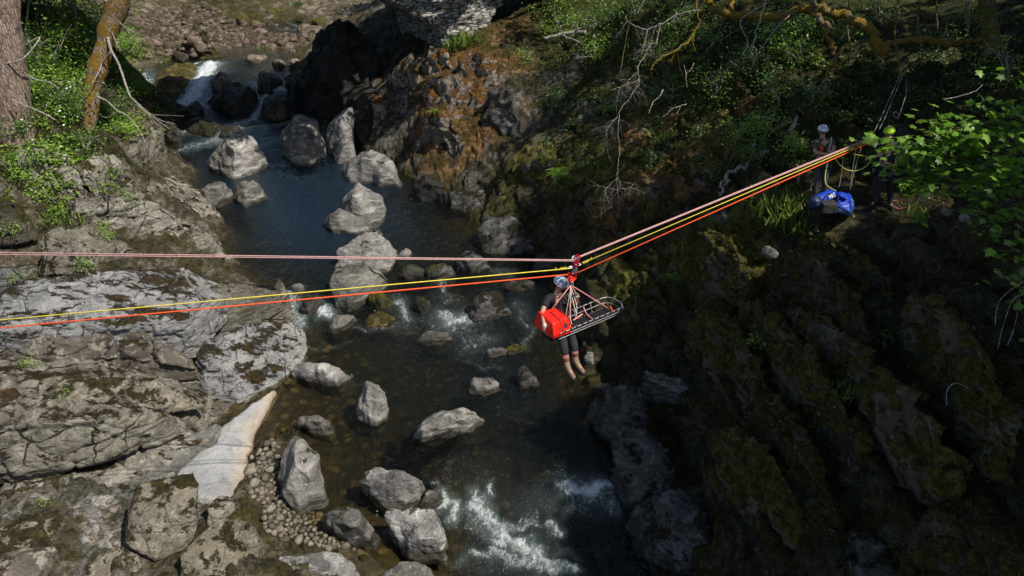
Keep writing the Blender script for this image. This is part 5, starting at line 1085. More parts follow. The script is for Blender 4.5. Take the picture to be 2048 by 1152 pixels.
limb('crooked_stem', 'crooked grey stem dropping from the mossy limb', [([(1624, -20, 17.5), (1630, 25, 17.5), (1648, 55, 17.6), (1662, 85, 17.6), (1668, 120, 17.7), (1674, 145, 17.8)], .09, .05), ([(1655, 130, 17.8), (1650, 175, 17.9), (1640, 205, 18), (1612, 232, 18.1), (1588, 252, 18.2)], .045, .06)], BK2, 'stem')
limb('fallen_branch', 'long grey fallen branch with a drooping hooked tip', [([(1625, 225, 18.0), (1585, 255, 17.9), (1555, 292, 17.6), (1500, 325, 17.5), (1458, 352, 17.4), (1445, 370, 17.3), (1443, 388, 17.2)], .085, .03)], BK3, 'branch')
limb('pale_twig', 'long straight pale twig leaning across the leaves', [([(1538, -20, 17), (1520, 40, 17), (1506, 85, 17), (1500, 118, 17)], .025, .012)], BK3, 'twig')
limb('pale_twig', 'bent pale twig left of the straight pale twig', [([(1530, 10, 17), (1500, 25, 17), (1480, 45, 17), (1495, 85, 17), (1484, 112, 17)], .022, .01), ([(1495, 85, 17), (1502, 102, 17)], .01, .006)], BK3, 'twig')
limb('pale_twig', 'thin pale twig slanting under the mossy limb', [([(1578, 30, 17.2), (1550, 60, 17.2), (1520, 100, 17.2), (1504, 126, 17.2)], .014, .008)], BK3, 'twig')
limb('dead_branch', 'tangle of hanging silver dead twigs over the mossy bank', [([(1400, 20, 16.5), (1356, 29, 16.4), (1329, 45, 16.3), (1320, 52, 16.2), (1315, 74, 16.2), (1313, 86, 16.1), (1300, 90, 16), (1290, 113, 16), (1279, 126, 15.9), (1275, 140, 15.8), (1278, 165, 15.8), (1266, 185, 15.7), (1257, 199, 15.7), (1239, 226, 15.6), (1236, 270, 15.5), (1239, 300, 15.5), (1236, 335, 15.4), (1233, 360, 15.4), (1238, 397, 15.4)], .018, .007),
     ([(1320, 47, 16.2), (1295, 59, 16.2), (1266, 50, 16.2), (1252, 38, 16.2)], .018, .007), ([(1295, 59, 16.2), (1288, 90, 16.1), (1283, 110, 16)], .014, .01), ([(1272, 144, 15.8), (1257, 162, 15.8), (1250, 175, 15.8)], .012, .006), ([(1277, 160, 15.8), (1250, 170, 15.7), (1221, 181, 15.7)], .014, .006),
     ([(1236, 232, 15.6), (1220, 250, 15.5), (1210, 270, 15.5)], .009, .005), ([(1233, 358, 15.4), (1211, 379, 15.4), (1214, 397, 15.4), (1225, 415, 15.4)], .009, .005), ([(1237, 375, 15.4), (1255, 378, 15.4), (1270, 365, 15.4)], .008, .004)], BK6, 'dead branch', drops=12, drop_len=.5)
limb('dead_branch', 'second dead branch with a golden mossy elbow at upper centre', [([(1390, -20, 16.8), (1394, 20, 16.7), (1399, 45, 16.6), (1386, 68, 16.5), (1390, 104, 16.4)], .022, .008), ([(1386, 70, 16.5), (1356, 97, 16.5), (1322, 115, 16.5), (1300, 140, 16.5)], .04, .015)], BK5, 'dead branch', drops=4, drop_len=.5)
limb('dead_branch', 'bare white log lying in the bushes by the small arch', [([(1088, 78, 30), (1120, 69, 29.8), (1172, 63, 29.5)], .06, .09), ([(1120, 69, 29.8), (1170, 90, 28.8), (1200, 104, 28), (1228, 110, 27.6)], .04, .015)], BK3, 'dead branch', drops=2, drop_len=.8)
limb('dead_branch', 'small forked twig over the hanging shadow below centre', [([(1388, 126, 16.2), (1380, 142, 16.2), (1372, 148, 16.2), (1374, 175, 16.2)], .01, .006), ([(1372, 148, 16.2), (1368, 130, 16.2)], .006, .004)], BK3, 'dead branch')
limb('dead_branch', 'pale forked twig pointing down at the brown moss bank', [([(1372, 208, 16), (1345, 218, 16), (1326, 234, 16)], .012, .006), ([(1362, 212, 16), (1352, 230, 16)], .006, .004), ([(1325, 180, 16), (1320, 192, 16), (1306, 205, 16), (1297, 228, 16)], .014, .006)], BK3, 'dead branch')
limb('twig', 'thin stick on the dark slope right of the pale crag', [([(1563, 552, 14), (1580, 548, 13.9), (1632, 560, 13.6)], .012, .006)], BK3, 'twig')
limb('twig', 'thin dead twig above the sycamore leaves', [([(1885, 198, 12), (1915, 194, 12), (1950, 182, 12), (1965, 170, 12)], .009, .005)], BK3, 'twig', drops=1, drop_len=.2)
limb('twig', 'looped bramble stem on the shaded right slope', [([(1893, 810, 8.8), (1895, 780, 8.8), (1912, 766, 8.8), (1935, 775, 8.8)], .005, .004)], BK3, 'twig')
limb('twig', 'silver twig lying on the sunlit slanting slab', [([(848, 258, 30), (868, 250, 29.9), (884, 242, 29.8)], .03, .02), ([(868, 250, 29.9), (862, 260, 29.9)], .015, .01)], BK3, 'twig')
for i, (pts, r, lab) in enumerate([([(1240, 150, 18), (1250, 90, 18), (1262, 30, 18), (1266, -20, 18)], .012, 'thin upright sapling stem near the hanging twigs'), ([(1545, 200, 18.5), (1538, 150, 18.5), (1540, 110, 18.5)], .02, 'brown upright stem below the leaning twigs'), ([(1840, 80, 18), (1835, 40, 18), (1842, -20, 18)], .04, 'thin trunk between the stub and the upper right trunk'),
                                   ([(1800, 150, 17), (1790, 60, 17.2), (1800, -20, 17.4)], .03, 'slim dark stem behind the sawn stub'), ([(1880, 75, 18), (1872, 30, 18), (1880, -20, 18)], .03, 'slim stem left of the upper right trunk'), ([(1700, 90, 18.4), (1694, 40, 18.4), (1700, -20, 18.4)], .025, 'slim pole stem beside the crooked stem')]):
    q = hit(pts[0][0], pts[0][1]); limb('sapling', lab, [([(pts[0][0], pts[0][1]+12, min(pts[0][2]+1, depth(q))), *pts], r, r*.7)], BK4, 'sapling', drops=1, drop_len=.5)
for (x, y0, w_, t0, lab, rr) in [(1985, 100, 17, 17.5, 'mossy upright trunk at the top right', BK4), (1640, 10, 0, 0, '', None)]:
    if not w_: continue
    q = hit(x, y0); t0 = depth(q); r = w_*t0/F
    e, P = trunk('ash_tree', lab, [Wt(x+4, y0+15, t0), Wt(x, y0-10, t0), Wt(x-8, 40, t0-.1), Wt(x-12, -20, t0-.3), Wt(x-20, -300, t0-1)], [r*1.35, r, r*.9, r*.85, r*.6], rr)
    leaves('crown', clumpy(Wt(x-20, -420, t0-1.5), (3, 2.5, 1.8), 1500, 16), .25, LF2, e)
# foliage at the right: sycamore sprays
syc = empty('sycamore_branch', Wt(2120, 330, 10.2), 'bright lime sycamore branch reaching in from the right edge', 'leafy branch')
cl = [(1750, 275, 9.7, 8, .18), (1772, 298, 9.6, 3, .1), (1812, 292, 9.6, 6, .15), (1845, 292, 9.5, 10, .3), (1880, 262, 9.5, 13, .35), (1905, 252, 9.4, 16, .5), (1925, 275, 9.4, 16, .5), (1955, 258, 9.3, 18, .5), (1990, 268, 9.2, 18, .5), (1850, 312, 9.6, 16, .5), (1880, 300, 9.5, 14, .5), (1910, 320, 9.5, 14, .6),
      (1930, 300, 9.6, 14, .6), (1835, 372, 9.6, 13, .3), (1845, 345, 9.8, 10, .4), (1800, 335, 10.2, 14, .4), (1870, 345, 9.9, 12, .5), (1950, 350, 9.4, 14, .5), (1965, 385, 9.3, 12, .5), (2000, 350, 9.2, 16, .6), (2030, 385, 9.1, 18, .6), (2040, 340, 9.0, 14, .5), (2005, 215, 9.4, 14, .5), (2035, 222, 9.3, 12, .4), (2045, 265, 9.1, 14, .5),
      (1985, 430, 9.4, 10, .5), (2030, 450, 9.1, 12, .6), (1965, 440, 9.6, 8, .5), (2045, 500, 9.0, 8, .5), (1845, 436, 10.4, 5, .1), (1900, 380, 10, 8, .5), (2020, 300, 9.2, 14, .6), (1975, 310, 9.4, 14, .6), (2030, 150, 9.6, 8, .5)]
P = []
for (x, y, t_, n, sp) in cl:
    n = int(n*2.6); q = np.array(Wt(x, y, t_)); P.append(q+RS.normal(size=(n, 3))*np.array([sp*.42, sp*.55, sp*.16]))
leaves('foliage', np.concatenate(P), .115, LFS, syc, 'syc', 1.0, flat=.4)
mb = MB()
for (x, y, t_, n, sp) in cl[::1]:
    st = Wt(2150, 300+(y-300)*.6, 10.2) if x > 1900 else Wt(1960, 290+(y-300)*.3, 9.7)
    mid = (Wt(x, y, t_)+st)/2+Vector((0, 0, .06)); mb.tube(spline([st, mid, Wt(x, y, t_)-Vector((0, 0, .03))], 6), [.012-.008*i/12 for i in range(13)], 5)
mb.tube(spline([Wt(2250, 320, 10.6), Wt(2120, 310, 10.1), Wt(1960, 290, 9.7)], 6), [.03-.015*i/12 for i in range(13)], 7)
mb.build('branches', BK4, syc)
syc2 = empty('sycamore_branch', Wt(2100, 640, 8.4), 'dim lower sycamore spray with trailing twigs at the right edge', 'leafy branch')
P = [np.array(Wt(x, y, t_))+RS.normal(size=(n, 3))*np.array([.16, .2, .08]) for x, y, t_, n in [(2045, 560, 8.4, 16), (2030, 590, 8.4, 12), (2050, 620, 8.3, 12), (2000, 470, 8.8, 10), (1950, 445, 9.2, 7), (2035, 530, 8.5, 12)]]
leaves('foliage', np.concatenate(P), .1, LF2, syc2, 'syc', 1.0, flat=.4)
mb = MB(); mb.tube(spline([Wt(2140, 600, 8.5), Wt(2040, 590, 8.4), Wt(2010, 640, 8.4), Wt(1995, 700, 8.4)], 5), [.008]*8+[.004]*8, 4); mb.tube(spline([Wt(2040, 590, 8.4), Wt(2030, 650, 8.4), Wt(2015, 690, 8.4)], 5), .004, 4); mb.tube(spline([Wt(2050, 560, 8.4), Wt(2000, 600, 8.4), Wt(1990, 650, 8.4)], 5), .004, 4)
mb.build('twigs', BK3, syc2)

# ---------------------------------------------------------------- trees on the rim of the right bank, crowns set up-sun to shade it; a few trees added for shade
def shade_tree(label, targets, base, rad=2.0, n=900, z=15.5, size=.34):
    b = Vector((base[0], base[1], gz(*base)-.3)); e = empty('shading_tree', b, label, 'tree', 'tall trees on the right rim')
    cs = []
    for t_ in targets:
        px, py = t_[:2]; p = hit(px, py) if len(t_) == 2 else Wt(*t_); s = (z-p.z)/SUN.z; cs.append(p+SUN*s)
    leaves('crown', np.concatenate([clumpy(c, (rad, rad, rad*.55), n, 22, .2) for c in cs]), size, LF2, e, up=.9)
    mb = MB(); top = sum(cs, Vector())/len(cs); mb.tube(spline([b, b.lerp(top, .5)+Vector((.4, 0, 1)), top-Vector((0, 0, .5))], 6), [.4-.3*i/12 for i in range(13)], 9)
    for c in cs: mb.tube(spline([b.lerp(top, .55), (b.lerp(top, .55)+c)/2+Vector((0, 0, .5)), c], 5), [.14-.1*i/10 for i in range(11)], 6)
    mb.build('trunk', BK1, e)
shade_tree('tall beech shading the lower right slope, nearest the camera', [(1950, 850), (2040, 1000), (1800, 950), (1900, 1100)], (17, 3))
shade_tree('tall beech shading the middle of the dark slope', [(1750, 750), (1620, 850), (1880, 650), (1620, 740), (1760, 620)], (18, 7), 1.7)
shade_tree('tall beech shading the gully and waterside rocks', [(1480, 820), (1500, 950), (1620, 1050), (1380, 1010), (1290, 850)], (18, 10), 1.6, 900)
shade_tree('tall beech above the rescuers ledge', [(1790, 350), (1870, 460), (1960, 520)], (19, 14), 1.1)
shade_tree('small out of view tree added to shade the rescuers ledge', [(1648, 300, 14.9), (1700, 400)], (18, 12.5), .6, 260)  # unseen tree, added to shade the rescuer in the white helmet
shade_tree('tall beech on the rim behind the sycamore leaves', [(1750, 180), (1900, 160), (1820, 240), (2040, 200)], (22, 20), 2.0, 800, 17.)
shade_tree('tree added on the outcrop to keep the cliff under the bridge dark', [(660, 120), (700, 190), (640, 230), (735, 70), (600, 285), (560, 225), (510, 205), (750, 250), (605, 285, 30.5), (625, 245, 31.5), (485, 272, 31.)], (4, 37), 1.6, 900, 13.)  # added so that its crown darkens the cliff and pool rocks
shade_tree('tall beech over the gully above the litter', [(1330, 440), (1240, 450), (1150, 500), (1090, 470)], (20, 18), 1.2, 700, 16.5)
shade_tree('thin crowned beech over the upper slope', [(1350, 180), (1450, 100), (1600, 230), (1200, 240), (1300, 60)], (24, 26), 1.6, 300, 18.)
shade_tree('beech behind the small bridge arch', [(1060, 60), (1080, 260), (1150, 400)], (16, 36), 1.5, 300, 17.)
shade_tree('tree added beyond the bridge on the river side to shade the ground', [(790, 30), (840, 20), (730, 15), (870, 60)], (6, 44), 2.2, 900, 14.)  # added to darken the ground behind the bridge
shade_tree('out of view tree added to shade the top right hillside', [(1700, 60), (1850, 40), (1950, 60), (1790, 90), (2030, 60), (1600, 20)], (27, 22), 2.2, 700, 17.)  # unseen tree, added to keep the sun off this hillside
# distant wood that closes the valley
P = []
for _ in range(260):
    x, y = RS.uniform(-60, 60), RS.uniform(82, 122)
    z = gz(x, y); P.append(clumpy((x, y, z+3), (3., 3, 3.2), 110, 9, .3))
tag(leaves('far_wood', np.concatenate(P), .9, LF2, None, up=.3), 'dense green wood closing the far end of the valley', None, None, 'stuff')

# ================================================================ PEOPLE
SK = simple('skin', (.42, .24, .17), .55, noise=.12, scale=12)
BLK = simple('black_fabric', (.01, .01, .012), .8, noise=.4, scale=40, bump=.006)
GRT = simple('charcoal_trousers', (.018, .02, .022), .85, noise=.4, scale=40, bump=.006)
BRT = simple('brown_shirt', (.085, .065, .06), .85, noise=.4, scale=30, bump=.006)
GRY = simple('grey_trousers', (.05, .05, .055), .85, noise=.4, scale=30, bump=.006)
TAN = simple('tan_leather', (.2, .135, .09), .65, noise=.4, scale=30)
SOCK = simple('striped_sock', (.3, .09, .07), .9); GLOV = simple('cream_glove', (.5, .5, .4), .7)
HBL = simple('pale_blue_plastic', (.36, .46, .62), .3, noise=.05); HWH = simple('white_plastic', (.62, .7, .76), .3, noise=.05); HLM = simple('lime_plastic', (.42, .72, .02), .3, noise=.05)
WHT = simple('white_trim', (.75, .75, .75), .5, noise=.05); RED = simple('red_plastic', (.75, .03, .015), .3, noise=.1, scale=8); DRED = simple('crimson_anodised_metal', (.36, .008, .02), .3, .6, noise=.1)
STL = simple('steel', (.55, .55, .56), .3, .9, noise=.1); ALU = simple('worn_aluminium', (.26, .26, .26), .4, .6, noise=.3); HAIR = simple('brown_hair', (.04, .025, .015), .8)
GLS = simple('dark_lens', (.01, .01, .012), .1); EYE = simple('eye_white', (.6, .58, .55), .3); LIP = simple('lips', (.3, .1, .08), .5); ORG = simple('orange_webbing', (.75, .1, .02), .7)
def skin(name, pts, edges, rad, mat, parent, sub=2):
    me = bpy.data.meshes.new('t'); me.from_pydata([tuple(p) for p in pts], edges, []); o = bpy.data.objects.new('t', me); COL.objects.link(o)
    md = o.modifiers.new('s', 'SKIN'); md.use_smooth_shade = True
    for i, r in enumerate(rad):
        d_ = me.skin_vertices[0].data[i]; d_.radius = (r, r) if not isinstance(r, tuple) else r; d_.use_root = i == 0
    sb = o.modifiers.new('b', 'SUBSURF'); sb.levels = sub; sb.render_levels = sub
    dg = bpy.context.evaluated_depsgraph_get(); m2 = bpy.data.meshes.new_from_object(o.evaluated_get(dg)); bpy.data.objects.remove(o)
    m2.name = name; m2.materials.clear(); m2.materials.append(mat); m2.transform(Matrix.Translation(-parent.location))
    m2.polygons.foreach_set('use_smooth', np.ones(len(m2.polygons), bool))
    r_ = bpy.data.objects.new(name, m2); COL.objects.link(r_); r_.parent = parent; return r_
def ellip(name, c, r, M, mat, parent, cut=None, seg=24, shape=None):
    bm = bmesh.new(); bmesh.ops.create_uvsphere(bm, u_segments=seg, v_segments=seg//2, radius=1)
    if cut is not None:
        bmesh.ops.delete(bm, geom=[v for v in bm.verts if v.co.z < cut], context='VERTS')
    for v in bm.verts:
        q = Vector((v.co.x*r[0], v.co.y*r[1], v.co.z*r[2]))
        if shape: q = shape(q)
        v.co = M @ q+Vector(c)-parent.location
    if cut is not None:
        ex = bmesh.ops.solidify(bm, geom=bm.faces[:], thickness=.006)
    me = bpy.data.meshes.new(name); bm.to_mesh(me); bm.free(); me.materials.append(mat); me.polygons.foreach_set('use_smooth', np.ones(len(me.polygons), bool))
    o = bpy.data.objects.new(name, me); COL.objects.link(o); o.parent = parent; return o
def frame(fwd, up=Vector((0, 0, 1))):
    f = fwd.normalized(); x = f.cross(up).normalized(); u = x.cross(f); return Matrix((x, f, u)).transposed()   # x right, y forward, z up
def person(label, J, look, mats, helmet, root, group=None, sleeves=.6, glasses=False, bare=True, glove=None, boots=None, sock=None):
    shirt, trous = mats
    e = empty('person', root, label, 'person', group)
    V = []; E = []; Rr = []
    def nd(p, r, par=None):
        V.append(Vector(p)); Rr.append(r)
        if par is not None: E.append((par, len(V)-1))
        return len(V)-1
    Hm = frame(look); hd = J['head']
    pe = nd(J['pelvis'], .125); be = nd(J['pelvis'].lerp(J['chest'], .5), .115, pe); ch = nd(J['chest'], .13, be)
    nk = nd(J['neck'], .055, ch); hb = nd(J['neck'].lerp(hd, .6), .06, nk); nd(hd, .07, hb)
    for s in 'AB':
        sh = nd(J['sh'+s], .062, ch); up_ = nd(J['sh'+s].lerp(J['el'+s], .5), .05, sh); el = nd(J['el'+s], .042, up_); fa = nd(J['el'+s].lerp(J['wr'+s], .4), .04, el); wr = nd(J['wr'+s], .026, fa)
        hdn = J['ha'+s].normalized(); pm = nd(J['wr'+s]+hdn*.05, .03, wr)
        sd_ = hdn.cross(Vector((0, 0, 1)))
        sd_ = sd_.normalized() if sd_.length > .2 else Vector((1, 0, 0)); dn = hdn.cross(sd_).normalized()
        if dn.z > 0: dn = -dn
        for k, L in enumerate((.075, .085, .08, .06)):
            b = nd(J['wr'+s]+hdn*.085+sd_*(k-1.5)*.02, .0095, pm); m_ = nd(V[b]+hdn*L*.5+dn*.012, .0088, b); nd(V[m_]+hdn*L*.3+dn*.035, .0078, m_)
        b = nd(J['wr'+s]+hdn*.035-sd_*.036, .011, wr); m_ = nd(V[b]+hdn*.03-sd_*.018+dn*.01, .0095, b); nd(V[m_]+hdn*.028+dn*.012, .0085, m_)
        hp = nd(J['hip'+s], .09, pe); th = nd(J['hip'+s].lerp(J['kn'+s], .5), .078, hp); kn = nd(J['kn'+s], .058, th); cf = nd(J['kn'+s].lerp(J['an'+s], .35), .055, kn); an = nd(J['an'+s], .038, cf)
        nd(J['an'+s].lerp(J['to'+s], .9), .032, an)
    skin('body', V, E, Rr, SK, e)
    # head with face
    def hs(q):
        q = q.copy()
        if q.z < -.02: q.x *= 1-.35*min(1, (-q.z-.02)/.09); q.y = q.y*(1-.1*min(1, (-q.z)/.1))+.008
        return q
    head = ellip('head', hd, (.075, .095, .115), Hm, SK, e, shape=hs)
    W_ = lambda x, y, z: hd+Hm @ Vector((x, y, z))
    ellip('nose', W_(0, .098, -.012), (.013, .016, .024), Hm, SK, head if False else e, seg=10)
    for sx in (-1, 1):
        ellip('ear', W_(sx*.077, -.005, -.005), (.012, .022, .032), Hm, SK, e, seg=10)
        if not glasses: ellip('eye', W_(sx*.03, .083, .012), (.012, .009, .008), Hm, EYE, e, seg=8); ellip('eyebrow', W_(sx*.031, .088, .03), (.018, .006, .004), Hm, HAIR, e, seg=8)
    ellip('mouth', W_(0, .088, -.05), (.022, .008, .007), Hm, LIP, e, seg=10)
    ellip('hair', W_(0, -.022, .012), (.081, .088, .1), Hm, HAIR, e, seg=16)
    if glasses:
        g = MB(); g.box(W_(-.033, .09, .014), .05, .012, .03, Hm); g.box(W_(.033, .09, .014), .05, .012, .03, Hm); g.box(W_(0, .094, .02), .02, .008, .008, Hm)
        g.box(W_(-.072, .04, .016), .006, .1, .008, Hm); g.box(W_(.072, .04, .016), .006, .1, .008, Hm); g.build('sunglasses', GLS, e, False)
    # helmet
    hc, trim = helmet
    hm_ = ellip('helmet', W_(0, -.004, .045), (.108, .132, .105), Hm, hc, e, cut=-.12, seg=28)
    mb = MB(); rim = [W_(.11*math.cos(a), -.004+.134*math.sin(a), .034) for a in np.linspace(0, 6.283, 25)]; mb.tube(rim, .007, 6, False)
    mb.build('helmet_rim', trim, e)
    mb = MB()
    for sx in (-.05, 0, .05):
        mb.tube([W_(sx, .132*math.sin(a)*math.sqrt(1-(sx/.108)**2), .047+.108*math.cos(a)*math.sqrt(1-(sx/.108)**2)) for a in np.linspace(-.9, .9, 9)], .006, 5)
    mb.build('helmet_vents', trim, e)
    mb = MB()
    for sx in (-1, 1): mb.tube([W_(sx*.088, .03, .03), W_(sx*.072, .045, -.06), W_(0, .06, -.118)], .005, 4); mb.tube([W_(sx*.09, -.06, .03), W_(sx*.075, .03, -.05)], .005, 4)
    mb.build('chin_strap', BLK, e)
    # clothes
    V = []; E = []; Rr = []
    pe = nd(J['pelvis'].lerp(J['chest'], .08), .142); be = nd(J['pelvis'].lerp(J['chest'], .5), .14, pe); ch = nd(J['chest'], .152, be); nd(J['neck'].lerp(J['chest'], .25), .08, ch)
    for s in 'AB':
        sh = nd(J['sh'+s], .08, ch); m_ = nd(J['sh'+s].lerp(J['el'+s], .5), .07, sh); q = nd(J['sh'+s].lerp(J['el'+s], sleeves+.2), .066, m_)
        if sleeves > .95: nd(J['el'+s], .06, q)
    skin('shirt', V, E, Rr, shirt, e)
    V = []; E = []; Rr = []
    pe = nd(J['pelvis'], .148)
    for s in 'AB':
        hp = nd(J['hip'+s], .105, pe); th = nd(J['hip'+s].lerp(J['kn'+s], .5), .09, hp); kn = nd(J['kn'+s], .072, th); cf = nd(J['kn'+s].lerp(J['an'+s], .35), .07, kn); nd(J['kn'+s].lerp(J['an'+s], .82 if not sock else .45), .062, cf)
    skin('trousers', V, E, Rr, trous, e)
    for s in 'AB':
        a = J['an'+s]; t_ = J['to'+s]; up_ = (J['kn'+s]-a).normalized(); V = []; E = []; Rr = []
        fd = (t_-a).normalized(); q = nd(a+up_*.12, .058); q2 = nd(a, .056, q); nd(a-fd*.05-up_*.06, .042, q2); q3 = nd(a.lerp(t_, .55)-up_*.03, .05, q2); nd(t_+fd*.05-up_*.02, .042, q3)
        bo = skin('boot', V, E, Rr, boots or BLK, e)
        mb = MB(); n0 = (up_-fd*up_.dot(fd)).normalized(); mb.tube([a-fd*.07-up_*.1, a.lerp(t_, .5)-n0*.085, t_+fd*.07-n0*.05], [.034, .036, .03], 8); mb.build('sole', BLK, bo, True, tuple(e.location))
        if sock:
            mb = MB(); mb.tube([a+up_*.1, a+up_*.2], .06, 12)
            so_ = mb.build('sock', sock, e); mb = MB(); mb.tube([a+up_*.14, a+up_*.165], .063, 12); mb.build('sock_band', TAN, so_, True, tuple(e.location))
    if glove:
        for s in glove: ellip('glove', J['wr'+s]+J['ha'+s].normalized()*.05, (.04, .04, .055), frame(Vector((0, 1, 0))), GLOV, e, seg=12)
    # harness
    mb = MB(); up_ = (J['chest']-J['pelvis']).normalized(); fw = Vector((look.x, look.y, 0)).normalized(); sx_ = fw.cross(Vector((0, 0, 1)))
    def ring(c, r, k=.85): return [c+sx_*math.cos(a)*r+fw*math.sin(a)*r*k for a in np.linspace(0, 6.283, 20)]
    mb.tube(ring(J['pelvis']+up_*.12, .158), .016, 5, False)
    for s in 'AB':
        c = J['hip'+s].lerp(J['kn'+s], .25); ax = (J['kn'+s]-J['hip'+s]).normalized(); u1 = ax.orthogonal().normalized(); u2 = ax.cross(u1)
        mb.tube([c+(u1*math.cos(a)+u2*math.sin(a))*.115 for a in np.linspace(0, 6.283, 16)], .014, 5, False)
        mb.tube(spline([J['pelvis']+fw*.15+up_*.12, J['chest']+fw*.16, J['sh'+s].lerp(J['chest'], .45)+Vector((0, 0, .07)), J['chest']-fw*.14], 5), .013, 5)
    mb.build('harness', BLK, e)
    mb = MB()
    for k in range(5):
        c = J['pelvis']+up_*.02+sx_*(.17*(-1 if k % 2 else 1))+fw*(.02+.03*k)-Vector((0, 0, .03)); mb.tube([c+Vector((0, .0, -.05))+Vector((sx_*.022*math.cos(a)+Vector((0, 0, .05))*math.sin(a))) for a in np.linspace(0, 6.283, 10)], .006, 4, False)
    mb.build('carabiners', STL, e); return e
def JT(t, **k): return {a: Wt(*b) if len(b) == 3 else Wt(b[0], b[1], t) for a, b in k.items()}
# -- rescuer riding with the litter
J = JT(11.6, head=(1121, 568), neck=(1116, 583), chest=(1113, 603, 11.7), pelvis=(1126, 652, 11.75), shA=(1097, 594, 11.5), elA=(1085, 622, 11.35), wrA=(1087, 646, 11.15), shB=(1134, 592, 11.85), elB=(1150, 610, 11.65), wrB=(1154, 597, 11.45),
       hipA=(1120, 660, 11.7), hipB=(1136, 657, 11.8), knA=(1128, 692, 11.3), knB=(1148, 688, 11.45), anA=(1134, 733, 11.35), anB=(1151, 723, 11.5), toA=(1146, 751, 11.2), toB=(1165, 740, 11.38))
J['haA'] = Vector((.3, -.3, -.9)); J['haB'] = Vector((-.1, -.2, 1))
person('rescuer in pale blue helmet and tan boots hanging beside the litter', J, Vector((.75, -.6, -.35)), (BLK, GRT), (HBL, WHT), J['pelvis'], None, boots=TAN, sock=SOCK, glove='AB')
# -- rescuers on the ledge
fz = 0
J = JT(14.9, head=(1645, 263), neck=(1645, 278), chest=(1645, 293), pelvis=(1643, 328), shA=(1630, 284, 14.85), elA=(1630, 305, 14.75), wrA=(1649, 308, 14.55), shB=(1660, 282, 14.9), elB=(1668, 297, 14.8), wrB=(1662, 306, 14.5),
       hipA=(1636, 331), hipB=(1650, 331), knA=(1634, 364, 14.8), knB=(1650, 364, 14.85), anA=(1631, 395, 14.85), anB=(1652, 395, 14.9), toA=(1627, 403, 14.7), toB=(1655, 403, 14.72))
J['haA'] = Vector((.9, -.3, -.1)); J['haB'] = Vector((-.3, -.7, -.3))
pA = person('standing rescuer in white helmet, sunglasses and brown shirt', J, Vector((-.05, -1, -.15)), (BRT, GRY), (HWH, BLK), Vector((J['anA'].x+.1, J['anA'].y, J['anA'].z-.1)), 'rescuers standing on the ledge', glasses=True)
mb = MB(); mb.tube(spline([J['shB']+Vector((0, -.03, .09)), J['chest']+Vector((.09, -.15, 0)), J['pelvis']+Vector((-.05, -.16, .1))], 5), .02, 6); mb.build('rope_coil', simple('cream_rope', (.4, .37, .28), .8), pA)
mb = MB(); mb.box(J['chest']+Vector((-.09, -.16, -.0)), .07, .05, .1); mb.build('radio', ORG, pA, False)
J = JT(14.6, head=(1778, 266), neck=(1777, 281), chest=(1776, 298), pelvis=(1770, 337), shA=(1761, 291, 14.55), elA=(1762, 311, 14.4), wrA=(1744, 314, 14.3), shB=(1791, 289, 14.65), elB=(1798, 312, 14.6), wrB=(1790, 330, 14.4),
       hipA=(1763, 341), hipB=(1778, 341), knA=(1757, 374, 14.5), knB=(1781, 375, 14.55), anA=(1750, 404, 14.5), anB=(1780, 406, 14.6), toA=(1742, 411, 14.35), toB=(1784, 414, 14.4))
J['haA'] = Vector((-.95, -.2, -.1)); J['haB'] = Vector((-.3, -.6, -.6))
pB = person('standing rescuer in lime green helmet and black clothes hauling the yellow rope', J, Vector((-.7, -.6, -.3)), (BLK, BLK), (HLM, GRY), Vector((J['anA'].x+.1, J['anA'].y, J['anA'].z-.1)), 'rescuers standing on the ledge')
print('FEET', [(round(o.location.x, 2), round(o.location.y, 2), round(o.location.z, 2), round(gz(o.location.x, o.location.y), 2)) for o in (pA, pB)])

# ================================================================ ROPES, CARRIAGE, LITTER
RP = simple('pink_fleck_rope', (.62, .36, .34), .8, noise=.6, scale=60); RY = simple('yellow_rope', (.72, .6, .06), .8, noise=.4, scale=60); RO = simple('orange_rope', (.85, .1, .02), .8, noise=.3, scale=60)
RW = simple('white_rope', (.6, .58, .52), .8, noise=.5, scale=60); RPK = simple('pink_webbing', (.75, .28, .25), .7); RG = simple('grey_rope', (.2, .19, .17), .85, noise=.5, scale=60)
ANCL = Wt(0, 507, 9.6); ANCR = Wt(1745, 278, 14.5)
def rope(name, label, mat, paths, r=.0085, cat='rope', group=None, sag=0.):
    mb = MB()
    for P in paths:
        P = [Vector(p) for p in P]
        if sag and len(P) == 2: P = [P[0].lerp(P[1], i/16)-Vector((0, 0, sag*4*(i/16)*(1-i/16))) for i in range(17)]
        mb.tube(P, r, 6)
    o = mb.build(name, mat, None, origin=tuple(paths[0][0])); return tag(o, label, cat, group)
def ext(a, b, k): return a+(b-a)*k
GRp = 'taut ropes across the gorge'
cA = Wt(1148, 521, 11.3); off = Vector((0, 0, .013))
L_ = ext(cA, Wt(0, 507, 9.6), 1.35)
for s, lab in ((1, 'upper strand of the taut pink track rope across the gorge'), (-1, 'lower strand of the taut pink track rope across the gorge')):
    Lp = L_+Vector((0, 0, .018*s)); rope('track_rope', lab, RP, [[Lp, cA+off*s*.7, Wt(1158, 514, 11.4)+off*s*.7, ANCR+Vector((0.04, 0.05, .03+.012*s))]], .0088, group=GRp)
y0 = Wt(1139, 537, 11.3); rope('haul_rope', 'yellow rope from the left knot to the left bank', RY, [[ext(y0, Wt(0, 640, 9.5), 1.35), y0]], .0085, group=GRp)
y1 = Wt(1163, 527, 11.4); rope('haul_rope', 'yellow rope from the right knot up to the ledge', RY, [[y1, ANCR+Vector((.04, .05, -.02))]], .0085, group=GRp)
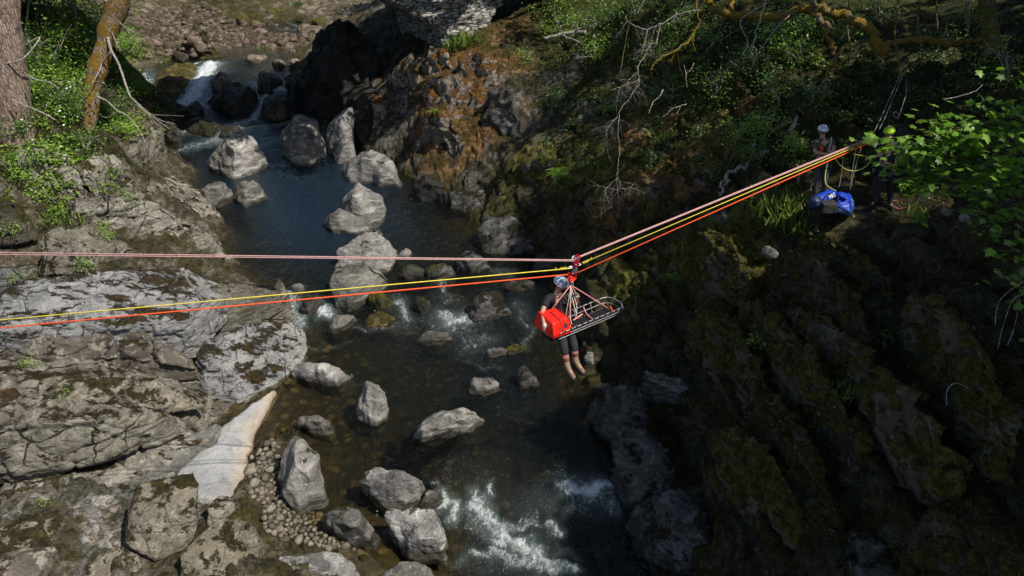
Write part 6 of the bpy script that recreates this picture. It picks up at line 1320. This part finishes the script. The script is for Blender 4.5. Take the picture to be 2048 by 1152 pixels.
o0 = Wt(1136, 549, 11.3); rope('safety_rope', 'orange rope from the lower red pulleys to the left bank', RO, [[ext(o0, Wt(0, 656, 9.5), 1.35), o0]], .011, group=GRp)
o1 = Wt(1156, 545, 11.4); rope('safety_rope', 'orange rope from the lower red pulleys up to the ledge', RO, [[o1, ANCR+Vector((.03, .04, -.07))]], .011, group=GRp)
# left anchor tree, just outside the picture
lt = ext(cA, Wt(0, 570, 9.55), 1.36); zt = gz(lt.x, lt.y)
trunk('anchor_tree', 'trunk on the left bank that holds the far ends of the ropes', [Vector((lt.x-.25, lt.y, zt-.5)), Vector((lt.x-.25, lt.y, zt+2)), Vector((lt.x-.35, lt.y, 8.5)), Vector((lt.x-.5, lt.y+.1, 12))], [.35, .28, .25, .2], BK1)
# anchor lines behind the ledge going up to the trees
an2 = hit(1812, 118)
rope('anchor_line', 'grey anchor lines climbing from the ropes to the trees above', RG, [[ANCR+Vector((.1, .2, .1)), Wt(1760, 240, 15.2), Wt(1800, 150, 17), an2], [ANCR+Vector((.2, .2, .15)), Wt(1768, 240, 15.2), Wt(1806, 150, 17), an2+Vector((.1, 0, 0))]], .008)
rope('anchor_line', 'thin grey line with a loop behind the lime helmet', RG, [[Wt(1796, 238, 15), Wt(1812, 190, 15.6), hit(1814, 150)], spline([Wt(1796, 238, 15), Wt(1788, 232, 15), Wt(1787, 226, 15), Wt(1793, 224, 15), Wt(1797, 230, 15), Wt(1794, 238, 15)], 4)], .009)
rope('slack_rope', 'slack lime rope looping between the two standing rescuers', simple('lime_rope', (.42, .46, .1), .8), [spline([Wt(1744, 314, 14.3), Wt(1735, 330, 14.3), Wt(1715, 341, 14.3), Wt(1695, 340, 14.3), Wt(1680, 330, 14.4), Wt(1668, 314, 14.5)], 6)], .011, 'rope')
rope('slack_rope', 'lime rope hanging from the hands down to the blue rope bag', simple('lime_rope', (.42, .46, .1), .8), [spline([Wt(1660, 308, 14.5), Wt(1653, 335, 14.5), Wt(1650, 358, 14.5), Wt(1655, 372, 14.4), Wt(1672, 382, 14.3)], 6)], .011, 'rope')
rope('slack_rope', 'yellow line held between the taut ropes and the lime helmet rescuer', RY, [[Wt(1706, 308, 14.3), Wt(1738, 314, 14.25)]], .008, 'rope')
rope('tail_rope', 'thin grey tails hanging to the ground between the rescuers', RG, [spline([Wt(1712, 300, 14.4), Wt(1705, 340, 14.3), Wt(1700, 380, 14.2)], 5), spline([Wt(1722, 296, 14.4), Wt(1712, 330, 14.3), Wt(1701, 376, 14.2)], 5), spline([Wt(1686, 310, 14.4), Wt(1684, 340, 14.4), Wt(1678, 375, 14.3)], 5)], .006, 'rope')
P = []
gp = hit(1800, 412)
for k in range(60): a = k*.42; P.append(gp+Vector((math.cos(a)*(.25+.06*math.sin(k)), math.sin(a)*.2, .03+.02*math.sin(k*1.7))))
rope('rope_pile', 'small pile of dull pink rope on the dirt ledge', simple('dull_pink_rope', (.3, .09, .08), .8), [P], .008, 'rope')
# knots on the yellow rope
def knot(c, d, label):
    d = d.normalized(); u = d.orthogonal().normalized(); b = d.cross(u); mb = MB()
    mb.tube([c+d*(k*.0042-.06)+(u*math.cos(k*.9)+b*math.sin(k*.9))*.016 for k in range(30)], .009, 6)
    mb.tube(spline([c+d*.05, c+d*.1+u*.01, c+d*.13+Vector((0, 0, .04))], 4), .007, 5)
    o = mb.build('knot', RY, None, origin=tuple(c)); tag(o, label, 'knot')
    return o
knot(Wt(1126, 537, 11.3), (Wt(1126, 537, 11.3)-Wt(1100, 541, 11.3))*-1, 'yellow knot left of the red carriage')
knot(Wt(1171, 524, 11.4), Wt(1190, 516, 11.5)-Wt(1170, 524, 11.4), 'yellow knot right of the red carriage')
for a, b, lab in ((Wt(1134, 537, 11.3), Wt(1148, 533, 11.35), 'steel link between left knot and carriage'), (Wt(1153, 531, 11.35), Wt(1164, 527, 11.4), 'steel link between carriage and right knot')):
    d = b-a; u = Vector((0, 0, 1)); mb = MB(); mb.tube([a+d*(.5-.5*math.cos(t))+u*.018*math.sin(t) for t in np.linspace(0, 6.283, 18)], .0065, 6, False); tag(mb.build('carabiner', STL, None, origin=tuple(a)), lab, 'carabiner')
# carriage
def disc(mb, c, n_, r, th, seg=18):
    n_ = n_.normalized(); u = n_.orthogonal().normalized(); b = n_.cross(u)
    mb.tube([c-n_*th/2, c-n_*th/2*.9, c+n_*th/2*.9, c+n_*th/2], [r*.9, r, r, r*.9], seg)
rd = (Wt(1740, 280, 14.5)-cA); rd.z = 0; rd.normalize(); nrm = Vector((rd.y, -rd.x, 0)).normalized()      # axle direction, towards the camera
car = empty('pulley_carriage', Wt(1151, 534, 11.35), 'dark red pulley carriage with a white wheel riding the pink rope', 'pulley')
mb = MB(); disc(mb, Wt(1148, 517, 11.36), nrm, .05, .03); mb.build('wheel', simple('white_wheel', (.75, .75, .7), .5), car)
for k, (x, y) in enumerate([(1149, 521), (1156, 518)]):
    mb = MB(); disc(mb, Wt(x, y, 11.32), nrm, .033, .03); mb.build('wheel', STL, car)
def plate(pts, c, n_, th):
    bm = bmesh.new(); vs = [bm.verts.new(p+n_*th/2) for p in pts]; f = bm.faces.new(vs); r_ = bmesh.ops.extrude_face_region(bm, geom=[f]); bmesh.ops.translate(bm, verts=[v for v in r_['geom'] if isinstance(v, bmesh.types.BMVert)], vec=-n_*th); bmesh.ops.recalc_face_normals(bm, faces=bm.faces)
    V = [v.co.copy() for v in bm.verts]; bm.verts.index_update(); Fc = [tuple(v.index for v in f.verts) for f in bm.faces]; bm.free(); return V, Fc
for k in (0, 1):
    mb = MB(); pts = [Wt(x, y, 11.31+k*.08) for x, y in [(1147, 515), (1152, 508), (1159, 509), (1161, 515), (1158, 526), (1154, 536), (1149, 535), (1146, 526)]]; mb.add(*plate(pts, None, nrm, .006)); mb.build('side_plate', DRED, car, False)
mb = MB(); mb.tube([Wt(1151, 516, 11.28), Wt(1151, 516, 11.43)], .008, 8); mb.tube([Wt(1157, 514, 11.28), Wt(1157, 514, 11.43)], .008, 8); mb.tube([Wt(1152, 530, 11.28), Wt(1152, 530, 11.43)], .01, 8); mb.build('axle_bolts', STL, car)
for a, b in (((1152, 535), (1144, 548)), ((1154, 535), (1151, 547))):
    A, B = Wt(*a, 11.35), Wt(*b, 11.35); d = B-A; u = nrm.cross(d).normalized(); mb = MB(); mb.tube([A+d*(.5-.5*math.cos(t))+u*.02*math.sin(t) for t in np.linspace(0, 6.283, 18)], .0065, 6, False); mb.build('carabiner', STL, car)
low = empty('rigging_plate', Wt(1143, 556, 11.35), 'bright red rigging plate and pulleys above the litter bridle', 'rigging plate')
for (x, y, r, m_) in [(1138, 548, .035, DRED), (1151, 549, .034, DRED), (1143, 556, .028, RED), (1141, 561, .03, RED)]:
    mb = MB(); disc(mb, Wt(x, y, 11.33), nrm, r, .035); mb.build('pulley', m_, low)
mb = MB(); mb.add(*plate([Wt(x, y, 11.36) for x, y in [(1136, 552), (1150, 551), (1153, 556), (1146, 564), (1139, 566), (1134, 558)]], None, nrm, .01)); mb.build('plate', RED, low, False)
mb = MB()
for a, b in (((1139, 563), (1137, 571)), ((1144, 563), (1145, 572))):
    A, B = Wt(*a, 11.35), Wt(*b, 11.35); d = B-A; u = Vector((1, 0, 0)); mb.tube([A+d*(.5-.5*math.cos(t))+u*.014*math.sin(t) for t in np.linspace(0, 6.283, 14)], .006, 5, False)
mb.build('carabiners', STL, low)
# litter: horizontal basket stretcher
zl = 4.78; A = Wz(1106, 673, zl); B = Wz(1252, 612, zl); u = (B-A).normalized(); Ln = (B-A).length; wv = Vector((-u.y, u.x, 0)); Wd = .44
lit = empty('rescue_litter', A.lerp(B, .5)+wv*Wd/2-Vector((0, 0, .2)), 'long metal basket litter hanging level from the ropes', 'stretcher')
def lp(a, b, z): return A+u*a+wv*b+Vector((0, 0, z))
def loop(inset, z, k=4):
    P = []; r = .16
    for (cx, cy, a0) in [(Ln-r-inset, inset+r, -90), (Ln-r-inset, Wd-inset-r, 0), (r+inset, Wd-inset-r, 90), (r+inset, inset+r, 180)]:
        for j in range(k+1): a = R(a0+90*j/k); P.append(lp(cx+r*math.cos(a), cy+r*math.sin(a), z))
    return P+[P[0]]
mb = MB(); mb.tube(loop(0, 0), .0125, 8, False); mb.build('top_rail', ALU, lit)
mb = MB(); mb.tube(loop(.03, -.09), .009, 7, False); mb.build('middle_rail', ALU, lit)
mb = MB(); mb.tube(loop(.07, -.17), .01, 7, False); mb.build('bottom_rail', ALU, lit)
mb = MB()
for a in np.linspace(.06, Ln-.06, 9):
    mb.tube([lp(a, 0, 0), lp(a, .03, -.09), lp(a, .07, -.17), lp(a, Wd-.07, -.17), lp(a, Wd-.03, -.09), lp(a, Wd, 0)], .006, 6)
mb.build('ribs', ALU, lit)
mb = MB(); nx = 26
for i in range(nx): 
    a = .08+(Ln-.16)*i/(nx-1); mb.box(lp(a, Wd/2, -.155), .03, Wd-.16, .008, frame(wv))
mb.box(lp(Ln/2, Wd/2, -.165), Wd-.16, Ln-.1, .006, frame(u)); mb.build('bed', BLK, lit, False)
mb = MB()
for a in np.linspace(.12, Ln-.12, 12): mb.tube([lp(a-.02, 0, 0), lp(a+.02, 0, 0)], .016, 8); mb.tube([lp(a-.02, Wd, 0), lp(a+.02, Wd, 0)], .016, 8)
mb.build('tape_bands', BLK, lit)
for b_ in (.32, .62, .86):
    mb = MB(); mb.tube(spline([lp(Ln*b_, .02, .0), lp(Ln*b_, Wd*.3, -.11), lp(Ln*b_, Wd*.7, -.11), lp(Ln*b_, Wd-.02, 0)], 5), .012, 4); mb.build('strap', RPK if b_ < .8 else BLK, lit)
# red bag on the head end
bag = empty('equipment_bag', lp(.25, Wd/2, -.1), 'glossy red equipment bag strapped on the head end of the litter', 'bag')
pts = [lp(-.0, -.02, .02), lp(.42, .0, .0), lp(.42, Wd, .0), lp(-.02, Wd+.06, .02), lp(.04, .06, .2), lp(.36, .08, .19), lp(.36, Wd-.04, .22), lp(.04, Wd+.02, .24), lp(.0, .0, -.06), lp(.4, .02, -.1), lp(.4, Wd-.02, -.1), lp(-.0, Wd+.03, -.06)]
V, Fc = remesh(hull_mesh([pts]), .014); V = lap(V, Fc, 2, .6); N = vnormals(V, Fc); V = V+N*(fbm(V*6, 3)*.012)[:, None]
REDB = simple('red_glossy_fabric', (.85, .018, .008), .32, noise=.12, scale=6, bump=.004)
mesh_np('shell', V, Fc, REDB, bag)
mb = MB()
for a in (.13, .28):
    c = lp(a, .035, .1); Mx = frame(u, (wv*-.35+Vector((0, 0, 1))).normalized()); mb.box(lp(a, .028, .095), .012, .08, .075, frame(u, Vector((0, 0, 1))+wv*.5))
mb.build('patches', simple('dark_red_patch', (.06, .015, .012), .5), bag, False)
mb = MB(); mb.tube(spline([lp(.43, -.01, .0), lp(.39, .04, .14), lp(.37, .12, .2), lp(.37, Wd-.1, .21), lp(.42, Wd, .02)], 5), .01, 5); mb.tube(spline([lp(.2, -.025, .0), lp(.2, .05, .16), lp(.2, .1, .205), lp(.2, Wd-.1, .225), lp(.2, Wd+.01, .02)], 5), .008, 5); mb.build('strap', simple('dark_red_strap', (.3, .012, .01), .6), bag)
# bridle legs
TOP = Wt(1141, 571, 11.35)
for P, m_, lab in [([TOP, lp(.12, Wd+.0, .02)], RPK, 'pink bridle leg to the far head corner of the litter'), ([TOP, lp(.36, 0, .02)], RPK, 'pink bridle leg to the near head corner of the litter'), ([TOP+Vector((.02, 0, 0)), lp(Ln*.8, 0.0, .02)], RPK, 'long pink bridle leg to the near foot end of the litter'),
                   ([TOP+Vector((.02, 0, 0)), Wt(1156, 594, 11.5), lp(Ln*.58, Wd, .0)], RPK, 'pink bridle leg to the far foot end of the litter'), (spline([TOP, Wt(1137, 600, 11.4), Wt(1132, 628, 11.5), Wt(1131, 640, 11.5)], 5), RW, 'thin white cord hanging to the red bag'),
                   (spline([TOP, Wt(1141, 600, 11.3), Wt(1139, 625, 11.3), Wt(1143, 648, 11.2)], 5), RW, 'white cord hanging beside the near bridle leg'), (spline([TOP, Wt(1147, 590, 11.4), Wt(1153, 610, 11.4), Wt(1153, 628, 11.4), Wt(1151, 634, 11.4)], 5), RW, 'grey green lanyard loop behind the bridle, longer one'),
                   (spline([TOP, Wt(1144, 594, 11.4), Wt(1149, 615, 11.4), Wt(1152, 626, 11.4)], 5), RW, 'grey green lanyard loop behind the bridle, shorter one')]:
    rope('bridle_leg', lab, m_, [P], .008 if m_ is RPK else .007, 'rope', 'litter bridle')
rope('sling', 'red sling lying on the litter bed', RPK, [spline([lp(Ln*.42, .3, -.1), lp(Ln*.5, .32, -.09), lp(Ln*.58, .36, -.1)], 4)], .014, 'sling')
mb = MB(); mb.tube(spline([lp(Ln*.8, 0, .0), lp(Ln*.78, .0, .08), lp(Ln*.77, .01, .12)], 4), .016, 6); tag(mb.build('sling', ORG, None, origin=tuple(lp(Ln*.8, 0, 0))), 'orange sling hitched on the near foot rail', 'sling')
# blue rope bags on the ledge
BLU = simple('blue_vinyl', (.01, .045, .42), .4, noise=.25, scale=10, bump=.006); DBL = simple('navy_vinyl', (.012, .03, .09), .5, noise=.3, scale=12)
def lump(name, label, pts, mat, vox=.016, cat='bag'):
    V, Fc = remesh(hull_mesh([pts]), vox); V = lap(V, Fc, 5, .6); N = vnormals(V, Fc); V = V+N*(fbm(V*5, 4)*.03)[:, None]; c = V.mean(0); return V, Fc, c
g1 = hit(1648, 405); a = Wt(1624, 408, 14.0); b = Wt(1668, 385, 14.5); zz = min(a.z, b.z)
b1 = empty('rope_bag', a.lerp(b, .5)-Vector((0, 0, .14)), 'blue cylindrical rope bag with white lettering lying on the ledge', 'bag', 'rope bags on the ledge')
d = (b-a); P = [a+d*t for t in (0, .03, .25, .26, .6, .9, 1.)]; V, Fc = tube_vf(P, [.09, .115, .12, .125, .12, .11, .06], 20); V = np.array([v[:] for v in V]); V = V+fbm(V*6, 3)[:, None]*.012; mesh_np('shell', V, Fc, BLU, b1)
V, Fc = tube_vf([a-d*.01, a+d*.03, a+d*.22], [.08, .123, .13], 20); mesh_np('base_cap', V, Fc, DBL, b1)
mb = MB(); mb.tube(spline([a+d*.3+Vector((0, -.15, .06)), a+d*.5+Vector((0, -.17, .16)), a+d*.75+Vector((0, -.14, .1))], 5), .012, 5); mb.build('handle', BLK, b1)
def text(s, size, loc, M, mat, parent, name='lettering'):
    cu = bpy.data.curves.new(name, 'FONT'); cu.body = s; cu.size = size; cu.extrude = .001; cu.align_x = 'CENTER'
    o = bpy.data.objects.new(name, cu); COL.objects.link(o); dg = bpy.context.evaluated_depsgraph_get(); me = bpy.data.meshes.new_from_object(o.evaluated_get(dg)); bpy.data.objects.remove(o)
    me.transform(Matrix.Translation(Vector(loc)-parent.location) @ M.to_4x4()); me.materials.clear(); me.materials.append(mat); r_ = bpy.data.objects.new(name, me); COL.objects.link(r_); r_.parent = parent
dn = d.normalized(); fc = (CAM-(a+d*.5)).normalized(); ny = (fc-dn*fc.dot(dn)).normalized(); ty = ny.cross(dn)
text('MRT', .13, a+d*.58+ny*.155-ty*.09, Matrix((dn, ty, ny)).transposed(), WHT, b1)
q = Wt(1690, 402, 14.2)
b2 = empty('rope_bag', q-Vector((0, 0, .2)), 'open bright blue rope bag standing on the ledge', 'bag', 'rope bags on the ledge')
pts = [Wt(x, y, t_) for x, y, t_ in [(1672, 412, 14.0), (1700, 424, 13.9), (1707, 405, 14.3), (1678, 395, 14.1), (1698, 400, 14.05), (1676, 383, 14.4), (1700, 386, 14.6), (1672, 425, 14.4), (1705, 428, 14.4), (1710, 410, 14.5)]]
V, Fc, c = lump('', '', pts, BLU); mesh_np('shell', V, Fc, BLU, b2)
pts = [Wt(x, y, t_) for x, y, t_ in [(1673, 415, 13.98), (1702, 426, 13.88), (1672, 424, 13.98), (1700, 435, 13.9), (1708, 412, 14.3), (1706, 430, 14.4), (1675, 428, 14.4)]]; V, Fc, c = lump('', '', pts, BLU); mesh_np('base', V, Fc, DBL, b2)
pts = [Wt(x, y, t_) for x, y, t_ in [(1675, 385, 14.05), (1684, 382, 14.3), (1697, 396, 13.95), (1693, 401, 13.95), (1680, 392, 14.0), (1700, 388, 14.4)]]; V, Fc, c = lump('', '', pts, BLU, .012); mesh_np('flap', V, Fc, BLU, b2)
pts = [Wt(x, y, t_) for x, y, t_ in [(1700, 396, 13.98), (1709, 396, 14.1), (1711, 412, 14.05), (1707, 420, 13.98), (1701, 412, 13.95)]]; V, Fc, c = lump('', '', pts, BLU, .012); mesh_np('mesh_pocket', V, Fc, simple('grey_green_mesh', (.08, .12, .11), .8), b2)
q = Wt(1656, 413, 14.0); pts = [q+Vector((x, y, z)) for x in (-.16, .16) for y in (-.12, .14) for z in (-.12, .1)]; V, Fc, c = lump('', '', pts, BLK)
o = mesh_np('rope_bag', V, Fc, simple('dark_canvas', (.03, .028, .024), .9), None, origin=tuple(q-Vector((0, 0, .12)))); tag(o, 'dark canvas bag squeezed between the two blue bags', 'bag', 'rope bags on the ledge')
